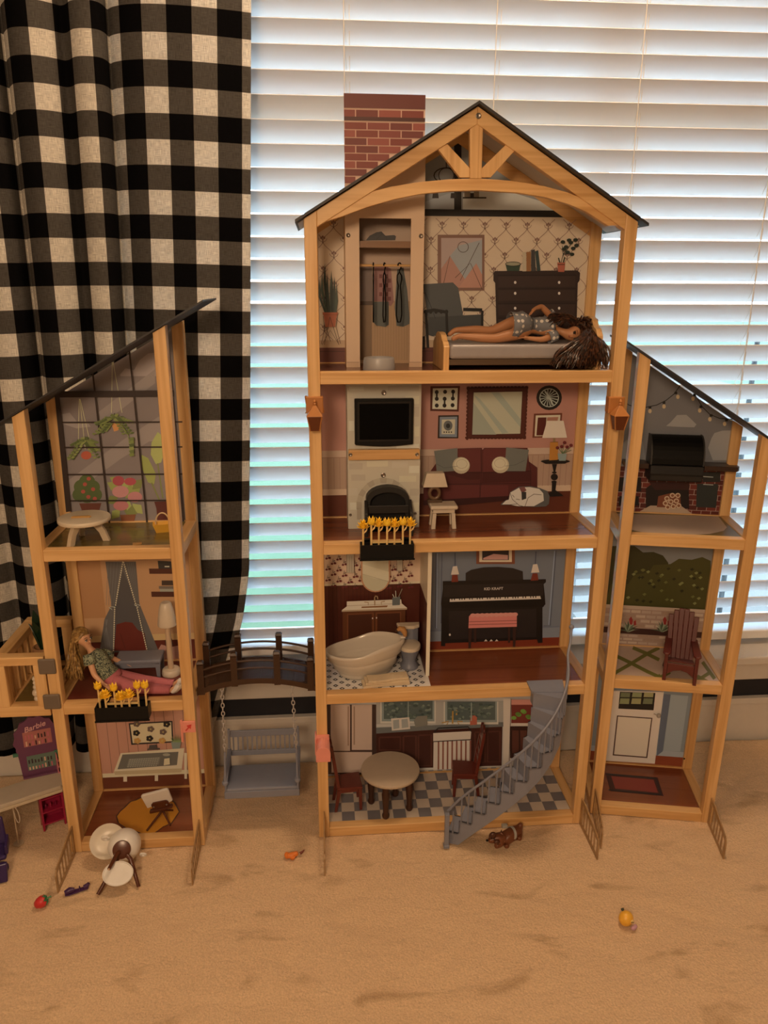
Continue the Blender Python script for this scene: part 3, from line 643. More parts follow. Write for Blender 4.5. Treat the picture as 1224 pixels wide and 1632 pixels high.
# fireplace board
x0f = W0.y(*cB0(188, 400), YC).x; x1f = W0.y(*cB0(443, 400), YC).x
STONE = P('#a28a76', 'f3', .55); ST2 = [P(h, 'f3', .55) for h in ('#b09a86', '#9a8270', '#ac947c', '#a58d7a')]
fb_ = MB().box(x0f, x1f, YC, YC+.005, ZL[2]-.0018, ZL[3]-PP*.4).build('fireplace_board', STONE, tw)
MB().box(x0f, x0f+.005, YC+.005, YB-.0005, ZL[2]-.0018, ZL[3]-.009).build('fireplace_side', STONE, tw)
MB().box(x1f-.005, x1f, YC+.005, YB-.0005, ZL[2]-.0018, ZL[3]-.009).build('fireplace_side', STONE, tw)
def pbox(root, name, cv, x0, y0, x1, y1, m, ya, yb, fr=W0, **k):
    p, q = fr.y(*cv(x0, y1), ya), fr.y(*cv(x1, y0), ya)
    p2, q2 = fr.y(*cv(x0, y0), ya), fr.y(*cv(x1, y1), ya)
    return MB().box((p.x+p2.x)/2, (q.x+q2.x)/2, ya, yb, (p.z+q2.z)/2, (q.z+p2.z)/2).build(name, m, root, **k)
for i, (a, b1, c, d) in enumerate([(192, 58, 245, 72), (330, 56, 440, 74), (392, 92, 441, 120), (192, 100, 210, 140), (192, 180, 210, 215), (424, 130, 441, 165), (424, 200, 441, 235), (240, 262, 300, 278), (360, 262, 440, 279), (192, 330, 240, 352), (255, 322, 330, 342), (345, 324, 400, 346), (405, 340, 441, 365), (200, 370, 250, 392), (370, 375, 430, 396), (192, 420, 222, 445), (195, 470, 218, 495), (408, 420, 440, 445), (415, 470, 440, 500)]):
    pbox(fb_, 'stone', cB0, a, b1, c, d, ST2[i % 4], YC-.0006, YC)
# arch stones
for i in range(13):
    a0 = math.radians(188-i*15.4*.97); a1 = math.radians(188-(i+1)*15.4*.97)
    if i > 12: break
    poly = [(315+rx*math.cos(a), 478-rx*1.0*math.sin(a)) for a, rx in ((a0, 78), (a0, 97), (a1, 97), (a1, 78))]
    prints_pts = [(q.x, q.z) for q in (W0.y(*cB0(x, y), YC) for x, y in poly)]
    MB().prism(prints_pts, XZ, YC-.0007, YC).build('arch_stone', [P('#8d7562', 'f3', .5), P('#99816c', 'f3', .5)][i % 2], fb_)
for sx in (220, 397):
    for sy in (490,): pbox(fb_, 'arch_stone', cB0, sx, sy, sx+17, 530, P('#8d7562', 'f3', .5), YC-.0007, YC)
ma = pbox(tw, 'mantel', cB0, 190, 282, 443, 318, PINE[0], YC-.012, YC, bevel=.001)
for x, y in ((197, 300), (433, 299)): screw(tw, W0, *cB0(x, y), YC-.0122, .0035)
for x, y, r in ((315, 80, .0048), (313, 372, .0048), (197, 513, .0028), (427, 508, .0028)): screw(tw, W0, *cB0(x, y), YC-.0002, r)
# television on the chimney breast
tv = thing('toy_television', 'black flat television with rounded bezel on the stone chimney breast', 'television', W0.w(W0.y(*cB0(315, 180), YC)))
q0 = W0.y(*cB0(315, 180), YC); hw = (W0.y(*cB0(419, 180), YC).x-W0.y(*cB0(212, 180), YC).x)/2; hh = (W0.y(*cB0(315, 98), YC).z-W0.y(*cB0(315, 260), YC).z)/2
b = MB(); n = 10
out = [(-hw, hh)]+[(-hw+2*hw*i/n, hh) for i in range(1, n)]+[(hw, hh)]+[(hw-2*hw*i/n, -hh-.0035*math.sin(PI*i/n)*1) for i in range(0, n+1)]
b.prism(out, XZ, -.012, -.0003); b.build('casing', BLACKP, tv, bevel=.002)
SCR = flat('black_screen', (.002, .002, .002), .25, spec=.1)
MB().box(-hw*.84, hw*.84, -.0126, -.012, -hh*.76, hh*.80).build('screen', SCR, tv)
bz = MB()
for a in ((-hw*.90, -hw*.84, -hh*.84, hh*.88), (hw*.84, hw*.90, -hh*.84, hh*.88), (-hw*.84, hw*.84, hh*.80, hh*.88), (-hw*.84, hw*.84, -hh*.84, -hh*.76)): bz.box(a[0], a[1], -.0138, -.012, a[2], a[3])
bz.build('bezel', flat('grey_bezel', (.02, .018, .016), .35, spec=.25), tv)
# fire insert
fi = thing('toy_fireplace_insert', 'black arched fireplace insert in the stone fireplace', 'fireplace', W0.y(*cB0(326, 548), YC))
def farch(w, h, r, n=12): return [(-w, 0), (w, 0)]+[(w*math.cos(PI*i/n), h-r+r*math.sin(PI*i/n)) for i in range(n+1)]
u = (W0.y(*cB0(410, 500), YC).x-W0.y(*cB0(243, 500), YC).x)/2; hf_ = W0.y(*cB0(326, 404), YC).z-(ZL[2]-.0018)
base_z = ZL[2]-.0018-fi.location.z
b = MB(); oA = farch(u*.9, hf_, u*.55); iA = farch(u*.74, hf_*.88, u*.45)
b.add([(x, -.022, z+base_z) for x, z in oA]+[(x, -.022, z+base_z) for x, z in iA]+[(x, -.0003, z+base_z) for x, z in oA]+[(x, -.0003, z+base_z) for x, z in iA],
      sum([[(k, (k+1) % len(oA), len(oA)+(k+1) % len(oA), len(oA)+k), (k, 2*len(oA)+k, 2*len(oA)+(k+1) % len(oA), (k+1) % len(oA)), (len(oA)+k, len(oA)+(k+1) % len(oA), 3*len(oA)+(k+1) % len(oA), 3*len(oA)+k)] for k in range(len(oA))], []))
b.build('surround', flat('cast_black', (.012, .012, .012), .5), fi)
MB().prism([(x, z+base_z) for x, z in iA], XZ, -.004, -.0005).build('firebox', flat('firebox_black', (.004, .004, .004), .8), fi)  # plain matt black, darker than the surround
MB().box(-u*.92, u*.92, -.026, -.0225, hf_*.42+base_z, hf_*.60+base_z).build('hood', flat('cast_black2', (.016, .015, .015), .45), fi, bevel=.001)
MB().hexa([(-u, -.055, base_z), (-u*.86, -.055, base_z), (-u*.86, -.0225, base_z), (-u, -.0225, base_z)], [(-u*.98, -.050, hf_*.5+base_z), (-u*.86, -.050, hf_*.5+base_z), (-u*.86, -.0225, hf_*.72+base_z), (-u*.98, -.0225, hf_*.72+base_z)]).build('side_door', flat('cast_black3', (.014, .014, .015), .4), fi, bevel=.0008)
MB().hexa([(u*.86, -.055, base_z), (u, -.055, base_z), (u, -.0225, base_z), (u*.86, -.0225, base_z)], [(u*.86, -.050, hf_*.5+base_z), (u*.98, -.050, hf_*.5+base_z), (u*.98, -.0225, hf_*.72+base_z), (u*.86, -.0225, hf_*.72+base_z)]).build('side_door', flat('cast_black3', (.014, .014, .015), .4), fi, bevel=.0008)

# ---------------------------------------------------------------- third floor (living room)
Z3 = ZL[2]; bp3 = back_panel(tw, WM, DM, Z3-.01, ZL[3]-.010, P('#9a6456', 'f3'))
zz = lambda y, cv=cB, x=700: W0.y(*cv(x, y), YB).z
prints('wainscot_print', bp3, LC, YB, ID, [('R', P('#a8836f', 'f3'), PP, zz(527), WM-PP, zz(482)), ('R', P('#8a6350', 'f3'), PP, zz(530), WM-PP, zz(525)), ('R', P('#96705c', 'f3'), PP, zz(745), WM-PP, zz(530)), ('R', P('#b08a72', 'f3'), PP, zz(776), WM-PP, zz(736)), ('R', P('#4f2114', 'f3'), PP, Z3, WM-PP, zz(776))]+
       [('R', P('#866050', 'f3'), x-.0006, zz(736), x+.0006, zz(530)) for x in [PP+.012*i for i in range(1, 44)]], 1)
SO = P('#471917', 'f3'); SO2 = P('#3b1312', 'f3'); SO3 = P('#53201d', 'f3')
prints('sofa_print', bp3, W0, YB, cB, [('p', SO, [(290, 482), (452, 478), (458, 490), (470, 478), (760, 478), (770, 570), (826, 610), (826, 800), (70, 862), (60, 860), (62, 700), (150, 575), (290, 560)]), ('p', SO3, [(296, 486), (446, 482), (450, 500), (446, 635), (300, 640)]), ('p', SO3, [(462, 498), (474, 482), (752, 484), (752, 640), (462, 640)]),
       ('p', SO2, [(150, 640), (445, 640), (440, 690), (360, 692), (200, 650)]), ('p', SO2, [(460, 640), (780, 632), (780, 700), (452, 715)]), ('r', SO3, 185, 728, 435, 825), ('r', SO3, 442, 728, 630, 822), ('l', P('#20090a', 'f3'), 3, [(446, 490), (450, 640), (440, 825)]), ('l', P('#20090a', 'f3'), 3, [(180, 640), (440, 645), (780, 632)]), ('l', P('#20090a', 'f3'), 3, [(770, 570), (782, 640), (780, 740)]), ('l', P('#20090a', 'f3'), 3, [(160, 722), (780, 716)]), ('p', P('#2c0d0c', 'f3'), [(60, 830), (640, 800), (640, 830), (300, 862), (60, 862)])], 60)
GP = P('#5f564e', 'f3'); TP = P('#a48a70', 'f3')
prints('cushion_print', bp3, W0, YB, cB, [('p', GP, [(132, 498), (288, 478), (293, 630), (150, 642), (142, 560)]), ('p', GP, [(616, 474), (768, 490), (745, 634), (608, 634), (606, 600)]), ('e', TP, 314, 595, 58, 56), ('e', TP, 577, 591, 58, 56), ('e', P('#b69c82', 'f3'), 318, 588, 50, 44), ('e', P('#b69c82', 'f3'), 574, 584, 50, 44), ('l', P('#8a7058', 'f3'), 2, ring(318, 585, 36, 30)), ('l', P('#8a7058', 'f3'), 2, ring(574, 580, 36, 30)), ('l', P('#3a3836', 'f3'), 2, [(150, 585), (200, 612), (290, 600)]), ('l', P('#3a3836', 'f3'), 2, [(606, 600), (680, 590), (740, 560)])], 75)
FR = P('#43170f', 'f3'); FRW = P('#b3a08a', 'f3')
sc = []
for i in range(17): sc += [('e', FR, 365+i*24.3, 78+i*-.3, 13, 10), ('e', FR, 355+i*24.0, 412, 13, 9)]
for i in range(14): sc += [('e', FR, 363-i*.7, 82+i*25.4, 10, 13), ('e', FR, 756-i*1.2, 78+i*25, 9, 13)]
prints('mirror_print', bp3, W0, YB, cB, sc+[('p', FR, [(362, 76), (762, 72), (742, 410), (350, 415)]), ('l', P('#220a07', 'f3'), 3, [(366, 80), (758, 76), (738, 406), (354, 411), (366, 80)]), ('p', P('#3a120c', 'f3'), [(392, 100), (728, 94), (714, 388), (384, 396)]), ('p', P('#a0907a', 'f3'), [(398, 106), (724, 100), (710, 382), (388, 388)]), ('p', P('#8a8272', 'f3'), [(396, 170), (550, 388), (388, 388)]), ('p', P('#8c8676', 'f3'), [(400, 120), (440, 150), (630, 376), (590, 384), (410, 140)]), ('p', P('#8c8676', 'f3'), [(515, 106), (570, 105), (716, 290), (712, 340)])], 5)
DK = P('#14100f', 'f3')
prints('framed_pictures_print', bp3, W0, YB, cB, [('p', FR, [(110, 66), (308, 64), (300, 236), (108, 232)]), ('p', FRW, [(126, 80), (294, 78), (288, 222), (122, 218)])]+[('e', DK, x, y, 13, 14) for x, y in ((152, 105), (208, 103), (262, 102), (152, 150), (205, 150), (260, 148), (152, 195), (204, 195), (258, 193))]+[('r', DK, 146, 105, 158, 150), ('r', DK, 256, 102, 266, 148), ('r', DK, 199, 150, 210, 195)]+
       [('p', P('#22100c', 'f3'), [(162, 262), (300, 260), (297, 416), (158, 416)]), ('p', P('#6d6a70', 'f3'), [(172, 272), (290, 270), (288, 408), (170, 406)]), ('p', P('#a9957f', 'f3'), [(186, 290), (276, 288), (273, 388), (184, 388)]), ('e', P('#56504c', 'f3'), 228, 330, 30, 34), ('e', P('#22201f', 'f3'), 228, 332, 14, 16)]+[('e', DK, 202+i*16, 374, 4.5, 5) for i in range(4)]+
       [('p', P('#5d2a1c', 'f3'), [(806, 250), (996, 246), (985, 410), (795, 412)]), ('p', P('#b59c84', 'f3'), [(818, 262), (984, 258), (974, 398), (810, 402)]), ('p', P('#4a1812', 'f3'), [(832, 276), (890, 275), (880, 396), (822, 396)]), ('p', P('#96604c', 'f3'), [(895, 275), (970, 272), (964, 300), (892, 300)])]+
       [('e', DK, 908, 143, 86, 83), ('e', P('#9a8f80', 'f3'), 908, 143, 66, 64)]+[('p', DK, [(900+8*math.cos(t), 140+10*math.sin(t)), (908+60*math.cos(t+.18), 143+58*math.sin(t+.18)), (908+60*math.cos(t-.10), 143+58*math.sin(t-.10))]) for t in [i*2*PI/16 for i in range(16)]]+[('l', P('#9a8f80', 'f3'), 12, [(880, 100), (915, 150), (930, 190)])], 5)
IR = P('#120d0c', 'f3')
prints('side_table_print', bp3, W0, YB, cB, [('e', IR, 945, 567, 98, 14), ('p', IR, [(845, 566), (1042, 566), (1010, 582), (880, 584)])]+[('p', IR, [(922, 585), (956, 585), (944, 640), (934, 640)]), ('e', IR, 938, 672, 24, 22), ('e', IR, 936, 705, 18, 9), ('p', IR, [(922, 710), (952, 710), (946, 760), (985, 785), (1000, 800), (870, 805), (880, 790), (920, 770)]), ('e', IR, 938, 642, 16, 7)], 90)
prints('lamp_print', bp3, W0, YB, cB, [('p', P('#9c5f26', 'f3'), [(908, 438), (962, 436), (960, 556), (902, 560)]), ('l', P('#5a3413', 'f3'), 3, [(908, 438), (962, 436)]), ('r', P('#7a5a3a', 'f3'), 928, 410, 944, 436), ('p', P('#bda48e', 'f3'), [(888, 294), (998, 294), (1022, 408), (855, 410)])], 110)
prints('flower_pot_print', bp3, W0, YB, cB, [('p', P('#74756f', 'f3'), [(958, 514), (1020, 514), (1012, 562), (968, 562)])]+[('l', P('#4c5234', 'f3'), 4, [(990, 514), q]) for q in ((960, 470), (975, 460), (1000, 440), (1030, 465), (1050, 490), (1055, 462))]+[('e', P('#561a1c', 'f3'), x, y, 12, 11) for x, y in ((957, 475), (986, 467), (1005, 440), (1022, 470), (1048, 458))], 115)
DG = P('#b9a893', 'f3'); DG2 = P('#4c4440', 'f3')
prints('sleeping_dog_print', bp3, W0, YB, cB, [('p', DG2, [(640, 770), (700, 735), (780, 732), (840, 745), (890, 765), (905, 800), (900, 850), (880, 868), (800, 872), (740, 868), (690, 868), (640, 858), (578, 858), (580, 848), (610, 826), (630, 820)]), ('p', DG, [(640, 776), (700, 742), (770, 738), (835, 750), (862, 780), (866, 830), (800, 866), (740, 866), (690, 866), (640, 855), (584, 856), (612, 828), (632, 822)]), ('p', P('#6a3a34', 'f3'), [(700, 742), (735, 734), (750, 760), (720, 780)]), ('p', P('#2c2624', 'f3'), [(716, 770), (748, 770), (748, 815), (718, 826)]), ('l', P('#2a1c18', 'f3'), 3, [(640, 776), (655, 820), (700, 860), (725, 866)]), ('l', P('#2a1c18', 'f3'), 3, [(740, 866), (760, 810), (800, 785), (850, 790)]), ('l', P('#2a1c18', 'f3'), 3, [(585, 856), (640, 856), (690, 850)]), ('l', P('#2a1c18', 'f3'), 3, [(655, 790), (668, 806)]), ('l', P('#2a1c18', 'f3'), 3, [(680, 818), (705, 822)])], 120)

# ---------------------------------------------------------------- second floor (bathroom and music room)
Z2 = ZL[1]; XPART = W0.y(*cC(1105, 700), .06).x
bp2 = back_panel(tw, WM, DM, Z2-.01, ZL[2]-.010, P('#58545a', 'f2'))
zk = lambda y: W0.y(*cC(500, y), YB).z
zkl = zk(395)
prints('bath_wall_print', bp2, LC, YB, ID, [('R', P('#a8806a', 'f2'), PP, zkl, XPART, ZL[2]-.012), ('R', P('#3c130a', 'f2'), PP, Z2, XPART, zkl), ('R', P('#b08a72', 'f2'), PP, zkl-.001, XPART, zkl+.004)]+[('R', P('#2c0c06', 'f2'), PP+.0085*i, Z2, PP+.0085*i+.0009, zkl-.001) for i in range(1, 20)], 1)
ch = []
CR = P('#4c1216', 'f2'); CRD = P('#35201c', 'f2')
for j, yy in enumerate((110, 160, 215, 265, 318, 372)):
    for i in range(8):
        x = 75+i*112+(56 if j % 2 else 0); y = yy+20*((i*7+j*3) % 3-1)*.5
        if x > 1010: continue
        ch += [('e', CR, x+22, y+22, 15, 11), ('e', CR, x-8, y+28, 13, 10), ('l', CRD, 4, [(x-8, y+24), (x, y-6)]), ('l', CRD, 4, [(x+22, y+18), (x, y-6), (x+4, y-26)]), ('e', CRD, x+16, y-4, 9, 4)]
prints('cherry_wallpaper_print', bp2, W0, YB, cC, ch, 25, kind='stuff')
prints('sconce_print', bp2, W0, YB, cC, [('r', P('#8a7464', 'f2'), 272, 60, 346, 250), ('l', CRD, 3, [(272, 60), (272, 250), (346, 250), (346, 60)]), ('l', CRD, 2, [(300, 80), (300, 245)]), ('l', CRD, 2, [(324, 80), (324, 245)]), ('r', P('#8a7464', 'f2'), 782, 60, 840, 232), ('l', CRD, 3, [(782, 60), (782, 232), (840, 232), (840, 60)])], 250)
ov = [(418, 60), (418, 300)]+[(565-147*math.cos(a), 300+148*math.sin(a)) for a in [PI*i/14 for i in range(1, 14)]]+[(712, 300), (712, 60)]
iv = [(432, 60), (432, 300)]+[(565-133*math.cos(a), 300+136*math.sin(a)) for a in [PI*i/14 for i in range(1, 14)]]+[(698, 300), (698, 60)]
prints('oval_mirror_print', bp2, W0, YB, cC, [('p', P('#8c5a40', 'f2'), ov), ('p', P('#94806a', 'f2'), iv), ('p', P('#a08a74', 'f2'), [(432, 160), (700, 240), (700, 330), (560, 310), (432, 265)]), ('l', P('#7c6a58', 'f2'), 4, [(432, 262), (560, 300), (700, 340)])], 255)
VW = P('#b0927c', 'f2'); VB = P('#47210f', 'f2'); VB2 = P('#35150a', 'f2')
prints('vanity_print', bp2, W0, YB, cC, [('p', VB, [(232, 640), (870, 625), (868, 920), (232, 930)]), ('p', VB2, [(290, 680), (525, 668), (525, 920), (290, 920)]), ('p', VB2, [(585, 668), (812, 660), (812, 920), (585, 920)]), ('l', P('#5a2c17', 'f2'), 12, [(280, 920), (280, 672), (540, 660), (540, 920)]), ('l', P('#5a2c17', 'f2'), 12, [(572, 920), (572, 660), (820, 650), (820, 920)]), ('l', P('#200b05', 'f2'), 4, [(556, 650), (556, 920)]),
       ('p', VW, [(272, 540), (825, 518), (830, 560), (886, 605), (885, 622), (220, 645), (222, 628), (272, 590)]), ('p', P('#8a6c56', 'f2'), [(222, 630), (886, 606), (885, 622), (220, 645)]), ('l', P('#6a4a38', 'f2'), 3, [(272, 584), (828, 560)]), ('p', P('#6a3f22', 'f2'), [(425, 592), (690, 580), (680, 598), (420, 606)]), ('l', P('#7c5a40', 'f2'), 12, [(557, 580), (555, 500), (565, 484), (582, 488), (588, 515)]), ('l', P('#7c5a40', 'f2'), 8, [(450, 545), (492, 550), (490, 578)]), ('l', P('#7c5a40', 'f2'), 8, [(660, 538), (622, 545), (626, 572)]),
       ('p', P('#4a4644', 'f2'), [(735, 500), (815, 490), (812, 575), (735, 580)]), ('l', P('#9a8a7a', 'f2'), 7, [(755, 500), (738, 465)]), ('l', P('#9a8a7a', 'f2'), 7, [(772, 500), (768, 430)]), ('l', P('#6a5a4a', 'f2'), 7, [(800, 490), (835, 410)]), ('e', P('#b09a84', 'f2'), 534, 710, 6, 9), ('e', P('#b09a84', 'f2'), 574, 705, 6, 9)], 262)
# printed bathroom floor with dark diamonds
bf = MB().box(PP, XPART+.004, PP, DM-PP, Z2-.0018, Z2-.0010).build('bath_floor_print', P('#b0a090', 'f2', .3), fp2)
dm = MB(); s_ = .0125
for i in range(0, 16):
    for j in range(0, 13):
        x = PP+.006+i*s_; y = PP+.004+j*s_*.98
        if (i+j) % 2 or x > XPART-.002 or y > DM-PP-.004: continue
        r1, r2 = .0058, .0022; zq = Z2-.00096
        o_ = [(x+r1, y), (x, y+r1), (x-r1, y), (x, y-r1)]; i_ = [(x+r2, y), (x, y+r2), (x-r2, y), (x, y-r2)]
        dm.add([(a, c, zq) for a, c in o_+i_], [(k, (k+1) % 4, 4+(k+1) % 4, 4+k) for k in range(4)])
        dm.add([(x+s_*.5, y, zq), (x+s_*.5+.0016, y+.0016, zq), (x+s_*.5, y+.0032, zq), (x+s_*.5-.0016, y+.0016, zq)], [(0, 1, 2, 3)]) if False else None
do = dm.build('bath_floor_diamonds', P('#1d1b1f', 'f2', .3), fp2); do['kind'] = 'stuff'
# partition board
pw = MB().box(XPART-.001, XPART+.0065, W0.z(*cC0(520, 552), Z2).y, YB, Z2-.001, ZL[2]-PP).build('partition_board', [P('#a98a74', 'f2')], tw)
MB().box(XPART-.0016, XPART-.001, W0.z(*cC0(520, 552), Z2).y+.001, YB-.001, Z2, zkl).build('partition_wainscot_print', P('#3c130a', 'f2'), pw)
# music room
zm = lambda y: W0.y(*cC0(800, y), YB).z
prints('panelled_wall_print', bp2, LC, YB, ID, [('R', P('#5b1f10', 'f2'), XPART, Z2, WM-PP, zm(405)), ('R', P('#615c62', 'f2'), XPART, zm(405), WM-PP, zm(362)), ('R', P('#4e4c58', 'f2'), XPART, zm(364), WM-PP, zm(360))], 1)
PL = P('#77758a', 'f2'); PLD = P('#3a3844', 'f2')
prints('wall_panel_print', bp2, W0, YB, cC0, [('l', PLD, 3, [(548, 55), (545, 360)]), ('l', PL, 3, [(553, 55), (550, 360)]), ('l', PLD, 3, [(1036, 45), (1012, 350), (985, 350)]), ('l', PL, 3, [(1030, 45), (1006, 346)]), ('l', PLD, 3, [(572, 55), (568, 340)])], 8)
PN = P('#0f0a09', 'f2'); PN2 = P('#1b1312', 'f2'); PN3 = P('#070505', 'f2')
prints('piano_print', bp2, W0, YB, cC0, [('p', PN2, [(668, 168), (668, 135), (690, 122), (740, 112), (800, 110), (860, 115), (900, 128), (902, 165)]), ('p', PN, [(575, 178), (575, 168), (994, 160), (994, 172), (985, 180), (990, 232), (992, 262), (980, 275), (980, 418), (962, 420), (958, 405), (585, 420), (585, 432), (568, 432), (570, 275), (568, 260), (575, 200)]), ('p', PN2, [(580, 184), (984, 176), (984, 226), (578, 232)]), ('p', PN3, [(570, 252), (990, 240), (985, 272), (572, 278)]), ('p', PN2, [(600, 290), (955, 280), (955, 395), (600, 405)]),
       ('p', P('#a89a8c', 'f2'), [(604, 240), (972, 228), (974, 240), (603, 252)])]+[('r', PN3, 610+i*10.3, 239-i*.33-1, 614+i*10.3, 245-i*.33) for i in range(36) if i % 7 not in (2, 6)]+[('p', P('#c8b8a4', 'f2'), [(742+i*22, 411), (756+i*22, 410), (749+i*22, 402)]) for i in range(3)]+[('e', P('#d8ccb8', 'f2'), 603, 384, 4, 5)], 20)
tx_ = bpy.data.curves.new('piano_lettering', 'FONT'); tx_.body = 'KID KRAFT'; tx_.size = .0075; tx_.extrude = .00002; tx_.align_x = 'CENTER'; tx_.align_y = 'CENTER'; tx_.space_character = 1.15
to = bpy.data.objects.new('piano_lettering', tx_); COL.objects.link(to)
bpy.context.view_layer.update(); dg = bpy.context.evaluated_depsgraph_get()
def text_mesh(body, size, name, m, parent, loc, rot, extrude=.00003, shear=0, bold=0):
    cu = bpy.data.curves.new(name, 'FONT'); cu.body = body; cu.size = size; cu.extrude = extrude; cu.align_x = 'CENTER'; cu.align_y = 'CENTER'; cu.shear = shear; cu.offset = bold
    o = bpy.data.objects.new(name, cu); COL.objects.link(o); bpy.context.view_layer.update()
    me = bpy.data.meshes.new_from_object(o.evaluated_get(bpy.context.evaluated_depsgraph_get())); bpy.data.objects.remove(o)
    me.materials.clear(); me.materials.append(m); q = link(name, me, parent); q.location = loc; q.rotation_euler = rot; return q
bpy.data.objects.remove(to)
q = W0.y(*cC0(782, 200), YB-.003); text_mesh('KID KRAFT', .0085, 'piano_lettering', P('#c9b79c', 'f2'), bp2, (q.x, q.y, q.z), (PI/2, 0, 0), bold=.00012)
prints('piano_lamp_print', bp2, W0, YB, cC0, [('p', P('#b59a86', 'f2'), [(615, 106), (632, 104), (640, 138), (607, 140)]), ('p', P('#5a2016', 'f2'), [(612, 140), (634, 140), (637, 168), (609, 170)]), ('p', P('#b59a86', 'f2'), [(940, 98), (957, 96), (966, 130), (932, 132)]), ('p', P('#5a2016', 'f2'), [(938, 134), (958, 134), (962, 162), (930, 164)]), ('l', P('#3a3844', 'f2'), 4, [(624, 104), (624, 50)]), ('l', P('#3a3844', 'f2'), 4, [(949, 96), (952, 45)])], 75)
prints('piano_picture_print', bp2, W0, YB, cC0, [('r', P('#5e3020', 'f2'), 710, 20, 866, 96), ('r', P('#a88a74', 'f2'), 722, 20, 854, 88), ('r', P('#241a1c', 'f2'), 734, 20, 842, 80), ('p', P('#9a6a62', 'f2'), [(738, 72), (780, 55), (838, 60), (838, 78), (738, 78)])], 75)
prints('piano_bench_print', bp2, W0, YB, cC0, [('p', P('#2a1510', 'f2'), [(678, 352), (692, 352), (688, 438), (678, 438)]), ('p', P('#2a1510', 'f2'), [(858, 345), (872, 345), (868, 432), (858, 432)]), ('r', P('#2a1510', 'f2'), 700, 352, 710, 415), ('r', P('#2a1510', 'f2'), 838, 350, 847, 415), ('p', P('#a45a52', 'f2'), [(680, 308), (690, 298), (860, 293), (874, 303), (874, 350), (678, 356)]), ('l', P('#7c3a36', 'f2'), 3, [(680, 330), (874, 325)]), ('l', P('#7c3a36', 'f2'), 3, [(680, 342), (874, 337)])]+[('e', P('#b0665c', 'f2'), 696+i*19, 304-i*.5, 11, 8) for i in range(10)], 80)

# ---------------------------------------------------------------- ground floor (kitchen)
Z1 = ZL[0]; bp1 = back_panel(tw, WM, DM, Z1-.01, ZL[1]-.010, P('#8a7668', 'f1'))
zq1 = lambda y: W0.y(*cK(600, y), YB).z
prints('kitchen_floor_print', bp1, LC, YB, ID, [('R', P('#7a6656', 'f1'), PP, Z1, WM-PP, zq1(455))]+[('R', P('#4a4646', 'f1'), PP+.021*i, zq1(478), PP+.021*i+.012, zq1(458)) for i in range(24)], 1)
FW = P('#8a6a58', 'f1'); FL_ = P('#38221a', 'f1')
prints('fridge_print', bp1, W0, YB, cK, [('r', P('#2a1813', 'f1'), 0, 80, 286, 480), ('r', FW, 25, 80, 136, 345), ('r', FW, 146, 80, 262, 340), ('r', FW, 30, 352, 262, 470), ('l', P('#6a4a38', 'f1'), 7, [(126, 90), (126, 315)]), ('l', P('#6a4a38', 'f1'), 7, [(160, 90), (160, 310)]), ('l', FL_, 4, [(140, 80), (140, 345)]), ('l', FL_, 4, [(30, 349), (262, 345)])], 30)
CB = P('#2a0f0a', 'f1'); CB2 = P('#3a1a12', 'f1')
prints('cabinet_print', bp1, W0, YB, cK, [('p', CB, [(286, 240), (1010, 190), (1005, 430), (286, 450)]), ('p', P('#4a423c', 'f1'), [(286, 212), (1020, 180), (1020, 206), (600, 225), (286, 246)])]+[('l', CB2, 10, [(x0, y0), (x1, y0-3), (x1, y1), (x0, y1), (x0, y0)]) for x0, y0, x1, y1 in ((304, 268, 424, 340), (442, 262, 514, 425), (528, 256, 602, 430), (852, 238, 910, 410), (924, 236, 995, 408))], 35)
WN = P('#3a3a34', 'f1'); WNF = P('#8f7a6a', 'f1')
wsh = [('r', P('#77665a', 'f1'), 286, 60, 1060, 195)]
for x0, x1 in ((310, 628), (672, 985)):
    wsh += [('r', WNF, x0, 60, x1, 190), ('r', P('#5f5a52', 'f1'), x0+8, 60, x1-8, 178), ('r', WN, x0+20, 60, x1-18, 165)]
    for i in range(60):
        a = random.random(); c = random.random(); wsh.append(('e', [P('#45453a', 'f1'), P('#2e302a', 'f1'), P('#525044', 'f1'), P('#3c3e34', 'f1')][i % 4], x0+30+a*(x1-x0-60), 72+c*86, 6+9*random.random(), 4+5*random.random()))
    wsh += [('l', P('#6a6458', 'f1'), 5, [((x0+x1)/2, 60), ((x0+x1)/2, 165)])]
prints('kitchen_window_print', bp1, W0, YB, cK, wsh, 5)
prints('striped_curtain_print', bp1, W0, YB, cK, [('p', P('#a3866f', 'f1'), [(612, 240), (830, 228), (826, 275), (612, 288)]), ('l', P('#15100f', 'f1'), 7, [(616, 236), (640, 212), (812, 204), (830, 230)]), ('p', P('#a58672', 'f1'), [(614, 290), (828, 280), (824, 440), (612, 450)])]+[('p', P('#5d3024', 'f1'), [(638+i*26, 288-i), (647+i*26, 288-i), (646+i*26, 448-i), (637+i*26, 448-i)]) for i in range(8)]+[('l', P('#15100f', 'f1'), 5, [(612, 288), (828, 276)])], 75)
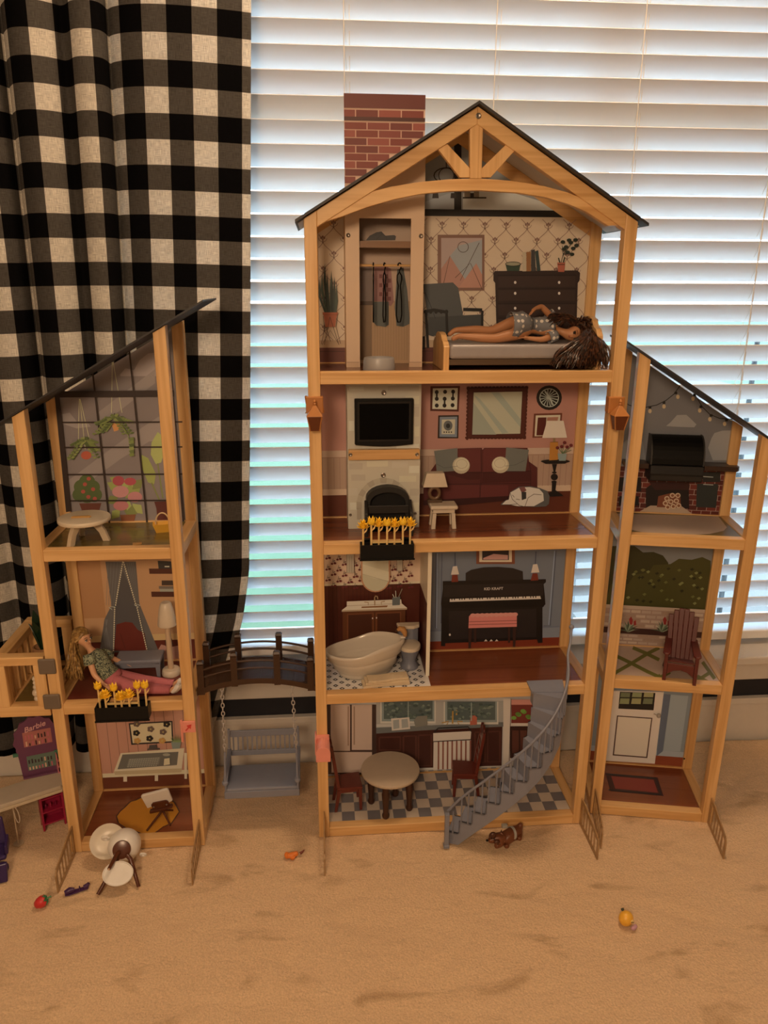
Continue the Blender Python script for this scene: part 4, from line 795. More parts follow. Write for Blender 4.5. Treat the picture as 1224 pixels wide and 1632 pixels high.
prints('counter_things_print', bp1, W0, YB, cK, [('p', P('#b09a84', 'f1'), [(370, 155), (475, 148), (480, 215), (375, 225)]), ('p', P('#6e6258', 'f1'), [(382, 165), (416, 160), (418, 210), (384, 216)]), ('p', P('#6e6258', 'f1'), [(430, 160), (465, 156), (470, 205), (432, 210)]), ('l', P('#b09a84', 'f1'), 5, [(424, 152), (424, 220)]), ('p', P('#55493e', 'f1'), [(500, 165), (520, 142), (578, 138), (578, 195), (510, 205)]), ('l', P('#7a5426', 'f1'), 9, [(722, 185), (724, 110), (745, 108), (745, 135)]), ('l', P('#7a5426', 'f1'), 6, [(660, 180), (700, 172), (690, 190)]), ('l', P('#7a5426', 'f1'), 6, [(780, 172), (750, 172), (758, 188)]), ('p', P('#7a3b2a', 'f1'), [(824, 148), (836, 138), (850, 138), (862, 148), (862, 190), (822, 193)]), ('l', P('#120c0b', 'f1'), 9, [(842, 138), (842, 122), (832, 124)])], 90)
prints('kitchen_end_print', bp1, W0, YB, cK, [('r', P('#9a8272', 'f1'), 1012, 40, 1056, 430), ('l', P('#4a3a34', 'f1'), 4, [(1056, 40), (1045, 430)]), ('r', P('#8c5446', 'f1'), 1058, 45, 1180, 75), ('r', P('#4e1a14', 'f1'), 1058, 75, 1180, 180), ('r', P('#a38a74', 'f1'), 1056, 180, 1180, 196), ('r', P('#200c09', 'f1'), 1050, 198, 1180, 380)]+[('e', P(('#4c5e22', '#3f4e1c')[i % 2], 'f1'), 1072+(i*29 % 90), 150-(i*17 % 48), 15, 11) for i in range(10)]+[('r', P('#3a1a12', 'f1'), 1062, 220, 1100, 350), ('r', P('#3a1a12', 'f1'), 1108, 220, 1145, 350)], 105)
# ================================================================== SIDE TOWERS
def fence_foot(root, x, fr, name='fence_foot'):
    """cut-out picket brace that stands out in front of a post"""
    b = MB(); t = .0024; L = .108
    YZ = lambda u, v, w: (w, u, v)
    x0, x1 = x-t/2, x+t/2
    b.prism([(-.0002, 0), (-.0002, .064), (-.008, .064), (-.008, 0)], YZ, x0, x1)
    b.prism([(-L+.008, 0), (-L+.008, .046), (-L+.005, .046), (-L, .038), (-L, 0)], YZ, x0, x1)
    b.prism([(-.008, 0), (-.008, .006), (-L+.008, .006), (-L+.008, 0)], YZ, x0, x1)
    b.prism([(-.008, .064), (-.008, .056), (-L+.008, .039), (-L+.008, .048), (-.022, .064)], YZ, x0, x1)
    for i in range(5):
        y = -.0205-i*.0155; zt = .056-.017*(-y-.008)/.092
        b.prism([(y, .006), (y-.0034, .006), (y-.0034, zt), (y, zt)], YZ, x0+.0004, x1-.0004)
    return b.build(name, PLY, root)
for x in (.011, WM-.006): fence_foot(tw, x, W0)

# ---------------------------------------------------------------- left tower
WLf, DLf = .2655, .188; YL = .173; ZLL = [.0213, .3347, .6446]
lt = thing('dollhouse_tower', 'three-storey wooden dollhouse tower with slanted roof in front of the gingham curtain', 'dollhouse', (-.4984, -.0048, 0), -.0014)
zol = lambda x: .8841+.5672*x
frame_parts(lt, WLf, DLf, ZLL, zol)
xr = LF.y(322, 479, -.012).x
b = MB(); b.prism([(-.05, zol(-.05)+.001), (xr, zol(xr)+.001), (xr, zol(xr)+.0040), (-.05, zol(-.05)+.0040)], XZ, -.006, DLf-.02); b.build('roof_panel', DARK, lt)
for x in (.008, WLf-.008): fence_foot(lt, x, LF)
OLIVE = wood('olive_printed_floor', (.17, .125, .035), (.13, .09, .025), 0, .6, .2)
flL = [floor_panel(lt, WLf, DLf, ZLL[0], FLOORBOARD), floor_panel(lt, WLf, DLf, ZLL[1], flat('maroon_floor', (.15, .032, .022), .35)), floor_panel(lt, WLf, DLf, ZLL[2], OLIVE)]
gl3 = MB().prism([(PP, ZLL[2]-.01), (WLf-PP, ZLL[2]-.01), (WLf-PP, zol(WLf-PP)-.003), (PP, zol(PP)-.003)], XZ, YL, YL+.004).build('back_panel', P('#6e5a52', 'l3', .3), lt)
DKL = P('#241612', 'l3')
G = lambda h: P(h, 'l3')
prints('sky_print', gl3, LF, YL, cL1, [('p', G('#8a7268'), [(690, 420), (720, 385), (770, 395), (800, 340), (850, 300), (890, 295), (895, 430), (690, 430)]), ('p', G('#826c62'), [(345, 650), (400, 640), (440, 690), (500, 690), (520, 720), (440, 730), (350, 700)]), ('p', G('#826c62'), [(840, 780), (870, 755), (930, 760), (925, 800), (840, 805)]), ('p', G('#7c665c'), [(350, 1060), (700, 800), (930, 650), (930, 760), (700, 900), (380, 1130)]), ('p', G('#7c665c'), [(560, 640), (890, 390), (890, 470), (570, 720)])], 1)
GRN = [G(h) for h in ('#56562c', '#626030', '#444624', '#726c3a')]
def fern(cx, cy, w, h, n, seed):
    r = random.Random(seed); out = []
    for i in range(n):
        a = -PI*.08+PI*1.16*i/(n-1); ex = cx+w*math.cos(a)*r.uniform(.7, 1); ey = cy+h*.25*math.sin(a)*-.6+r.uniform(.2, 1)*h*abs(math.cos(a))**.5
        mx, my = (cx+ex)/2, min(cy, ey)-10
        out.append(('l', GRN[i % 4], 4, [(cx, cy), (mx, my), (ex, ey)]))
        for t in (.4, .55, .7, .85, 1):
            x = cx+(ex-cx)*t; y = cy+(ey-cy)*t-10*(1-t)
            out.append(('p', GRN[(i+1) % 4], [(x, y), (x+14, y-9), (x+24, y-4), (x+12, y+5)])); out.append(('p', GRN[(i+2) % 4], [(x, y), (x-14, y-7), (x-24, y), (x-12, y+7)]))
    return out
prints('hanging_plant_print', gl3, LF, YL, cL1, [('l', G('#a8966c'), 3, [(645, 350), (640, 640)]), ('l', G('#a8966c'), 3, [(650, 350), (700, 640)]), ('p', G('#a86a3c'), [(640, 700), (690, 700), (680, 740), (655, 748)])]+fern(660, 670, 110, 130, 13, 3)+[('l', GRN[1], 4, [(700, 700), (740, 760), (760, 880)])]+[('p', GRN[i % 4], [(745, 780+i*18), (772, 774+i*18), (778, 790+i*18), (755, 796+i*18)]) for i in range(6)], 10)
prints('hanging_plant_print', gl3, LF, YL, cL1, [('l', G('#a8966c'), 3, [(455, 560), (450, 820)]), ('l', G('#a8966c'), 3, [(460, 560), (520, 820)]), ('l', G('#a8966c'), 3, [(458, 560), (490, 850)]), ('e', G('#94402c'), 495, 884, 30, 24)]+fern(490, 800, 90, 110, 11, 9), 10)
bush = [('e', GRN[2], 500+dx, 1085+dy, 46, 42) for dx, dy in ((0, -50), (-30, -20), (28, -18), (-38, 25), (40, 25), (0, 30))]+[('e', G('#8c3a2e'), x, y, 12, 11) for x, y in ((510, 1018), (488, 1050), (535, 1078), (478, 1092), (508, 1122), (545, 1132))]+[('p', G('#53281c'), [(455, 1160), (582, 1158), (570, 1200), (470, 1200)])]
prints('flower_bush_print', gl3, LF, YL, cL1, bush, 10)
LFE = [G('#7c743c'), G('#8a8048'), G('#686034')]
flw = [('p', LFE[i % 3], [(x, y), (x+dx*.5-dy*.35, y+dy*.5+dx*.35), (x+dx, y+dy), (x+dx*.5+dy*.35, y+dy*.5-dx*.35)]) for i, (x, y, dx, dy) in enumerate([(690, 1080, -75, -40), (700, 1080, 50, -70), (680, 1120, -70, 40), (720, 1130, 90, -80), (760, 1160, 60, 60), (700, 1180, 90, 40), (690, 1190, -50, 60), (740, 1030, 60, 30), (760, 1080, 60, -60), (690, 1040, -60, -30), (730, 1200, 10, -60)])]
flw += [('e', G(c), x, y, rx, ry) for c, x, y, rx, ry in (('#8a3638', 680, 1030, 34, 28), ('#8e383a', 748, 1034, 34, 22), ('#a0645c', 692, 1092, 48, 34), ('#9c5e58', 775, 1122, 42, 30), ('#985650', 695, 1172, 44, 28))]+[('p', G('#6a3a24'), [(690, 1225), (780, 1222), (770, 1265), (700, 1268)])]
prints('pink_bouquet_print', gl3, LF, YL, cL1, flw, 10)
prints('banana_plant_print', gl3, LF, YL, cL1, [('p', LFE[1], [(905, 750), (930, 770), (945, 860), (925, 925), (895, 935), (865, 880), (870, 810)]), ('p', LFE[0], [(812, 880), (850, 900), (895, 990), (885, 1050), (850, 1040), (815, 960)]), ('l', LFE[2], 8, [(905, 930), (935, 1130)]), ('l', LFE[2], 8, [(870, 1040), (915, 1140)]), ('p', LFE[1], [(955, 800), (985, 790), (1000, 880), (985, 960), (955, 940)]), ('p', G('#4a1f18'), [(885, 1150), (1015, 1145), (1010, 1190), (990, 1270), (905, 1275), (898, 1190)])], 10)
grid = [('p', DKL, [(318, 520), (345, 512), (415, 1200), (385, 1205)]), ('p', DKL, [(330, 514), (1000, 508), (1000, 545), (340, 550)])]
for a, b2 in (((537, 400), (634, 1275)), ((745, 265), (848, 1265)), ((950, 140), (1056, 1262))): grid.append(('l', DKL, 10, [a, b2]))
for y in (692, 835, 990, 1140): grid.append(('l', DKL, 8, [(350+(y-550)*.1, y), (1050, y-3)]))
grid += [('l', DKL, 16, [(400, 1280), (1056, 1268)]), ('p', DKL, [(945, 150), (962, 140), (1062, 1262), (1040, 1262)])]
prints('window_grid_print', gl3, LF, YL, cL1, grid, 110)
# middle room
Q = lambda h: P(h, 'l2')
m2 = back_panel(lt, WLf, DLf, ZLL[1]-.01, ZLL[2]-.010, Q('#8f6040'), YL)
zy = lambda y: LF.y(*cL2(700, y), YL).z
prints('skirting_print', m2, LC, YL, ID, [('R', Q('#9a7048'), PP, zy(548), WLf-PP, zy(512)), ('R', Q('#4a1a10'), PP, ZLL[1], WLf-PP, zy(548)), ('R', Q('#855434'), PP, ZLL[1]+.1, PP+.045, ZLL[2]-.012)], 1)
prints('canopy_print', m2, LF, YL, cL2, [('p', Q('#4c3f39'), [(605, 90), (780, 90), (800, 330), (905, 590), (925, 610), (570, 610), (600, 420), (640, 340)]), ('p', Q('#3e332f'), [(705, 140), (790, 340), (850, 600), (655, 605), (655, 350)]), ('p', Q('#4e1a12'), [(655, 600), (668, 450), (720, 435), (760, 440), (790, 480), (830, 500), (845, 600)]), ('l', Q('#3a1410'), 3, [(690, 500), (720, 590)])]+[('l', Q('#5c4e46'), 2, [(620+i*18, 95), (610+i*14, 340)]) for i in range(5)]+[('l', Q('#5c4e46'), 2, [(600-i*4+20, 420), (580+i*14, 600)]) for i in range(5)]+[('l', Q('#5c4e46'), 2, [(730+i*12, 95), (780+i*5, 320)]) for i in range(4)]+
       [('e', Q('#a4896a'), 705-i*2.0, 92+i*12.2, 4, 5) for i in range(21)]+[('e', Q('#a4896a'), 660-i*.3, 350+i*12.2, 4, 5) for i in range(21)]+[('e', Q('#a4896a'), 712+i*3.6, 92+i*12.2, 4, 5) for i in range(21)]+[('e', Q('#a4896a'), 790+i*2.9, 350+i*12.2, 4, 5) for i in range(21)]+[('l', Q('#8a7a68'), 5, [(630, 345), (650, 360), (640, 340), (665, 345)]), ('l', Q('#8a7a68'), 5, [(775, 330), (800, 345), (785, 325), (808, 335)])], 8)
prints('wall_shelf_print', m2, LF, YL, cL2, [('p', Q('#3c1a10'), [(855, 130), (1010, 130), (1005, 160), (858, 160)]), ('p', Q('#3c1a10'), [(868, 262), (1010, 262), (1008, 292), (870, 292)]), ('p', Q('#2c2420'), [(905, 85), (1010, 90), (1010, 130), (910, 130)]), ('l', Q('#9a8a70'), 7, [(945, 118), (972, 118)]), ('r', Q('#5a463a'), 912, 230, 1010, 246), ('r', Q('#7a6a5a'), 918, 246, 1010, 262), ('r', Q('#34221a'), 928, 198, 1010, 226)], 8)
prints('pink_animal_print', m2, LF, YL, cL2, [('p', Q('#8a5a4a'), [(905, 600), (925, 565), (980, 580), (1030, 570), (1030, 650), (930, 650)]), ('p', Q('#3c2018'), [(945, 540), (985, 530), (1000, 570), (950, 575)])], 8)
# ground room
O = lambda h: P(h, 'l1')
m1 = back_panel(lt, WLf, DLf, ZLL[0]-.01, ZLL[1]-.010, O('#8a5640'), YL)
zy1 = lambda y: LF.y(*cL3(800, y), YL).z
prints('plank_wall_print', m1, LC, YL, ID, [('R', O('#5f3a2a'), PP+.0205*i, zy1(445), PP+.0205*i+.0011, ZLL[1]-.012) for i in range(1, 11)]+[('R', O('#a5805c'), PP, zy1(462), WLf-PP, zy1(440)), ('R', O('#4a1f10'), PP, ZLL[0], WLf-PP, zy1(462))], 1)
mon = [('p', O('#1b1513'), [(698, 178), (935, 165), (940, 282), (712, 295)]), ('p', O('#9a7a58'), [(706, 185), (928, 172), (932, 275), (720, 286)])]
for i, (x, y) in enumerate(((742, 182), (740, 230), (745, 272), (818, 208), (812, 258), (880, 270), (885, 222), (905, 180))):
    mon += [('e', O(('#4a3428', '#8a5a2c', '#17110f')[(i*2) % 3]), x+11*math.cos(t), y+9*math.sin(t), 9, 8) for t in [k*2*PI/5 for k in range(5)]]+[('e', O('#8a6a38'), x, y, 4, 4)]
mon += [('p', O('#3a2c24'), [(812, 292), (850, 290), (856, 312), (806, 314)]), ('p', O('#3a2c24'), [(800, 312), (868, 308), (868, 316), (800, 320)])]
prints('monitor_print', m1, LF, YL, cL3, mon, 15)
kb = [('p', O('#a5835f'), [(655, 338), (1000, 310), (985, 432), (975, 440), (625, 452), (618, 440)]), ('p', O('#8a6a4a'), [(618, 436), (985, 420), (985, 438), (975, 442), (625, 455)]), ('p', O('#4e4034'), [(665, 345), (968, 330), (960, 402), (638, 425)]), ('p', O('#5c4c3e'), [(700, 368), (870, 358), (862, 400), (688, 412)])]
for r in range(5):
    for c in range(13): kb.append(('p', O('#74614e'), [(704-r*2.5+c*12.6, 370+r*8.5-c*.75), (713-r*2.5+c*12.6, 369.5+r*8.5-c*.75), (712-r*2.5+c*12.6, 375+r*8.5-c*.75), (703-r*2.5+c*12.6, 375.5+r*8.5-c*.75)]))
kb += [('p', O('#9a7c5c'), [(893, 362), (922, 358), (924, 392), (890, 398)]), ('e', O('#74604c'), 905, 340, 20, 8), ('r', O('#a5835f'), 670, 458, 690, 492), ('r', O('#a5835f'), 842, 448, 860, 482), ('p', O('#a5835f'), [(1000, 330), (1016, 330), (1016, 470), (1002, 470)])]
prints('desk_print', m1, LF, YL, cL3, kb, 40)
prints('desk_plant_print', m1, LF, YL, cL3, [('p', O('#5d5648'), [(930, 270), (985, 266), (978, 306), (938, 308)])]+[('p', O('#5c5a34'), [(940+i*6, 272), (925+i*11, 225+abs(i-3)*6), (948+i*6, 272)]) for i in range(7)], 120)
# printed hide rug on the floor
hd_ = [(520, 265), (560, 225), (600, 215), (640, 195), (700, 205), (760, 215), (830, 205), (880, 230), (900, 265), (918, 300), (890, 340), (860, 385), (800, 410), (760, 440), (720, 468), (650, 465), (590, 440), (540, 430), (470, 385), (455, 335), (480, 300)]
cH = crop(90, 1230, 4.708)
prints('hide_rug_print', flL[0], LF, 0, cH, [('p', O('#33160c'), [(690+(x-690)*1.045, 335+(y-335)*1.06) for x, y in hd_]), ('p', O('#8a4c10'), hd_)], 1, onz=ZLL[0]-.0017)

# ---------------------------------------------------------------- right tower
WRt, DRt = .2545, .183; YR = .168; ZRR = [.0213, .3275, .6385]
rt = thing('dollhouse_tower', 'three-storey wooden dollhouse tower with slanted roof and grill print at the right', 'dollhouse', (.5862, .0282, .0012), rot=(Matrix.Rotation(-.1909, 3, 'Z') @ Matrix.Rotation(.010, 3, 'Y')).to_euler())
zor = lambda x: .9839-.616*x
frame_parts(rt, WRt, DRt, ZRR, zor)
b = MB(); b.prism([(-.025, zor(-.025)+.001), (WRt+.03, zor(WRt+.03)+.001), (WRt+.03, zor(WRt+.03)+.0048), (-.025, zor(-.025)+.0048)], XZ, -.004, DRt-.01); b.build('roof_panel', DARK, rt)
for x in (.006, WRt-.008): fence_foot(rt, x, RF)
S = lambda h: P(h, 'l3')
flR = [floor_panel(rt, WRt, DRt, ZRR[0], FLOORBOARD), floor_panel(rt, WRt, DRt, ZRR[1], flat('paver_print', (.55, .43, .36), .35)), floor_panel(rt, WRt, DRt, ZRR[2], flat('lawn_print', (.13, .10, .03), .35))]
r3 = MB().prism([(PP, ZRR[2]-.01), (WRt-PP, ZRR[2]-.01), (WRt-PP, zor(WRt-PP)-.003), (PP, zor(PP)-.003)], XZ, YR, YR+.004).build('back_panel', S('#5d524e'), rt)
prints('cloud_print', r3, RF, YR, cR1, [('p', S('#7d6e66'), [(570, 640), (600, 615), (640, 570), (700, 568), (735, 600), (765, 630), (750, 648), (640, 645)]), ('p', S('#7d6e66'), [(860, 720), (880, 685), (930, 670), (985, 668), (985, 860), (870, 860), (840, 780)]), ('p', S('#6c605a'), [(280, 760), (330, 720), (420, 740), (440, 860), (260, 860)])], 1)
SL = S('#141010')
prints('string_lights_print', r3, RF, YR, cR1, [('l', SL, 5, [(300, 480), (330, 505), (380, 518), (440, 520), (510, 505), (570, 475), (620, 435), (660, 380)]), ('l', SL, 5, [(750, 435), (775, 470), (800, 515), (850, 565), (910, 590), (1000, 597)])]+[('r', SL, x-9, y-6, x+9, y+10) for x, y in ((466, 518), (556, 488), (632, 426), (752, 438), (793, 514), (858, 570), (957, 600))]+[('e', S('#a08060'), x, y+26, 11, 14) for x, y in ((466, 518), (556, 488), (645, 426), (742, 438), (785, 514), (850, 570), (945, 600))], 8)
BRK = [S('#4a1812'), S('#571e16'), S('#3f130e')]
ov_ = MB()
zb0 = RF.y(*cR1(800, 1215), YR).z; zb1 = RF.y(*cR1(800, 915), YR).z; xb0 = PP; xb1 = RF.y(*cR1(935, 1000), YR).x
ovb = MB().box(xb0, xb1, YR-.0010, YR-.0002, zb0, zb1).build('outdoor_oven_print', S('#8a6a58'), rt)
nr = 9; bh2 = (zb1-zb0)/nr; bw2 = .0195
for r in range(nr):
    x = xb0-(bw2/2 if r % 2 else 0)
    while x < xb1-.001:
        a, c = max(x+.0006, xb0), min(x+bw2-.0006, xb1)
        if c-a > .002: MB().box(a, c, YR-.0013, YR-.0010, zb0+r*bh2+.0006, zb0+(r+1)*bh2-.0004).build('brick', BRK[(r*2+int(x*900)) % 3], ovb)
        x += bw2
prints('oven_openings_print', ovb, RF, YR-.0013, cR1, [('p', S('#150b09'), [(440, 1165), (440, 1040), (480, 1010), (715, 1010), (718, 1170)]), ('p', S('#2a0f0c'), [(460, 1000), (720, 1000), (716, 1050), (500, 1050)]), ('p', S('#8a6a54'), [(395, 1190), (470, 1150), (670, 1155), (735, 1200), (735, 1212), (395, 1208)]), ('p', S('#1f1e1b'), [(768, 1010), (905, 1012), (890, 1165), (762, 1160)]), ('l', S('#8a7c6c'), 5, [(808, 1014), (872, 1018)]), ('r', S('#1b1815'), 805, 935, 918, 1000), ('l', S('#8a7c6c'), 5, [(808, 964), (872, 968)]), ('p', S('#120b0a'), [(262, 970), (410, 970), (410, 1060), (250, 1060)]), ('p', S('#120b0a'), [(270, 1090), (395, 1090), (395, 1150), (265, 1150)])]+
       [('p', S('#5d2c1a'), [(510, 1160), (520, 1090), (600, 1070), (660, 1080), (665, 1165)])]+[('e', S('#a07c60'), x, y, 17, 16) for x, y in ((575, 1105), (610, 1085), (645, 1085), (565, 1135), (600, 1125), (635, 1120), (580, 1160), (615, 1155), (650, 1150))]+[('e', S('#6a3a24'), x, y, 10, 9) for x, y in ((575, 1105), (610, 1085), (645, 1085), (565, 1135), (600, 1125), (635, 1120), (580, 1160), (615, 1155), (650, 1150))], 3)
prints('patio_print', flR[2], RF, 0, cR1, [('p', S('#8a6a56'), [(200, 1200), (905, 1220), (960, 1290), (940, 1312), (850, 1332), (700, 1340), (560, 1338), (420, 1322), (340, 1305), (200, 1290)])], 1, onz=ZRR[2]-.0017)
# hedge terrace
H = lambda h: P(h, 'f2')
r2 = back_panel(rt, WRt, DRt, ZRR[1]-.01, ZRR[2]-.010, H('#5d5452'), YR)
zr2 = lambda y: RF.y(*cR2(450, y), YR).z
prints('hedge_print', r2, RF, YR, cR2, [('p', H('#26200c'), [(180, 360), (180, 60), (330, 60), (370, 90), (420, 88), (465, 105), (490, 140), (480, 360)]), ('p', H('#332b10'), [(180, 360), (220, 240), (300, 240), (330, 195), (395, 185), (420, 150), (500, 145), (540, 120), (600, 125), (650, 112), (690, 130), (690, 360)])]+[('p', H(('#1a1608', '#4c4420', '#5e5630')[i % 3]), [(x, y), (x+12, y-7), (x+20, y), (x+9, y+8)]) for i, (x, y) in enumerate([(random.uniform(250, 640), random.uniform(165, 330)) for _ in range(46)])], 1)
prints('garden_wall_print', r2, LC, YR, ID, [('R', H('#7a5a4c'), PP, zr2(545), WRt-PP, zr2(352)), ('R', H('#8a6c5c'), PP, zr2(362), WRt-PP, zr2(346)), ('R', H('#2c1410'), PP, zr2(480), WRt-PP, zr2(452))], 60)
gbm = {}
for r in range(8):
    zc = zr2(366+r*22 if r < 4 else 484+(r-4)*16); hgt = .0062 if r < 4 else .0045
    x = PP+(0 if r % 2 else .011)
    while x < WRt-PP-.004:
        c = min(x+.0205, WRt-PP); MB().box(x+.0006, c-.0006, YR-.0048, YR-.0038, zc-hgt, zc).build('brick', [H('#86685a'), H('#785848'), H('#8e7060')][(r+int(x*700)) % 3], r2); x += .0222
RDF = H('#6a1a18'); LVS = H('#4a4a38')
gp = []
for cx in (300, 460):
    for i in range(9):
        a = math.radians(200+i*17.5); gp.append(('p', [LVS, H('#2f3022'), H('#6a6450')][i % 3], [(cx-5, 466), (cx+58*math.cos(a)*.5-4, 466+62*math.sin(a)*.55), (cx+60*math.cos(a), 466+64*math.sin(a)+10), (cx+58*math.cos(a)*.5+6, 466+62*math.sin(a)*.5), (cx+5, 466)]))
    gp += [('p', RDF, [(cx+8, 430), (cx+4, 405), (cx+14, 392), (cx+22, 410), (cx+18, 432)]), ('p', RDF, [(cx+26, 436), (cx+26, 415), (cx+36, 410), (cx+38, 432)])]
prints('garden_plant_print', r2, RF, YR-.005, cR2, gp, 1)
GS = H('#4a4016')
prints('paver_joint_print', flR[1], RF, 0, cR3, [('l', GS, 26, a) for a in ([(60, 355), (200, 275), (330, 195), (420, 150)], [(80, 200), (215, 265), (330, 325), (470, 390)], [(225, 150), (320, 190), (420, 240)], [(410, 380), (500, 330)], [(690, 400), (800, 330)], [(740, 255), (830, 380)], [(700, 360), (790, 410)])], 1, onz=ZRR[1]-.0017)
prints('paver_edge_print', flR[1], RF, 0, cR3, [('p', GS, [(60, 380), (60, 340), (100, 345), (160, 380)]), ('p', GS, [(370, 390), (420, 345), (470, 392)])], 12, onz=ZRR[1]-.0017)
# entrance
E1 = lambda h: P(h, 'f1')
r1 = back_panel(rt, WRt, DRt, ZRR[0]-.01, ZRR[1]-.010, E1('#575250'), YR)
zr1 = lambda y: RF.y(*cR3(520, y), YR).z
prints('entry_wall_print', r1, LC, YR, ID, [('R', E1('#5a2412'), PP, ZRR[0], WRt-PP, zr1(955)), ('R', E1('#6a625e'), PP, zr1(955), WRt-PP, zr1(915))], 1)
prints('entry_panel_print', r1, RF, YR, cR3, [('p', E1('#3f3d42'), [(450, 490), (505, 495), (445, 915), (400, 950)]), ('p', E1('#66605c'), [(505, 495), (635, 505), (575, 915), (450, 910)])], 8)
def local_poly(fr, cv, pts, ly): return [(q.x, q.z) for q in (fr.y(*cv(x, y), ly) for x, y in pts)]
yd = YR-.006
dr = MB().prism(local_poly(RF, cR3, [(75, 470), (455, 478), (388, 1008), (18, 985)], yd), XZ, yd, YR-.0004).build('door', P('#a58670', 'f1'), rt, bevel=.0006)
prints('door_panel_print', dr, RF, yd, cR3, [('p', E1('#2b1712'), [(108, 650), (370, 668), (332, 965), (76, 945)]), ('p', E1('#9c7a66'), [(116, 658), (361, 675), (324, 956), (86, 937)]), ('p', E1('#0f0c0b'), [(130, 475), (392, 484), (378, 612), (118, 600)])], 1)
for i in range(3):
    for j in range(2):
        MB().prism(local_poly(RF, cR3, [(138+i*86-j*5, 480+j*42), (206+i*86-j*5, 482+j*42), (202+i*86-j*6, 515+j*50), (132+i*86-j*6, 513+j*50)], yd), XZ, yd-.0008, yd-.0003).build('pane', P(['#4a4630', '#5d5638', '#6a5c3c'][(i+j) % 3], 'f1', .12), dr)
q = RF.y(*cR3(412, 642), yd); MB().ball((q.x, q.y-.006, q.z), .005, .004, .006).tube([(q.x-.010, q.y-.0005, q.z+.001), (q.x, q.y-.006, q.z)], .0012, 6).build('handle', flat('door_handle_grey', (.45, .42, .38), .3), dr, smooth=.8)
prints('doormat_print', flR[0], RF, 0, cR3, [('p', E1('#2a0e0a'), [(22, 1075), (408, 1108), (452, 1245), (60, 1210)]), ('p', E1('#5a1c14'), [(65, 1098), (378, 1126), (412, 1222), (95, 1190)]), ('l', E1('#15100f'), 8, [(40, 1086), (395, 1116), (432, 1236)]), ('l', E1('#15100f'), 8, [(45, 1200), (430, 1236)])], 1, onz=ZRR[0]-.0017)
for px, py in ((605, 970),): 
    q = RF.y(*cR3(px, py), DRt-PP); MB().ball((q.x, q.y, q.z), .0022, .0006, .0022, 8, 6).build('screw_hole', BLACKP, rt)

# ---------------------------------------------------------------- balcony joined to the left tower
q = LF.y(38, 991, .165); xb = q.x; zrail = q.z
ba = thing('dollhouse_balcony', 'wooden railed dollhouse balcony clipped to the left edge of the tower', 'balcony', LF.w((0, 0, 0)), -.0014)
zf_ = ZLL[1]; r_ = .0165
zfr = LF.y(20, 1049, 0).z
xr0 = -.0025
MB().box(xb, xr0, 0, PP, zf_-PP, zf_).build('front_beam', PINE[0], ba, bevel=.0012)
MB().box(xb, xr0, .165, .165+PP, zf_-PP, zf_).build('back_beam', PINE[0], ba, bevel=.0012)
for x in (xb, xr0-PP): MB().box(x, x+PP, PP, .165, zf_-PP, zf_).build('side_beam', PINE[1], ba, bevel=.0012)
MB().box(xb+PP*.5, xr0-PP*.5, PP*.5, .165+PP*.5, zf_-.008, zf_-.0018).build('floor_panel', OLIVE, ba)
for x in (xb, xr0-PP):
    for y in (0, .165): MB().box(x, x+PP, y, y+PP, zf_+.0002, zfr-r_).build('corner_post', PINE[2], ba, bevel=.001)
MB().box(xb, xr0, 0, PP, zfr-r_, zfr).build('rail', PINE[0], ba, bevel=.0012)
MB().box(xb, xr0, .165, .165+PP, zfr-r_, zfr).build('rail', PINE[0], ba, bevel=.0012)
MB().box(xb, xb+PP, PP, .165, zfr-r_, zfr).build('rail', PINE[1], ba, bevel=.0012)
for i in range(4):
    y = .045+i*.03; MB().box(xb+.004, xb+.016, y-.005, y+.005, zf_+.0002, zfr-r_).build('baluster', PINE[2], ba, bevel=.0008)
for i in range(3):
    x = xb+.045+i*.032
    if x < xr0-.03: MB().box(x-.005, x+.005, .170, .181, zf_+.0002, zfr-r_).build('baluster', PINE[2], ba, bevel=.0008)
for px, py in ((75, 1062), (83, 1118)):
    q = LF.y(px, py, -.003); s2 = .0155
    MB().box(q.x-s2, q.x+s2, -.0065, -.0008, q.z-s2, q.z+s2).build('joining_clip', flat('taupe_plastic', (.16, .125, .095), .5), ba, bevel=.0045, seg=3)
# ================================================================== FITTINGS ON THE TOWERS
def lantern(px, py, label, fr, loc):
    t = thing('toy_lantern', label, 'lantern', loc, 0, 'copper lanterns on the tower posts')
    # bracket clasps the front of a post; origin = middle of the post's front face
    b = MB().box(-.0150, .0150, -.006, -.0003, -.0145, .0145).box(-.0150, -.0112, -.0003, .012, -.0145, .0145).box(.0112, .0150, -.0003, .012, -.0145, .0145)
    b.build('bracket', COPPER, t, bevel=.0018)
    y = -.022; Fq = lambda h, z: [(-h, y-h, z), (h, y-h, z), (h, y+h, z), (-h, y+h, z)]
    MB().hexa(Fq(.0078, -.041), Fq(.0122, -.0155)).build('body', flat('lantern_body', (.13, .035, .010), .3), t, bevel=.0006)
    gb = MB()
    for sx in (-1, 1):
        for sy in (-1, 1): gb.bar((sx*.0079, y+sy*.0079, -.041), (sx*.0124, y+sy*.0124, -.0155), .0016, .0016)
    gb.build('ribs', COPPER, t)
    MB().hexa(Fq(.0140, -.0155), Fq(.0030, .0015)).build('roof', COPPER, t, bevel=.0006)
    MB().lathe([(.0030, .0015), (.0022, .0030), (.0034, .0050), (.0018, .0066), (.0030, .0085), (.0022, .0105), (0, .0135)], 12, (0, y, 0)).build('finial', COPPER, t, smooth=.9)
    MB().tube([(0, -.006, -.006), (0, y+.012, -.012)], .0035, 8).build('arm', COPPER, t, smooth=.8)
    return t
q = W0.y(500, 645, 0); lantern(0, 0, 'copper toy lantern on the post by the television room', W0, (PP/2, 0, q.z))
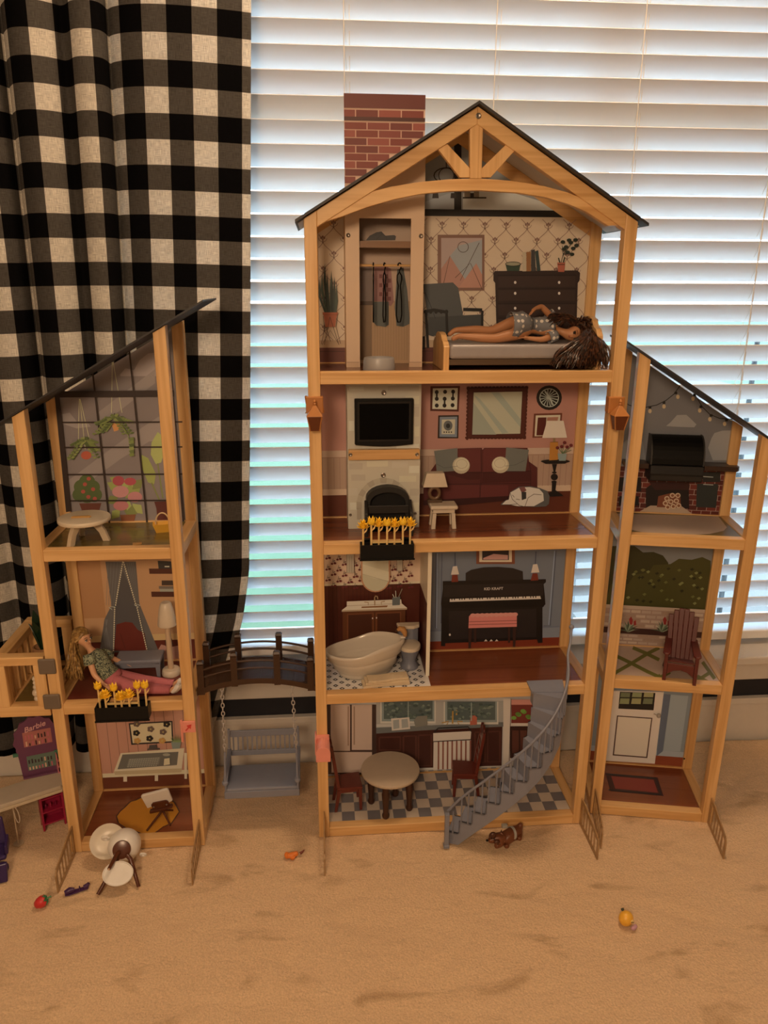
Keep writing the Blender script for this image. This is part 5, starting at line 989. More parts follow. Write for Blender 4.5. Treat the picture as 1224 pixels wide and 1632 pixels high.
q = W0.y(985, 645, 0); lantern(0, 0, 'copper toy lantern on the post beside the right tower', W0, (WM-PP/2, 0, q.z))

def flower_box(fr, cx, ztop, W, label, seed):
    r = random.Random(seed)
    t = thing('flower_box', label, 'flower box', fr.w((cx, 0, ztop)), 0, 'black flower boxes on the beams')
    h = .0235; dp = .024; b = MB()
    b.box(-W/2, W/2, -dp, -dp+.002, -h, .004).box(-W/2, W/2, -.0032, -.0012, -h, .004).box(-W/2, -W/2+.002, -dp+.002, -.0032, -h, .004).box(W/2-.002, W/2, -dp+.002, -.0032, -h, .004).box(-W/2+.002, W/2-.002, -dp+.002, -.0032, -h, -h+.012)
    b.box(-W/2-.0015, W/2+.0015, -dp-.0015, -dp, -h-.002, -h+.001)
    for s in (-1, 1): b.box(s*W*.36-.008, s*W*.36+.008, -.0032, -.0012, .004, .0065).box(s*W*.36-.008, s*W*.36+.008, -.0032, .012, .0045, .0065)
    b.build('planter', BLACKP, t)
    MB().box(-W*.30, W*.30, -.0125, -.0105, .004, .008).build('stem_bar', STEM, t)
    for i in range(7):
        x = -W*.44+W*.88*i/6; y = (-.017 if i % 2 else -.009) if seed == 1 else (-.018 if i in (1, 3, 4) else -.008); big = i in (0, 2, 4, 6) if seed == 1 else i in (1, 3, 4)
        zt = (.034+(.004 if i % 2 else 0) if seed == 1 else (.021 if big else .032))+r.uniform(-.002, .003)
        f = MB(); f.mat(0).tube([(x, y, -.008), (x, y, zt)], .0019, 7)
        f.mat(0).add([(x, y-.001, zt-.012), (x+.006, y-.002, zt-.006), (x+.0085, y-.001, zt+.001), (x+.003, y-.001, zt-.006), (x, y+.001, zt-.012), (x+.006, y, zt-.006), (x+.0085, y+.001, zt+.001), (x+.003, y+.001, zt-.006)], [(0, 1, 2, 3), (7, 6, 5, 4), (0, 4, 5, 1), (1, 5, 6, 2), (2, 6, 7, 3), (3, 7, 4, 0)])
        f.mat(1)
        if big:   # open daisy-like head
            f.ball((x, y, zt+.004), .0048, .0045, .0045, 10, 6)
            for rg, (n, ln, up) in enumerate(((9, .0135, .001), (8, .0110, .006), (5, .006, .0105))):
                for k in range(n):
                    a = 2*PI*(k+.5*rg)/n; dx, dy = math.cos(a), math.sin(a); w = .0030
                    f.add([(x, y, zt+.001+up*.6), (x+dx*ln*.6-dy*w, y+dy*ln*.6+dx*w, zt+.001+up), (x+dx*ln, y+dy*ln, zt+.003+up*1.3), (x+dx*ln*.6+dy*w, y+dy*ln*.6-dx*w, zt+.001+up), (x+dx*ln*.55, y+dy*ln*.55, zt-.001+up)], [(0, 1, 2, 3), (0, 4, 1), (1, 4, 2), (2, 4, 3), (3, 4, 0)])
        else:     # closed tulip-like head
            f.lathe([(.0018, 0), (.0058, .003), (.0073, .007), (.0062, .011)], 12, (x, y, zt))
            for k in range(6):
                a = 2*PI*k/6; dx, dy = math.cos(a), math.sin(a); w = .0030
                f.add([(x+dx*.0056-dy*w, y+dy*.0056+dx*w, zt+.010), (x+dx*.0056+dy*w, y+dy*.0056-dx*w, zt+.010), (x+dx*.0068, y+dy*.0068, zt+.0165), (x+dx*.003, y+dy*.003, zt+.010)], [(0, 1, 2), (1, 3, 2), (3, 0, 2), (0, 3, 1)])
        f.build('flower', [STEM, YELLOW], t, smooth=.7)
    return t
q = W0.y(617, 880, -.02); flower_box(W0, q.x, ZL[2], .098, 'black flower box with yellow flowers in front of the fireplace', 1)
q = LF.y(195, 1138, -.02); flower_box(LF, q.x, ZLL[1], .098, 'black flower box with yellow flowers in front of the seated doll', 2)

# mailbox and its flag
t = thing('toy_mailbox', 'coral toy mailbox clipped to the post below the bathroom', 'mailbox', (.0125, 0, W0.y(517, 1215, -.05).z))
def mb_prof(w, h, n=10): return [(-w, 0), (w, 0)]+[(w*math.cos(PI*i/n), h-w+w*math.sin(PI*i/n)) for i in range(n+1)]
MB().prism(mb_prof(.0135, .031), XZ, -.047, -.012).build('body', CORAL, t, bevel=.0006)
MB().prism(mb_prof(.0142, .0325), XZ, -.0495, -.0468).build('door', CORAL, t, bevel=.0006)
MB().box(-.0135, .0125, -.012, -.0004, -.002, .030).box(-.0160, -.0128, -.020, .010, -.004, .032).build('clip', CORAL, t, bevel=.001)
t = thing('mailbox_flag', 'coral mailbox flag on the right front post of the left tower', 'mailbox flag', LF.w((WLf-.012, 0, LF.y(305, 1160, -.004).z)))
MB().box(-.014, .012, -.0045, -.0004, -.010, .014).build('plate', CORAL, t, bevel=.0008)
MB().box(-.0165, -.0125, -.006, -.0004, -.030, .017).build('arm', CORAL, t, bevel=.0008)
MB().prism([(-.004, .006), (.005, .008), (.003, -.002), (.0005, .001), (-.006, -.006), (-.0075, -.004), (-.002, .002)], XZ, -.0058, -.0044).build('arrow', flat('red_arrow', (.62, .06, .05), .4), t)

# ---------------------------------------------------------------- bridge
xa, xz_ = LF.w((WLf, 0, 0)).x+.0006, -.0006; yn, yf = .028, .122
ze_ = W0.y(311, 1109, yn).z; zm_ = W0.y(409, 1089.5, yn).z
br = thing('toy_bridge', 'arched brown plastic footbridge between left and middle towers', 'bridge', ((xa+xz_)/2, (yn+yf)/2, ze_))
hwid = (xz_-xa)/2; dy_ = (yf-yn)/2; rise = zm_-ze_
za2 = lambda x: rise*(1-(x/hwid)**2)
xs = [-hwid+2*hwid*i/24 for i in range(25)]
b = MB(); b.prism([(x, za2(x)+.004) for x in xs]+[(x, za2(x)+.009) for x in reversed(xs)], XZ, -dy_+.004, dy_-.004); b.build('deck', BROWNP, br)
for y in (-dy_, dy_-.004):
    MB().prism([(x, za2(x)) for x in xs]+[(x, za2(x)+.0115) for x in reversed(xs)], XZ, y, y+.004).build('fascia', BROWNP, br)
for k in range(11):
    x = -hwid*.93+hwid*1.86*k/10; MB().bar((x, -dy_+.005, za2(x)+.0094), (x, dy_-.005, za2(x)+.0094), .016, .0012, (0, 0, 1)).build('plank', BROWNP, br)
pxs = [-hwid+.009, -hwid*.36, hwid*.36, hwid-.009]
for y in (-dy_+.006, dy_-.006):
    for x in pxs:
        z = za2(x); w = .0062
        b = MB(); b.hexa([(x-w, y-w, z-.002), (x+w, y-w, z-.002), (x+w, y+w, z-.002), (x-w, y+w, z-.002)], [(x-w*1.0, y-w, z+.062), (x+w, y-w, z+.062), (x+w, y+w, z+.062), (x-w, y+w, z+.062)])
        b.hexa([(x-w*.85, y-w*.85, z+.062), (x+w*.85, y-w*.85, z+.062), (x+w*.85, y+w*.85, z+.062), (x-w*.85, y+w*.85, z+.062)], [(x-w*1.1, y-w*1.1, z+.065), (x+w*1.1, y-w*1.1, z+.065), (x+w*1.1, y+w*1.1, z+.065), (x-w*1.1, y+w*1.1, z+.065)])
        b.hexa([(x-w*1.1, y-w*1.1, z+.065), (x+w*1.1, y-w*1.1, z+.065), (x+w*1.1, y+w*1.1, z+.065), (x-w*1.1, y+w*1.1, z+.065)], [(x-w*.7, y-w*.7, z+.069), (x+w*.7, y-w*.7, z+.069), (x+w*.7, y+w*.7, z+.069), (x-w*.7, y+w*.7, z+.069)])
        b.build('bridge_post', BROWNP, br)
    for dz in (.032, .048):
        MB().tube([(x, y, za2(x)+dz) for x in xs[1:-1]], .0024, 8).build('handrail', BROWNP, br, smooth=.8)

# ---------------------------------------------------------------- porch swing under the bridge
pc = W0.y(418, 1271, .030); sw = thing('porch_swing', 'grey-blue toy porch swing hanging on chains under the bridge', 'swing', (pc.x, .075, pc.z))
hw2 = (W0.y(478.4, 1269, .03).x-W0.y(358.8, 1272, .03).x)/2; yf2, yb2 = -.045, .045
MB().box(-hw2+.004, hw2-.004, yf2+.002, yb2-.004, .014, .022).build('seat', BLUEP, sw, bevel=.003)
MB().box(-hw2, hw2, yf2, yf2+.004, 0, .016).box(-hw2, -hw2+.004, yf2+.004, yb2, 0, .014).box(hw2-.004, hw2, yf2+.004, yb2, 0, .014).box(-hw2+.004, hw2-.004, yb2-.004, yb2, 0, .014).build('apron', BLUEP, sw, bevel=.001)
for s in (-1, 1):
    x = s*(hw2-.003)
    MB().prism([(yf2+.002, .014), (yb2, .014), (yb2, .060), (yf2+.010, .042), (yf2+.002, .034)], lambda u, v, w: (w, u, v), x-.002, x+.002).build('side_panel', BLUEP, sw, bevel=.0008)
    MB().bar((x, yf2-.002, .040), (x, yb2, .058), .009, .005).build('armrest', BLUEP, sw, bevel=.001)
    MB().lathe([(.0062, 0), (.0062, .005), (.004, .007), (0, .007)], 14, (x, yf2+.001, .036)).build('armrest_knob', BLUEP, sw, smooth=.7)
    MB().bar((x, yb2-.003, .014), (x, yb2+.006, .104), .005, .005, (0, 1, 0)).build('back_post', BLUEP, sw, bevel=.0008)
bk = lambda z: yb2-.003+(z-.014)*.1
for z0, z1 in ((.043, .054), (.086, .100)):
    MB().hexa([(-hw2+.006, bk(z0)-.002, z0), (hw2-.006, bk(z0)-.002, z0), (hw2-.006, bk(z0)+.002, z0), (-hw2+.006, bk(z0)+.002, z0)], [(-hw2+.006, bk(z1)-.002, z1), (hw2-.006, bk(z1)-.002, z1), (hw2-.006, bk(z1)+.002, z1), (-hw2+.006, bk(z1)+.002, z1)]).build('back_rail', BLUEP, sw, bevel=.0008)
for i in range(14):
    x = -hw2+.012+(2*hw2-.024)*i/13; MB().bar((x, bk(.054), .0542), (x, bk(.086), .0858), .0032, .0022, (0, 1, 0)).build('back_slat', BLUEP, sw)
PALE = flat('pale_grey_plastic', (.50, .48, .48), .4)
for s in (-1, 1):
    x = s*(hw2-.003); zc0 = .102; topz = ze_+za2((x+sw.location.x)-br.location.x)-sw.location.z-.0005
    MB().tube([(x, yf2, .042), (x*.985, yf2+.016, zc0)], .0021, 8).build('hanger_rod', BLUEP, sw, smooth=.7)
    n = 16; p0 = Vector((x*.985, yf2+.016, zc0)); p1 = Vector((x*.93, -.040, topz)); b = MB()
    for k in range(n):
        c0 = p0.lerp(p1, (k+.02)/n); c1 = p0.lerp(p1, (k+1.22)/n) if k < n-1 else p1; d = (c1-c0); L_ = d.length/2; c = (c0+c1)/2
        u = Vector((1, 0, 0)) if k % 2 else Vector((0, 1, 0)); d.normalize(); lp = []
        for j in range(11):
            a = 2*PI*j/10; lp.append(c+d*math.cos(a)*L_+u*math.sin(a)*.0030)
        b.tube(lp, .0011, 5, False)
    b.build('chain', PALE, sw, smooth=.8)

# ---------------------------------------------------------------- curved staircase
stp = thing('toy_staircase', 'curved grey-blue plastic staircase leaning on the second floor', 'staircase', (.28, -.05, 0))
outer = [(.262, -.0365), (.283, -.047), (.306, -.058), (.331, -.069), (.356, -.079), (.380, -.088), (.405, -.094), (.430, -.0935), (.453, -.085), (.471, -.072), (.484, -.053), (.489, -.027)]
def offs(k):
    a = Vector(outer[max(0, k-1)]); c = Vector(outer[min(11, k+1)]); d = (c-a).normalized(); return Vector((-d.y, d.x))
inner = []
for k in range(12):
    nn = offs(k); inner.append(Vector(outer[k])+nn*.052)
inner[11] = Vector((.428, -.0205)); inner[10] = Vector((.4275, -.022)); inner[9] = Vector((.424, -.024)); inner[8] = Vector((.418, -.029)); inner[7] = Vector((.4085, -.036)); inner[6] = Vector((.389, -.044)); inner[5] = Vector((.366, -.044))
B0 = Vector((.28, -.05)); outl = [Vector(p)-B0 for p in outer]; inl = [p-B0 for p in inner]
RS = .0301
for k in range(0, 11):
    o0, o1, i0, i1 = outl[k], outl[k+1], inl[k], inl[k+1]; z = RS*(k+1)
    b = MB(); b.hexa([(o0.x, o0.y, z-.0035), (o1.x, o1.y, z-.0035), (i1.x, i1.y, z-.0035), (i0.x, i0.y, z-.0035)], [(o0.x, o0.y, z), (o1.x, o1.y, z), (i1.x, i1.y, z), (i0.x, i0.y, z)])
    b.build('tread', BLUEP, stp)
    d = (o1-o0).normalized()*.003
    b = MB(); b.hexa([(o0.x, o0.y, z-RS), (o0.x+d.x, o0.y+d.y, z-RS), (i0.x+d.x, i0.y+d.y, z-RS), (i0.x, i0.y, z-RS)], [(o0.x, o0.y, z-.0036), (o0.x+d.x, o0.y+d.y, z-.0036), (i0.x+d.x, i0.y+d.y, z-.0036), (i0.x, i0.y, z-.0036)])
    b.build('riser', BLUEP, stp)
# landing lip hooked on the beam
zl_ = RS*11
MB().hexa([(.424-.28, -.021+.05, zl_-.002), (.489-.28, -.027+.05, zl_-.002), (.498-.28, .018+.05, zl_+.0018), (.424-.28, .018+.05, zl_+.0018)], [(.424-.28, -.021+.05, zl_+.002), (.489-.28, -.027+.05, zl_+.002), (.498-.28, .018+.05, zl_+.0045), (.424-.28, .018+.05, zl_+.0045)]).build('landing', BLUEP, stp)
MB().hexa([(inl[11].x, inl[11].y, zl_-.030), (outl[11].x, outl[11].y, zl_-.030), (outl[11].x+.002, .048, zl_-.030), (inl[11].x, .048, zl_-.030)], [(inl[11].x, inl[11].y, zl_-.002), (outl[11].x, outl[11].y, zl_-.002), (outl[11].x+.002, .048, zl_-.002), (inl[11].x, .048, zl_-.002)]).build('landing_front', BLUEP, stp)
for side, name in ((outl, 'outer_stringer'), (inl, 'inner_stringer')):
    b = MB()
    for k in range(11):
        a, c = side[k], side[k+1]; n_ = Vector((-(c-a).y, (c-a).x)).normalized()*.002*(1 if side is outl else -1)
        z0, z1 = max(0, RS*k-.028), max(0, RS*(k+1)-.028)
        zt_ = RS*(k+1)
        b.hexa([(a.x, a.y, z0), (c.x, c.y, z1), (c.x+n_.x, c.y+n_.y, z1), (a.x+n_.x, a.y+n_.y, z0)], [(a.x, a.y, zt_), (c.x, c.y, zt_), (c.x+n_.x, c.y+n_.y, zt_), (a.x+n_.x, a.y+n_.y, zt_)])
    b.build(name, BLUEP, stp)
rail = []
for k in range(12):
    o_ = outl[k]; rail.append(Vector((o_.x, o_.y, RS*k+.082)))
rail[0].z = .078
rail += [Vector((.500-.28, -.004+.05, .430)), Vector((.505-.28, .010+.05, .455))]
smr = []
for i in range(len(rail)-1):
    p0, p1, p2, p3 = (rail[max(0, min(len(rail)-1, i+d))] for d in (-1, 0, 1, 2))
    for tt in (0, .33, .67): smr.append(.5*((2*p1)+(p2-p0)*tt+(2*p0-5*p1+4*p2-p3)*tt*tt+(3*p1-p0-3*p2+p3)*tt**3))
smr.append(rail[-1])
MB().tube(smr, .0026, 8).build('handrail', BLUEP, stp, smooth=.9)
MB().ball(rail[-1], .0052).build('rail_end', BLUEP, stp, smooth=1)
for k in range(1, 11):
    for f in (.18, .72):
        p = outl[k].lerp(outl[k+1] if k < 11 else outl[k], f); zt_ = RS*(k+f)+.082
        MB().tube([(p.x, p.y, RS*(k+1)), (p.x, p.y, zt_)], .0017, 6).build('baluster', BLUEP, stp, smooth=.9)
MB().tube([(outl[0].x+.010, outl[0].y-.005, .004), (outl[0].x+.010, outl[0].y-.005, .08)], .0017, 6).build('baluster', BLUEP, stp, smooth=.9)
nw = outl[0]; MB().box(nw.x-.008, nw.x+.001, nw.y-.016, nw.y-.007, .0002, .080).box(nw.x-.0095, nw.x+.0025, nw.y-.0175, nw.y-.0055, .0002, .007).build('newel', BLUEP, stp, bevel=.0008)

# ================================================================== FURNITURE
def leg_bar(b, p, q, w0, w1):
    p, q = Vector(p), Vector(q); b.hexa([p+Vector(d)*w0 for d in ((-1, -1, 0), (1, -1, 0), (1, 1, 0), (-1, 1, 0))], [q+Vector(d)*w1 for d in ((-1, -1, 0), (1, -1, 0), (1, 1, 0), (-1, 1, 0))]); return b
# kitchen table
tz = W0.y(624, 1224, .060).z
kt = thing('toy_dining_table', 'round cream table with turned dark legs on the checkered floor', 'table', (.153, .060, ZL[0]))
ht = tz-ZL[0]
MB().lathe([(0, ht-.010), (.050, ht-.010), (.0610, ht-.008), (.0625, ht-.004), (.0615, ht-.0005), (.059, ht), (0, ht)], 56).build('table_top', flat('cream_table_plastic', (.50, .42, .33), .35), kt, smooth=.6)
DKB = flat('dark_brown_plastic', (.050, .018, .010), .32)
MB().lathe([(0, ht-.018), (.046, ht-.018), (.046, ht-.0102), (0, ht-.0102)], 32).build('apron', DKB, kt, smooth=.6)
for a in (-107, -22, 158, 70):
    x, y = .043*math.cos(math.radians(a)), .038*math.sin(math.radians(a))
    MB().lathe([(.006, 0), (.0075, .003), (.0078, .008), (.0055, .013), (.0062, .024), (.0078, .045), (.0085, .060), (.0070, ht-.032), (.0080, ht-.018)], 14, (x, y, 0)).build('leg', DKB, kt, smooth=.7)
def dining_chair(loc, rz, label):
    t = thing('toy_dining_chair', label, 'chair', loc, rz, 'dark red toy dining chairs')   # faces +x
    sh = .048; m = REDWOOD
    MB().prism([(-.024, -.021), (.024, -.024), (.024, .024), (-.024, .021)], lambda u, v, w: (u, v, w), sh-.005, sh).build('seat', m, t, bevel=.0012)
    MB().box(-.020, .020, -.019, -.016, sh-.012, sh-.005).box(-.020, .020, .016, .019, sh-.012, sh-.005).box(-.020, -.017, -.016, .016, sh-.012, sh-.005).box(.017, .020, -.016, .016, sh-.012, sh-.005).build('seat_frame', m, t)
    for x, y, e in ((.020, -.019, .001), (.020, .019, .001), (-.020, -.018, -.007), (-.020, .018, -.007)):
        leg_bar(MB(), (x+e, y, 0), (x, y, sh-.0052), .0026, .0034).build('leg', m, t, bevel=.0005)
    for y in (-.018, .018):
        leg_bar(MB(), (-.021, y, sh+.0002), (-.033, y, .128), .0032, .0026).build('back_post', m, t, bevel=.0006)
    f = lambda z: -.021-.012*(z-sh)/(.128-sh)
    for z0, z1 in ((.066, .074), (.080, .088), (.094, .102)):
        MB().hexa([(f(z0)-.0012, -.015, z0), (f(z0)+.0012, -.015, z0), (f(z0)+.0012, .015, z0), (f(z0)-.0012, .015, z0)], [(f(z1)-.0012, -.015, z1), (f(z1)+.0012, -.015, z1), (f(z1)+.0012, .015, z1), (f(z1)-.0012, .015, z1)]).build('back_slat', m, t)
    z0, z1 = .106, .124
    t.scale = (1.12, 1.12, 1.25)
    b = MB(); b.prism([(-.016, z0), (.016, z0), (.0185, z1-.003), (.010, z1+.006), (0, z1+.009), (-.010, z1+.006), (-.0185, z1-.003)], lambda u, v, w: (f(v)+w, u, v), -.0018, .0018); b.build('top_rail', m, t, bevel=.0006)
    return t
dining_chair((.064, .074, ZL[0]), .10, 'dark red toy dining chair by the printed fridge')
dining_chair((.322, .100, ZL[0]), PI-.12, 'dark red toy dining chair by the striped curtain print')

# bathtub
tb = thing('toy_bathtub', 'cream toy bathtub with one high end in the bathroom', 'bathtub', (.101, .082, ZL[1]), .10)
def tub_ring(sc, z, slip, n=40):
    out = []
    for k in range(n):
        a = 2*PI*k/n; c, s = math.cos(a), math.sin(a)
        L_ = .0815*sc; wd = .0455*sc*(1+.10*(-c))
        out.append((L_*c, wd*s*(1-.10*c*c), z+slip*(.5+.5*math.tanh((c-.05)*3.2))))
    return out
prof = [(.60, .0002, 0), (.66, .004, 0), (.72, .016, .001), (.74, .0185, .002), (.80, .020, .003), (.84, .034, .007), (.86, .0355, .008), (.92, .037, .009), (.955, .047, .013), (1.0, .0505, .015), (1.02, .0535, .0165), (1.01, .0565, .0175), (.97, .0575, .018), (.925, .056, .017), (.90, .050, .0155), (.83, .030, .006), (.72, .012, 0), (.55, .007, 0), (.0, .0065, 0)]
n = 40; vs = []; fs = []
for sc, z, sl in prof: vs += tub_ring(max(sc, .001), z, sl, n)
for i in range(len(prof)-1):
    for k in range(n): fs.append((i*n+k, i*n+(k+1) % n, (i+1)*n+(k+1) % n, (i+1)*n+k))
fs.append(tuple(range(n))[::-1]); tbm = MB(); tbm.add(vs, fs); tbm.build('tub_shell', flat('cream_gloss_plastic', (.68, .63, .55), .18, noise=.01), tb, smooth=1.2)
MB().lathe([(.004, 0), (.004, .001), (0, .0012)], 12, (.02, 0, .0066)).build('drain', METAL, tb, smooth=.6)
# tan bath toy lying over the rim
bt = thing('bath_toy', 'small tan curved toy lying on the bathtub rim', 'toy', W0.y(*cC(830, 905), .085)+Vector((0, 0, -.004)))
TAN = flat('tan_plush', (.50, .26, .09), .6, bump=.3, bscale=900)
MB().tube([(-.008, 0, .012), (-.003, 0, .0165), (.004, 0, .0145), (.008, 0, .007), (.009, 0, -.001)], [.0025, .0055, .0065, .0055, .0035], 10).build('body', TAN, bt, smooth=1)
MB().box(-.001, .009, -.0055, .003, -.0035, -.0008).build('foot', WHITE, bt, bevel=.0008)
MB().ball((-.009, -.002, .0125), .0028, .0022, .0026).build('tip', flat('dark_brown_tip', (.05, .02, .01), .5), bt, smooth=1)
# towels
TOW = flat('cream_towel', (.72, .60, .42), .95, bump=.6, bscale=700)
tl_ = thing('toy_towel', 'cream folded towel lying in front of the bathtub', 'towel', (.140, .0365, ZL[1]-.0005), .10)
rr = random.Random(4)
for i in range(3):
    n = 16; b = MB(); W_ = .047-.003*i; D_ = .0145-.0008*i
    vs = []; z0 = .0002+i*.0056
    for j in range(n+1):
        x = -W_+2*W_*j/n; wv = .0006*math.sin(9*j/n+i)
        ring_ = [(x, -D_, z0+.0023+wv), (x, -D_+.001, z0+.0051+wv), (x, 0, z0+.0055+wv), (x, D_, z0+.0052+wv), (x, D_+.0006, z0+.0022), (x, D_, z0), (x, 0, z0), (x, -D_+.001, z0)]
        vs += [(px+(.002*i), py+.002*math.sin(3*j/n+i*2), pz) for px, py, pz in ring_]
    fs = [(j*8+k, j*8+(k+1) % 8, (j+1)*8+(k+1) % 8, (j+1)*8+k) for j in range(n) for k in range(8)]+[tuple(range(8))[::-1], tuple(range(n*8, n*8+8))]
    b.add(vs, fs); b.build('fold', TOW, tl_, smooth=1)
# toilet
to_ = thing('toy_toilet', 'grey-blue toy toilet with cream lid beside the bathtub', 'toilet', (.196, .135, ZL[1]-.001), .0)
CRM = flat('cream_plastic', (.70, .62, .50), .3)
MB().lathe([(.016, 0), (.017, .004), (.013, .010), (.0125, .018), (.017, .030), (.0195, .038)], 26, (0, -.026, 0), 1, 1.2).build('bowl', BLUEP, to_, smooth=.9)
MB().lathe([(0, .038), (.0200, .038), (.0205, .0405), (.0195, .044), (.0150, .0455), (0, .046)], 26, (0, -.026, 0), 1, 1.2).build('lid', CRM, to_, smooth=.9)
MB().prism([(-.0195, 0), (-.018, -.010), (-.008, -.0155), (.008, -.0155), (.018, -.010), (.0195, 0)], lambda u, v, w: (u, v+.005, w), .036, .066).build('tank', BLUEP, to_, bevel=.0012)
MB().prism([(-.0215, .001), (-.020, -.012), (-.009, -.018), (.009, -.018), (.020, -.012), (.0215, .001)], lambda u, v, w: (u, v+.005, w), .066, .0725).build('tank_lid', CRM, to_, bevel=.0015)
MB().box(-.011, .011, -.012, .008, 0, .036).build('pedestal', BLUEP, to_, bevel=.002)

# living room stool and table lamp
q = W0.z(705, 828, ZL[2]); st_ = thing('toy_side_table', 'small white square stool table beside the fireplace', 'table', (.257, .098, ZL[2]-.0018))
MB().box(-.0265, .0265, -.020, .020, .034, .0415).build('table_top', CRM, st_, bevel=.0035, seg=3)
MB().box(-.021, .021, -.015, .015, .0275, .0339).build('apron', CRM, st_, bevel=.001)
for x, y in ((-.018, -.013), (.018, -.013), (-.018, .013), (.018, .013)):
    leg_bar(MB(), (x*1.12, y*1.1, 0), (x, y, .0274), .0040, .0036).build('leg', CRM, st_, bevel=.0006)
la = thing('toy_table_lamp', 'white shaded toy lamp with ring base on the stool table', 'lamp', (.241, .108, ZL[2]-.0018+.0416))
MB().box(-.012, .013, -.006, .006, 0, .0042).build('base', flat('lamp_brown', (.10, .06, .035), .4), la, bevel=.0006)
rg = [(0+.0085*math.cos(2*PI*i/24), 0, .0135+.0085*math.sin(2*PI*i/24)) for i in range(25)]
MB().tube(rg, .0030, 8, False).build('ring_body', flat('lamp_bronze', (.17, .10, .055), .35), la, smooth=1)
MB().hexa([(-.021, -.012, .0245), (.021, -.012, .0245), (.021, .012, .0245), (-.021, .012, .0245)], [(-.0150, -.009, .0445), (.0150, -.009, .0445), (.0150, .009, .0445), (-.0150, .009, .0445)]).build('lamp_shade', CRM, la, bevel=.0006)
MB().tube([(0, 0, .0218), (0, 0, .0246)], .002, 8).build('stem', flat('lamp_bronze2', (.17, .10, .055), .35), la)

# wardrobe hangers
for i, (px, tilt) in enumerate(((535, 1.45), (635, 1.15), (770, .75))):
    x = W0.y(*cW(px, 570), YC+.035).x; zb2 = W0.y(*cW(px, 1088), YC+.035).z-zrd; zt2 = W0.y(*cW(px, 640), YC+.035).z-zrd
    t = thing('toy_hanger', ['black loop hanger on the wardrobe rod, leftmost of three', 'black loop hanger on the wardrobe rod, middle of three', 'black loop hanger on the wardrobe rod, rightmost of three'][i], 'hanger', (x, YC+.035, zrd), tilt, 'black hangers in the wardrobe')
    hk = [(.0042*math.cos(a), 0, .0001+.0042*math.sin(a)) for a in [PI*1.05-PI*1.05*j/10 for j in range(11)]]
    MB().tube(hk+[(.0040, 0, -.004), (0, 0, zt2*.75), (0, 0, zt2)], .0013, 6).build('hook', BLACKP, t, smooth=1)
    lp = [(0, 0, zt2), (-.006, 0, zt2-.006), (-.0065, 0, zt2-.014), (-.003, 0, zt2-.024), (-.0065, 0, zb2*.62), (-.0075, 0, zb2*.88), (-.004, 0, zb2), (.004, 0, zb2), (.0075, 0, zb2*.88), (.0065, 0, zb2*.62), (.003, 0, zt2-.024), (.0065, 0, zt2-.014), (.006, 0, zt2-.006), (0, 0, zt2)]
    MB().tube(lp, .0013, 6).build('loop', BLACKP, t, smooth=1)
# grey bowl
t = thing('toy_pet_bowl', 'grey round toy bowl in front of the wardrobe', 'bowl', (.127, .052, ZL[3]-.0018))
MB().lathe([(.0285, 0), (.029, .002), (.0275, .019), (.0265, .0215), (.024, .0222), (.0225, .020), (.021, .006), (0, .005)], 40, sx=1, sy=.85).build('bowl', flat('grey_plastic', (.34, .34, .35), .35), t, smooth=.8)

# ---------------------------------------------------------------- bed
bx0, bx1 = .2385, .5245; by0, by1 = .0225, .150
bd = thing('toy_bed', 'wooden toy bed with grey mattress under the lying doll', 'bed', (bx0, by0, ZL[3]-.0018))
Lb, Wb = bx1-bx0, by1-by0
def end_board(x, h, name):
    pts = [(0, 0), (Wb, 0), (Wb, h*.66), (Wb-.012, h*.78), (Wb-.024, h*.82), (Wb-.034, h*.94), (Wb-.050, h), (.050, h), (.034, h*.94), (.024, h*.82), (.012, h*.78), (0, h*.66)]
    MB().prism(pts, lambda u, v, w: (w, u, v), x, x+.0105).build(name, PINE[2], bd, bevel=.001)
end_board(0, .064, 'footboard'); end_board(Lb-.0105, .092, 'headboard')
for y in (.004, Wb-.012): MB().box(.0107, Lb-.0107, y, y+.008, .010, .020).build('side_rail', wood('dark_rail', (.10, .06, .03), (.07, .04, .02), 0), bd)
MB().box(.0107, Lb-.0107, .0121, Wb-.0122, .0145, .0195).build('bed_base', flat('bed_board', (.09, .06, .04), .6), bd)
MB().box(.0112, Lb-.0112, .0015, Wb-.0015, .0203, .0455).build('mattress', flat('grey_satin', (.33, .31, .32), .32, bump=.3, bscale=60, stretch=(1, .3, 1)), bd, bevel=.006, seg=3)

# ---------------------------------------------------------------- left tower furniture
def arch_leg_table(t, r, h):
    MB().lathe([(0, h-.0075), (r-.001, h-.0075), (r, h-.006), (r, h-.0015), (r-.001, h), (0, h)], 40).build('table_top', flat('birch_top', (.66, .58, .45), .45), t, smooth=.6)
    for a in (PI/2+.5, PI*7/6+.5, PI*11/6+.5):
        M3 = Matrix.Rotation(a, 3, 'Z'); pts = [(.008, h-.0078), (.026, h-.0078), (.036, h*.45), (.043, 0), (.031, 0), (.025, h*.38), (.012, h*.72)]
        MB().prism(pts, lambda u, v, w: M3 @ Vector((u, w, v)), -.0045, .0045).build('leg', flat('birch_leg', (.60, .50, .36), .5), t, bevel=.0008)
q0 = LF.z(127, 850, ZLL[2]); t = thing('toy_round_table', 'round pale wooden table on three arched legs in the greenhouse room', 'table', LF.w((.0815, .058, ZLL[2]-.0018)))
arch_leg_table(t, .0465, LF.y(127, 824, .058).z-ZLL[2]+.002)
sl = thing('toy_bread_slice', 'thin tan bread slice lying on the round pale table', 'toy food', t.location+Vector((-.004, -.004, LF.y(127, 824, .058).z-ZLL[2]+.0021)), .1)
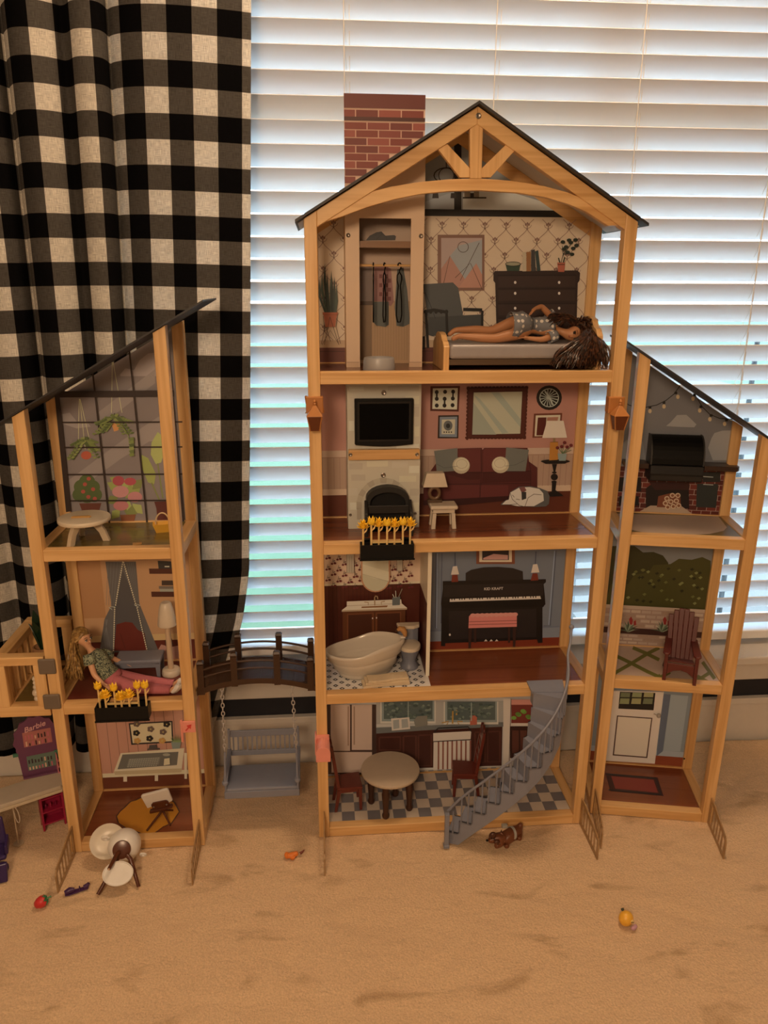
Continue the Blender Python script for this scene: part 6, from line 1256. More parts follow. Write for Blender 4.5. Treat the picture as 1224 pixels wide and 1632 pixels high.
MB().prism([(-.017, -.003), (.016, -.004), (.018, 0), (.012, .0035), (-.014, .003)], lambda u, v, w: (u, v, w), 0, .0028).build('slice', flat('toast_tan', (.58, .33, .10), .7), sl, bevel=.0006)
q = LF.z(219, 866, ZLL[2]); sl2 = thing('toy_bread_crust', 'small tan bread crust lying on the olive floor', 'toy food', LF.w((q.x, q.y, ZLL[2]-.0018)), .15)
MB().box(-.0085, .0075, -.004, .004, 0, .003).build('crust', flat('crust_tan', (.46, .26, .09), .7), sl2, bevel=.0008)
q = LF.z(262, 850, ZLL[2]); bk_ = thing('toy_basket', 'yellow toy basket with handle beside the greenhouse window', 'basket', LF.w((.212, .105, ZLL[2]-.0018)), .2)
BY = flat('basket_yellow', (.75, .42, .05), .5, bump=.3, bscale=800)
ob = [(-.013, -.008), (.013, -.008), (.013, .008), (-.013, .008)]; ot = [(-.0185, -.012), (.0185, -.012), (.0185, .012), (-.0185, .012)]
b = MB(); b.add([(x, y, 0) for x, y in ob]+[(x, y, .017) for x, y in ot]+[(x*.92, y*.9, .017) for x, y in ot]+[(x*.9, y*.88, .002) for x, y in ob], [(3, 2, 1, 0)]+[(k, (k+1) % 4, 4+(k+1) % 4, 4+k) for k in range(4)]+[(4+k, 4+(k+1) % 4, 8+(k+1) % 4, 8+k) for k in range(4)]+[(8+k, 8+(k+1) % 4, 12+(k+1) % 4, 12+k) for k in range(4)]+[(12, 13, 14, 15)])
b.build('body', BY, bk_)
MB().tube([(.013*math.cos(a), 0, .015+.022*math.sin(a)) for a in [PI*i/14 for i in range(15)]], .0014, 6).build('handle', flat('pale_handle', (.66, .50, .28), .5), bk_, smooth=1)
# bench
q = LF.z(205, 1075, ZLL[1]); bn = thing('toy_bench', 'grey-blue toy bench below the printed canopy', 'bench', LF.w((.140, .118, ZLL[1]-.0018)))
MB().box(-.034, .036, -.023, .020, .024, .0305).build('seat', BLUEP, bn, bevel=.002)
MB().box(-.031, .033, -.020, -.016, .017, .0238).build('apron', BLUEP, bn, bevel=.0006)
for x in (-.029, .031):
    for y in (-.019, .016): leg_bar(MB(), (x, y, 0), (x, y, .0238), .0022, .0036).build('leg', BLUEP, bn)
# floor lamp
q = LF.z(275, 1062, ZLL[1]); fl = thing('toy_floor_lamp', 'cream toy floor lamp with flared shade beside the bench', 'lamp', LF.w((.203, .112, ZLL[1]-.0018)))
MB().lathe([(.0185, 0), (.019, .002), (.018, .010), (.016, .0125), (.006, .013)], 32).build('base', CRM, fl, smooth=.7)
MB().lathe([(.0060, .013), (.0054, .118)], 16).build('pole', flat('lamp_pole_cream', (.66, .50, .34), .4), fl, smooth=.7)
MB().lathe([(.0185, .110), (.0190, .112), (.0172, .126), (.0140, .146), (.0110, .156), (.0085, .159), (0, .159)], 32).build('lamp_shade', CRM, fl, smooth=.7)

# white swivel chair, tipped forward, on the hide print
cs_ = thing('toy_office_chair', 'white toy office chair with brown bracket standing on the printed hide', 'chair', LF.w((.165, .060, ZLL[0]-.0012)))
MT = Matrix.Rotation(-.18, 3, 'Y') @ Matrix.Rotation(.25, 3, 'X')
o_ = Vector((0, 0, .052)); f3 = lambda u, v, w: MT @ Vector((u, w, v))+o_
MB().prism([(-.028, -.020), (-.006, -.014), (.020, -.015), (.028, -.012), (.029, .022), (.026, .026), (-.026, .022), (-.030, .018)], f3, -.003, .003).build('seat_back', WHITE, cs_, bevel=.0022)
BRS = flat('glossy_brown_plastic', (.10, .030, .014), .25)
MB().prism([(-.016, -.022), (.020, -.022), (.020, -.008), (.016, -.003), (-.011, -.003), (-.016, -.008)], f3, -.0065, -.0032).build('bracket', BRS, cs_, bevel=.0008)
for u in (-.012, .015): 
    q = f3(u, -.014, -.0068); MB().ball(q, .0022).build('rivet', METAL, cs_, smooth=1)
MB().bar(f3(-.024, -.027, -.004), f3(.024, -.024, -.004), .010, .005).build('swivel_bar', BRS, cs_, bevel=.001)
hub = f3(0, -.034, -.002); MB().tube([f3(0, -.027, -.004), hub], .004, 8).build('post', BRS, cs_, smooth=.9)
for ex, ey in ((-.020, -.034), (.026, -.022), (.022, .026), (-.024, .022)):
    MB().tube([hub, (ex, ey, .0022)], [.0026, .0020], 8).build('leg', BRS, cs_, smooth=.9)

# ---------------------------------------------------------------- right tower furniture
# grill and counter on the terrace
gq = RF.y(*cR1(640, 850), .13); grl = thing('toy_grill', 'black hooded toy grill on the brick oven print', 'grill', RF.w((gq.x, YR-.0016, RF.y(*cR1(640, 990), .13).z)), rot=rt.rotation_euler)
gw = (RF.y(*cR1(808, 900), .125).x-RF.y(*cR1(480, 900), .125).x)/2; gh = RF.y(*cR1(640, 715), .135).z-RF.y(*cR1(640, 990), .135).z
YZl = lambda u, v, w: (w, u, v)
hood = [(-.001, gh*.36)]+[(-.001-.040*math.sin(PI/2*i/8)-.002, gh*.36+(gh*.64)*math.cos(PI/2*i/8)) for i in range(9)]
MB().prism([(-.001, gh*.37), (-.001, gh)]+[(-.004-.038*math.sin(PI/2*i/9), gh*.40+(gh*.60)*math.cos(PI/2*i/9)) for i in range(1, 10)]+[(-.042, gh*.37)], YZl, -gw, gw).build('hood', flat('grill_black', (.005, .005, .005), .5, spec=.2), grl, bevel=.001)
for x in (-gw-.003, gw): MB().prism([(-.001, gh*.37), (-.001, gh*1.015)]+[(-.004-.0395*math.sin(PI/2*i/9), gh*.40+(gh*.615)*math.cos(PI/2*i/9)) for i in range(1, 10)]+[(-.0435, gh*.37)], YZl, x, x+.003).build('hood_side', flat('grill_grey', (.04, .04, .04), .45), grl)
MB().prism([(-.001, 0), (-.001, gh*.36), (-.046, gh*.36), (-.050, gh*.18), (-.046, 0)], YZl, -gw-.002, gw+.002).build('drawer_front', flat('grill_dark', (.020, .019, .019), .45, spec=.3), grl, bevel=.001)
MB().prism([(-.0465, gh*.03), (-.0488, gh*.14), (-.0500, gh*.14), (-.0478, gh*.03)], YZl, -gw, gw).build('drawer_lip', flat('grill_dark2', (.035, .034, .033), .45, spec=.3), grl)
WAL = wood('walnut_counter', (.045, .022, .014), (.028, .013, .009), 0)
zc = RF.y(*cR1(900, 905), .14).z
for nm, xa_, xb_ in (('a', RF.y(*cR1(245, 890), .13).x, gq.x-gw-.0045), ('b', gq.x+gw+.0045, RF.y(*cR1(1045, 900), .13).x)):
    if xa_ < PP+.002: xa_ = PP+.002
    ct = thing('toy_counter', 'dark brown counter shelf left of the black grill' if nm == 'a' else 'dark brown counter shelf right of the black grill', 'counter', RF.w((xa_, YR-.0016, zc-.005)), rot=rt.rotation_euler, group='counter shelves beside the grill')
    xe = min(xb_-xa_, WRt-.004-xa_) if nm == 'b' else xb_-xa_
    MB().prism([(0, -.0005), (0, -.042), (xe-.006, -.042), (xe, -.034), (xe, -.0225), (WRt-PP-xa_-.0008, -.0225), (WRt-PP-xa_-.0008, -.0005)] if nm == 'b' else [(0, -.0005), (0, -.042), (xe, -.042), (xe, -.0005)], lambda u, v, w: (u, v, w), 0, .010).build('slab', WAL, ct, bevel=.001)
# adirondack chair
ad = thing('toy_adirondack_chair', 'red-brown slatted garden chair on the paved terrace', 'chair', RF.w((.158, .045, ZRR[1]-.0018)), -.42)
AR_ = flat('barn_red_plastic', (.115, .022, .018), .4)
for i, (ht_, x) in enumerate(((.078, -.022), (.086, -.0132), (.090, -.0044), (.090, .0044), (.086, .0132), (.078, .022))):
    b = MB(); y0, y1 = .014, .014+ht_*.30
    b.hexa([(x*.86-.0038, y0-.0015, .020), (x*.86+.0038, y0-.0015, .020), (x*.86+.0038, y0+.0015, .020), (x*.86-.0038, y0+.0015, .020)], [(x-.0042, y1-.0015, .020+ht_), (x+.0042, y1-.0015, .020+ht_), (x+.0042, y1+.0015, .020+ht_), (x-.0042, y1+.0015, .020+ht_)]); b.build('back_slat', AR_, ad, bevel=.0008)
for z in (.040, .078):
    y = .0165+(z-.020)*.30; MB().box(-.022, .022, y+.0015, y+.0045, z-.003, z+.003).build('back_brace', AR_, ad)
for i in range(5):
    y = -.030+i*.0098; z = .036-.0033*i; MB().hexa([(-.022, y-.0046, z+.0016), (.022, y-.0046, z+.0016), (.022, y+.0046, z-.0016), (-.022, y+.0046, z-.0016)], [(-.022, y-.0046, z+.0041), (.022, y-.0046, z+.0041), (.022, y+.0046, z+.0009), (-.022, y+.0046, z+.0009)]).build('seat_slat', AR_, ad)
MB().prism([(-.022, .014), (-.012, .022), (0, .025), (.012, .022), (.022, .014), (.022, .036), (-.022, .036)], XZ, -.038, -.0352).build('seat_front', AR_, ad, bevel=.0006)
for s in (-1, 1):
    x = s*.0255
    MB().box(x-.003, x+.003, -.039, -.029, 0, .052).build('front_leg', AR_, ad, bevel=.0008)
    MB().hexa([(x-.0022, .020, 0), (x+.0022, .020, 0), (x+.0022, .028, 0), (x-.0022, .028, 0)], [(x-.0022, -.028, .030), (x+.0022, -.028, .030), (x+.0022, -.026, .038), (x-.0022, -.026, .038)]).build('rear_leg', AR_, ad, bevel=.0006)
    MB().prism([(x-s*.004-.006, .034), (x-s*.004+.006, .034), (x+.0065, -.036), (x+.003, -.042), (x-.003, -.042), (x-.0065, -.036)], lambda u, v, w: (u, v, w), .0522, .0562).build('armrest', AR_, ad, bevel=.0008)
    MB().box(x-.002, x+.002, .020, .030, .030, .0520).build('arm_support', AR_, ad)

ad.scale = (1.14, 1.14, 1.16); bn.scale = (1.32, 1.1, 1.38); to_.scale = (1.14, 1.1, 1.18); st_.scale = (1.03, 1.0, 1.14); la.scale = (1.15, 1.1, 1.36); la.location.z = ZL[2]-.0018+.0415*1.14+.0002
# ================================================================== DOLLS
def skin_mesh(name, verts, edges, root=0, sub=2):
    """grow one continuous surface over a skeleton; verts = [(point, radius)]"""
    me = bpy.data.meshes.new(name); me.from_pydata([tuple(p) for p, r in verts], edges, [])
    o = bpy.data.objects.new(name, me); COL.objects.link(o)
    md = o.modifiers.new('skin', 'SKIN'); md.use_smooth_shade = True
    for i, (p, r) in enumerate(verts):
        sv = me.skin_vertices[0].data[i]; rr_ = r if isinstance(r, (tuple, list)) else (r, r); sv.radius = rr_; sv.use_root = (i == root)
    sb = o.modifiers.new('sub', 'SUBSURF'); sb.levels = sub; sb.render_levels = sub
    bpy.context.view_layer.update()
    out = bpy.data.meshes.new_from_object(o.evaluated_get(bpy.context.evaluated_depsgraph_get())); bpy.data.objects.remove(o)
    out.name = name; out.polygons.foreach_set('use_smooth', [True]*len(out.polygons)); return out
def mesh_plus(me, mb):
    """add the pieces of an MB to a mesh"""
    bm = bmesh.new(); bm.from_mesh(me); vs = [bm.verts.new(p) for p in mb.v]
    for f in mb.f:
        try: q = bm.faces.new([vs[i] for i in f]); q.smooth = True
        except ValueError: pass
    bm.to_mesh(me); bm.free(); return me
def fingers(mb, wrist, tip, up, curl=.25, s=1.0):
    w, t, u = Vector(wrist), Vector(tip), Vector(up).normalized(); d = (t-w); L = d.length; d.normalize(); side = d.cross(u).normalized()
    for k, (off, ln) in enumerate(((-.0030, .86), (-.0010, 1.0), (.0010, .95), (.0030, .78))):
        a = w+d*L*.42+side*off*s; b = w+d*L*(.42+.30*ln)+side*off*1.15*s-u*curl*.15*L; c = w+d*L*(.42+.58*ln)+side*off*1.25*s-u*curl*.45*L
        mb.tube([a-d*.002, a, b, c], [.0013*s, .00125*s, .0011*s, .0007*s], 6)
    a = w+d*L*.18-side*.0032*s; mb.tube([w+d*L*.05, a, a+d*L*.22-side*.0030*s, a+d*L*.40-side*.0034*s], [.0016*s, .0014*s, .0012*s, .0008*s], 6)
def doll_body(J, skin, parent, s=1.0):
    """J: joints in the parent's frame. One continuous skinned figure with five-fingered hands."""
    names = ['pelvis', 'waist', 'chest', 'neck0', 'neck', 'jaw', 'skull', 'crown', 'hipN', 'kneeN', 'calfN', 'ankN', 'toeN', 'hipF', 'kneeF', 'calfF', 'ankF', 'toeF', 'shN', 'elN', 'wrN', 'palmN', 'shF', 'elF', 'wrF', 'palmF']
    rad = dict(pelvis=.0165, waist=.0125, chest=.0165, neck0=.0075, neck=.0062, jaw=.0115, skull=.0165, crown=.0105, hipN=.0130, kneeN=.0085, calfN=.0085, ankN=.0052, toeN=.0042, shN=.0072, elN=.0056, wrN=.0036, palmN=.0040)
    for k in list(rad):
        if k.endswith('N'): rad[k[:-1]+'F'] = rad[k]
    V = [(Vector(J[n]), rad[n]*s) for n in names]; ix = {n: i for i, n in enumerate(names)}
    E = [('pelvis', 'waist'), ('waist', 'chest'), ('chest', 'neck0'), ('neck0', 'neck'), ('neck', 'jaw'), ('jaw', 'skull'), ('skull', 'crown')]
    for q in 'NF': E += [('pelvis', 'hip'+q), ('hip'+q, 'knee'+q), ('knee'+q, 'calf'+q), ('calf'+q, 'ank'+q), ('ank'+q, 'toe'+q), ('chest', 'sh'+q), ('sh'+q, 'el'+q), ('el'+q, 'wr'+q), ('wr'+q, 'palm'+q)]
    me = skin_mesh('body', V, [(ix[a], ix[b]) for a, b in E])
    mb = MB()
    for q in 'NF':
        w = Vector(J['wr'+q]); p = Vector(J['palm'+q]); d = (p-w).normalized(); fingers(mb, w, w+d*.020*s, J.get('up'+q, (0, 0, 1)), .3, s)
    mesh_plus(me, mb); me.materials.clear(); me.materials.append(skin); return link('body', me, parent)
def loft(rings, n=24, caps=False):
    """rings: (centre, axis_a, axis_b) -> tube of ellipses"""
    b = MB(); vs = []
    for c, a, bb in rings:
        c, a, bb = Vector(c), Vector(a), Vector(bb)
        for k in range(n): t = 2*PI*k/n; vs.append(c+a*math.cos(t)+bb*math.sin(t))
    fs = [(i*n+k, i*n+(k+1) % n, (i+1)*n+(k+1) % n, (i+1)*n+k) for i in range(len(rings)-1) for k in range(n)]
    if caps: fs += [tuple(range(n))[::-1], tuple(range((len(rings)-1)*n, len(rings)*n))]
    return b.add(vs, fs)
def face(parent, J, look, up, skin, lipc, eyec, s=1.0, closed=False):
    """eyes, brows, nose and mouth on the front of the head"""
    c = Vector(J['skull']); f = Vector(look).normalized(); u = Vector(up); u = (u-f*u.dot(f)).normalized(); r = f.cross(u).normalized(); R = .0172*s
    Mx = Matrix((r, f, u)).transposed()
    for sx in (-1, 1):
        p = c+f*R*.86+r*sx*.0062*s-u*.0022*s
        MB().ball(p, .0030*s, .0012*s, .0020*s, 10, 6, Mx).build('eye', eyec if closed else flat('eye_white', (.75, .72, .68), .25), parent, smooth=1)
        if not closed: MB().ball(p+f*.0008*s, .0015*s, .0007*s, .0017*s, 8, 6, Mx).build('iris', eyec, parent, smooth=1)
        MB().tube([p+r*sx*-.0034*s+u*.0018*s+f*.0004, p+u*.0028*s+f*.001*s, p+r*sx*.0040*s+u*.0016*s], .0006*s, 5).build('lash', eyec, parent)
        MB().tube([p+r*sx*-.0032*s+u*.0052*s+f*.0006, p+u*.0064*s+f*.0006*s, p+r*sx*.0044*s+u*.0050*s-f*.0008], .0005*s, 5).build('brow', flat('brow_brown', (.10, .04, .02), .6), parent)
    n0 = c+f*R*.93-u*.0050*s; MB().ball(n0-u*.0018*s+f*.0006*s, .0018*s, .0024*s, .0026*s, 8, 6, Mx).build('nose', skin, parent, smooth=1)
    MB().ball(c+f*R*.80-u*.0112*s, .0032*s, .0012*s, .0012*s, 10, 6, Mx).build('lips', lipc, parent, smooth=1)
def bez(p, n): 
    out = []
    for i in range(n+1):
        t = i/n; q = [Vector(a) for a in p]
        while len(q) > 1: q = [q[j].lerp(q[j+1], t) for j in range(len(q)-1)]
        out.append(q[0])
    return out
def hair_mat(name, dark, light):
    m = bpy.data.materials.new(name); m.use_nodes = True; n, l, b = nodes(m)
    tc = n.new('ShaderNodeTexCoord'); nz = n.new('ShaderNodeTexNoise'); nz.inputs['Scale'].default_value = 190; nz.inputs['Detail'].default_value = 3; l.new(tc.outputs['Object'], nz.inputs[0])
    cr = n.new('ShaderNodeValToRGB'); l.new(nz.outputs[0], cr.inputs[0]); cr.color_ramp.elements[0].position = .42; cr.color_ramp.elements[0].color = (*dark, 1); cr.color_ramp.elements[1].position = .68; cr.color_ramp.elements[1].color = (*light, 1)
    l.new(cr.outputs[0], b.inputs['Base Color']); b.inputs['Roughness'].default_value = .33; return m

# ---------------------------------------------------------------- doll lying on the bed
cD = crop(680, 460, 3.825)
d1 = thing('fashion_doll', 'tan doll with long brown hair in a dotted grey dress lying on the bed', 'doll', (.40, .075, ZL[3]-.0018+.0455))
o1 = Vector(d1.location)
def A(x, y, yy, zmin=0): 
    p = W0.y(*cD(x, y), yy)-o1; p.z = max(p.z, zmin); return p
J1 = dict(pelvis=A(575, 215, .072, .016), waist=A(640, 225, .074, .013), chest=A(720, 232, .074, .017), neck0=A(790, 248, .070, .012), neck=A(822, 260, .068, .012), jaw=A(862, 285, .064, .013), skull=A(900, 282, .064, .018), crown=A(935, 275, .066, .015),
          hipN=A(560, 275, .058, .013), kneeN=A(412, 312, .052, .0085), calfN=A(330, 300, .053, .0088), ankN=A(195, 288, .056, .006), toeN=A(150, 312, .052, .0045), hipF=A(550, 195, .086, .014), kneeF=A(392, 260, .082, .0085), calfF=A(300, 250, .082, .009), ankF=A(170, 252, .080, .006), toeF=A(130, 288, .078, .0045),
          shN=A(772, 290, .050, .008), elN=A(700, 312, .046, .006), wrN=A(620, 302, .047, .005), palmN=A(590, 298, .047, .005), shF=A(762, 175, .094, .020), elF=A(700, 108, .092), wrF=A(662, 122, .080), palmF=A(642, 140, .074))
J1['upN'] = (0, 0, 1); J1['upF'] = (0, .4, 1)
doll_body(J1, SKINT, d1)
DOT = bpy.data.materials.new('dotted_grey_cotton'); DOT.use_nodes = True; n, l, b = nodes(DOT)
tc = n.new('ShaderNodeTexCoord'); vo = n.new('ShaderNodeTexVoronoi'); vo.inputs['Scale'].default_value = 105; vo.inputs['Randomness'].default_value = .25; l.new(tc.outputs['Object'], vo.inputs[0])
cr = n.new('ShaderNodeValToRGB'); cr.color_ramp.interpolation = 'CONSTANT'; l.new(vo.outputs['Distance'], cr.inputs[0]); cr.color_ramp.elements[0].color = (.70, .66, .60, 1); cr.color_ramp.elements[1].position = .34; cr.color_ramp.elements[1].color = (.19, .20, .225, 1)
l.new(cr.outputs[0], b.inputs['Base Color']); b.inputs['Roughness'].default_value = .8
pv, wa, chs = J1['pelvis'], J1['waist'], J1['chest']; hpm = (J1['hipN']+J1['hipF'])/2
ax = Vector((0, -.35, .94)).normalized(); ay = Vector((0, 1, .12)).normalized()
skirt = loft([(hpm+Vector((-.016, -.003, .003)), ay*.035, ax*.0260), (hpm+Vector((-.004, -.003, .002)), ay*.034, ax*.0260), (pv+Vector((0, -.002, .001)), ay*.0300, ax*.0235), (pv.lerp(wa, .5), ay*.0240, ax*.0195), (wa, ay*.0168, ax*.0150)])
so_ = skirt.build('skirt', DOT, d1, smooth=1.2); md = so_.modifiers.new('thick', 'SOLIDIFY'); md.thickness = .0008
top = loft([(wa, ay*.0165, ax*.0146), (wa.lerp(chs, .5), ay*.0190, ax*.0175), (chs, ay*.0220, ax*.0192), (chs.lerp(J1['neck0'], .45), ay*.0215, ax*.0180), (chs.lerp(J1['neck0'], .75), ay*.0150, ax*.0120)])
to2 = top.build('bodice', DOT, d1, smooth=1.2); md = to2.modifiers.new('thick', 'SOLIDIFY'); md.thickness = .0008
loft([(wa+Vector((-.0025, 0, 0)), ay*.0174, ax*.0156), (wa, ay*.0178, ax*.0160), (wa+Vector((.0025, 0, 0)), ay*.0174, ax*.0156)]).build('belt', flat('grey_belt', (.12, .13, .15), .7), d1, smooth=1.2)
for q in 'NF':
    a, e = J1['sh'+q], J1['el'+q]; dd = (e-a).normalized(); u1 = dd.cross(Vector((0, 1, 0))).normalized(); u2 = dd.cross(u1)
    sl_ = loft([(a-dd*.007, u1*.0095, u2*.0095), (a, u1*.0108, u2*.0108), (a+dd*.010, u1*.0112, u2*.0112)]).build('sleeve', DOT, d1, smooth=1.2)
    md = sl_.modifiers.new('thick', 'SOLIDIFY'); md.thickness = .0008
face(d1, J1, (-.15, -.88, -.30), (.95, -.1, .15), SKINT, flat('lip_rose', (.36, .10, .07), .4), flat('lash_black', (.01, .006, .005), .4), closed=True)
HB = hair_mat('brown_doll_hair', (.012, .005, .003), (.105, .040, .018))
rnd = random.Random(11); b = MB(); sk = J1['skull']
b.ball(sk+Vector((.006, .008, .003)), .0170, .0160, .0175, 16, 10)
fx = lambda x, y, yy: W0.y(*cD(x, y), yy)-o1
for i in range(120):      # mass behind and over the head
    a = rnd.uniform(-.4, 2.6); st0 = sk+Vector((.008+.010*math.cos(a), rnd.uniform(-.006, .014), .014*math.sin(a)+.004))
    ex, ey = rnd.uniform(930, 1045), rnd.uniform(190, 395); en = fx(ex, ey, rnd.uniform(.045, .095)); en.z = max(en.z, .004)
    md_ = st0.lerp(en, .5)+Vector((rnd.uniform(-.004, .012), rnd.uniform(-.008, .008), rnd.uniform(.004, .020)))
    b.tube(bez([st0, md_, en+Vector((rnd.uniform(-.006, .006), 0, rnd.uniform(0, .008))), en], 7), [.0011, .0016, .0017, .0017, .0016, .0014, .0010, .0005], 5)
for i in range(70):       # lock over the shoulder
    st0 = sk+Vector((rnd.uniform(-.006, .010), rnd.uniform(-.004, .008), .015+rnd.uniform(-.003, .002))); en = fx(rnd.uniform(725, 830), rnd.uniform(165, 235), rnd.uniform(.050, .075))
    b.tube(bez([st0, st0+Vector((-.010, -.004, .016)), en+Vector((.006, 0, .012)), en], 7), [.0010, .0015, .0016, .0016, .0015, .0013, .0010, .0005], 5)
for i in range(190):      # wavy fall over the side of the bed
    st0 = sk+Vector((rnd.uniform(.010, .024), rnd.uniform(-.006, .008), rnd.uniform(-.010, .012)))
    ex, ey = rnd.uniform(745, 1110), rnd.uniform(445, 492)+rnd.uniform(-40, 0)*(1 if rnd.random() < .3 else 0); en = W0.y(*cD(ex, ey), rnd.uniform(.003, .018))-o1; en.z = max(en.z, -.0435)
    m1 = Vector((st0.x*.6+en.x*.4+rnd.uniform(-.01, .01), rnd.uniform(.004, .016)-o1.y, rnd.uniform(.006, .014)))
    pts = bez([st0, Vector((st0.x+rnd.uniform(.0, .016), .030-o1.y, .022)), m1, en+Vector((rnd.uniform(-.008, .008), -.004, .018)), en], 12)
    ph = rnd.uniform(0, 6.28); pts = [p+Vector((.0022*math.sin(ph+k*1.1), .0010*math.cos(ph+k*.9), 0)) for k, p in enumerate(pts)]
    b.tube(pts, [.0010]+[.0017]*9+[.0013, .0010, .0005], 5)
b.build('hair', HB, d1, smooth=1.2)

# ---------------------------------------------------------------- doll sitting in the left tower
cE = crop(90, 970, 5.564)
d2 = thing('fashion_doll', 'blonde doll in patterned top and pink trousers sitting by the flower box', 'doll', LF.w((.085, .058, ZLL[1]-.0018)))
o2 = Vector((.085, .058, ZLL[1]-.0018))
def B(x, y, yy, zmin=0):
    p = LF.y(*cE(x, y), yy)-o2; p.z = max(p.z, zmin); return p
J2 = dict(pelvis=B(500, 610, .056, .0165), waist=B(430, 535, .060), chest=B(360, 440, .064), neck0=B(305, 372, .066), neck=B(280, 335, .067), jaw=B(262, 295, .068), skull=B(232, 255, .070), crown=B(205, 215, .072),
          hipN=B(520, 655, .042, .0135), kneeN=B(745, 705, .036, .0090), calfN=B(860, 715, .034, .0090), ankN=B(1012, 728, .031, .0065), toeN=B(1062, 690, .028, .012), hipF=B(555, 605, .072, .0135), kneeF=B(780, 640, .060, .0090), calfF=B(900, 660, .057, .0090), ankF=B(1045, 672, .054, .0065), toeF=B(1090, 635, .050, .014),
          shN=B(290, 440, .044), elN=B(335, 590, .034), wrN=B(420, 670, .028, .005), palmN=B(452, 692, .027, .005), shF=B(432, 408, .088), elF=B(520, 452, .096), wrF=B(590, 480, .100), palmF=B(620, 486, .100))
J2['upN'] = (0, 0, 1); J2['upF'] = (0, 0, 1)
doll_body(J2, SKINL, d2)
TOPM = bpy.data.materials.new('green_leafy_print_cotton'); TOPM.use_nodes = True; n, l, b = nodes(TOPM)
tc = n.new('ShaderNodeTexCoord'); vo = n.new('ShaderNodeTexNoise'); vo.inputs['Scale'].default_value = 260; vo.inputs['Detail'].default_value = 2; vo.inputs['Distortion'].default_value = 1.5; l.new(tc.outputs['Object'], vo.inputs[0])
cr = n.new('ShaderNodeValToRGB'); cr.color_ramp.interpolation = 'CONSTANT'; l.new(vo.outputs[0], cr.inputs[0]); cr.color_ramp.elements[0].color = (.045, .065, .055, 1); cr.color_ramp.elements[1].position = .49; cr.color_ramp.elements[1].color = (.36, .40, .27, 1)
l.new(cr.outputs[0], b.inputs['Base Color']); b.inputs['Roughness'].default_value = .8
def ringax(d, ref=(0, 1, 0)):
    d = Vector(d).normalized(); r_ = Vector(ref); a = (r_-d*r_.dot(d)).normalized(); return a, d.cross(a)
pv, wa, chs, nk = J2['pelvis'], J2['waist'], J2['chest'], J2['neck0']
a, c = ringax(chs-pv)
tp = loft([(pv.lerp(wa, .30), a*.0228, c*.0190), (wa, a*.0190, c*.0165), (wa.lerp(chs, .5), a*.0205, c*.0180), (chs, a*.0235, c*.0190), (chs.lerp(nk, .5), a*.0215, c*.0150), (chs.lerp(nk, .85), a*.0120, c*.0105)])
o = tp.build('top', TOPM, d2, smooth=1.2); md = o.modifiers.new('thick', 'SOLIDIFY'); md.thickness = .0008
for q in 'NF':
    s0, e0 = J2['sh'+q], J2['el'+q]; dd = (e0-s0).normalized(); a1, c1 = ringax(dd, (1, 0, 0))
    o = loft([(s0-dd*.008, a1*.0100, c1*.0100), (s0, a1*.0115, c1*.0115), (s0+dd*.012, a1*.0125, c1*.0125)]).build('sleeve', TOPM, d2, smooth=1.2); md = o.modifiers.new('thick', 'SOLIDIFY'); md.thickness = .0008
PINKT = flat('pink_trouser_cotton', (.52, .16, .19), .85, bump=.4, bscale=500)
a, c = ringax(pv-wa)
o = loft([(pv.lerp(wa, .42), a*.0218, c*.0178), (pv, a*.0232, c*.0192), (pv+(pv-wa)*.25, a*.0225, c*.0175)]).build('trouser_waist', PINKT, d2, smooth=1.2)
for q in 'NF':
    h_, k_, f_, n_ = J2['hip'+q], J2['knee'+q], J2['calf'+q], J2['ank'+q]; dd = (k_-h_).normalized(); a1, c1 = ringax(dd)
    h0 = pv.lerp(h_, .35)
    pts = [(h0, a1*.0145, c1*.0150), (h_, a1*.0155, c1*.0150), (h_.lerp(k_, .5), a1*.0138, c1*.0128), (k_, a1*.0118, c1*.0110), (f_, a1*.0112, c1*.0104), (f_.lerp(n_, .55), a1*.0098, c1*.0090), (n_, a1*.0092, c1*.0084)]
    pts = [(Vector((p.x, p.y, max(p.z, c_.length+.0003))), a_, c_) for p, a_, c_ in pts]
    o = loft(pts).build('trouser_leg', PINKT, d2, smooth=1.2); md = o.modifiers.new('thick', 'SOLIDIFY'); md.thickness = .0008
    an, to3 = J2['ank'+q], J2['toe'+q]; up_ = (to3-an).normalized()
    hl = an+Vector((.0045, 0, -.001)); hl.z = max(hl.z, .006)
    MB().tube([hl-up_*.004, hl, hl.lerp(to3, .5)+Vector((.002, 0, 0)), to3+Vector((.003, 0, 0)), to3+up_*.005+Vector((.002, 0, 0))], [.0035, .0060, .0062, .0056, .0030], 12).build('shoe', WHITE, d2, smooth=1)
    MB().tube([hl-up_*.004+Vector((.004, 0, 0)), hl+Vector((.006, 0, 0)), to3+Vector((.0085, 0, 0)), to3+up_*.005+Vector((.006, 0, 0))], [.0030, .0042, .0042, .0025], 10).build('shoe_sole', flat('shoe_sole_cream', (.60, .52, .42), .5), d2, smooth=1)
face(d2, J2, (.86, -.45, .05), (-.15, .05, .98), SKINL, flat('lip_pink', (.55, .17, .14), .4), flat('eye_brown', (.02, .012, .008), .3))
HY = hair_mat('blonde_doll_hair', (.22, .12, .035), (.55, .35, .12))
rnd = random.Random(5); b = MB(); sk = J2['skull']; b.ball(sk+Vector((-.0045, .003, .0035)), .0172, .0170, .0172, 16, 10)
gx = lambda x, y, yy: LF.y(*cE(x, y), yy)-o2
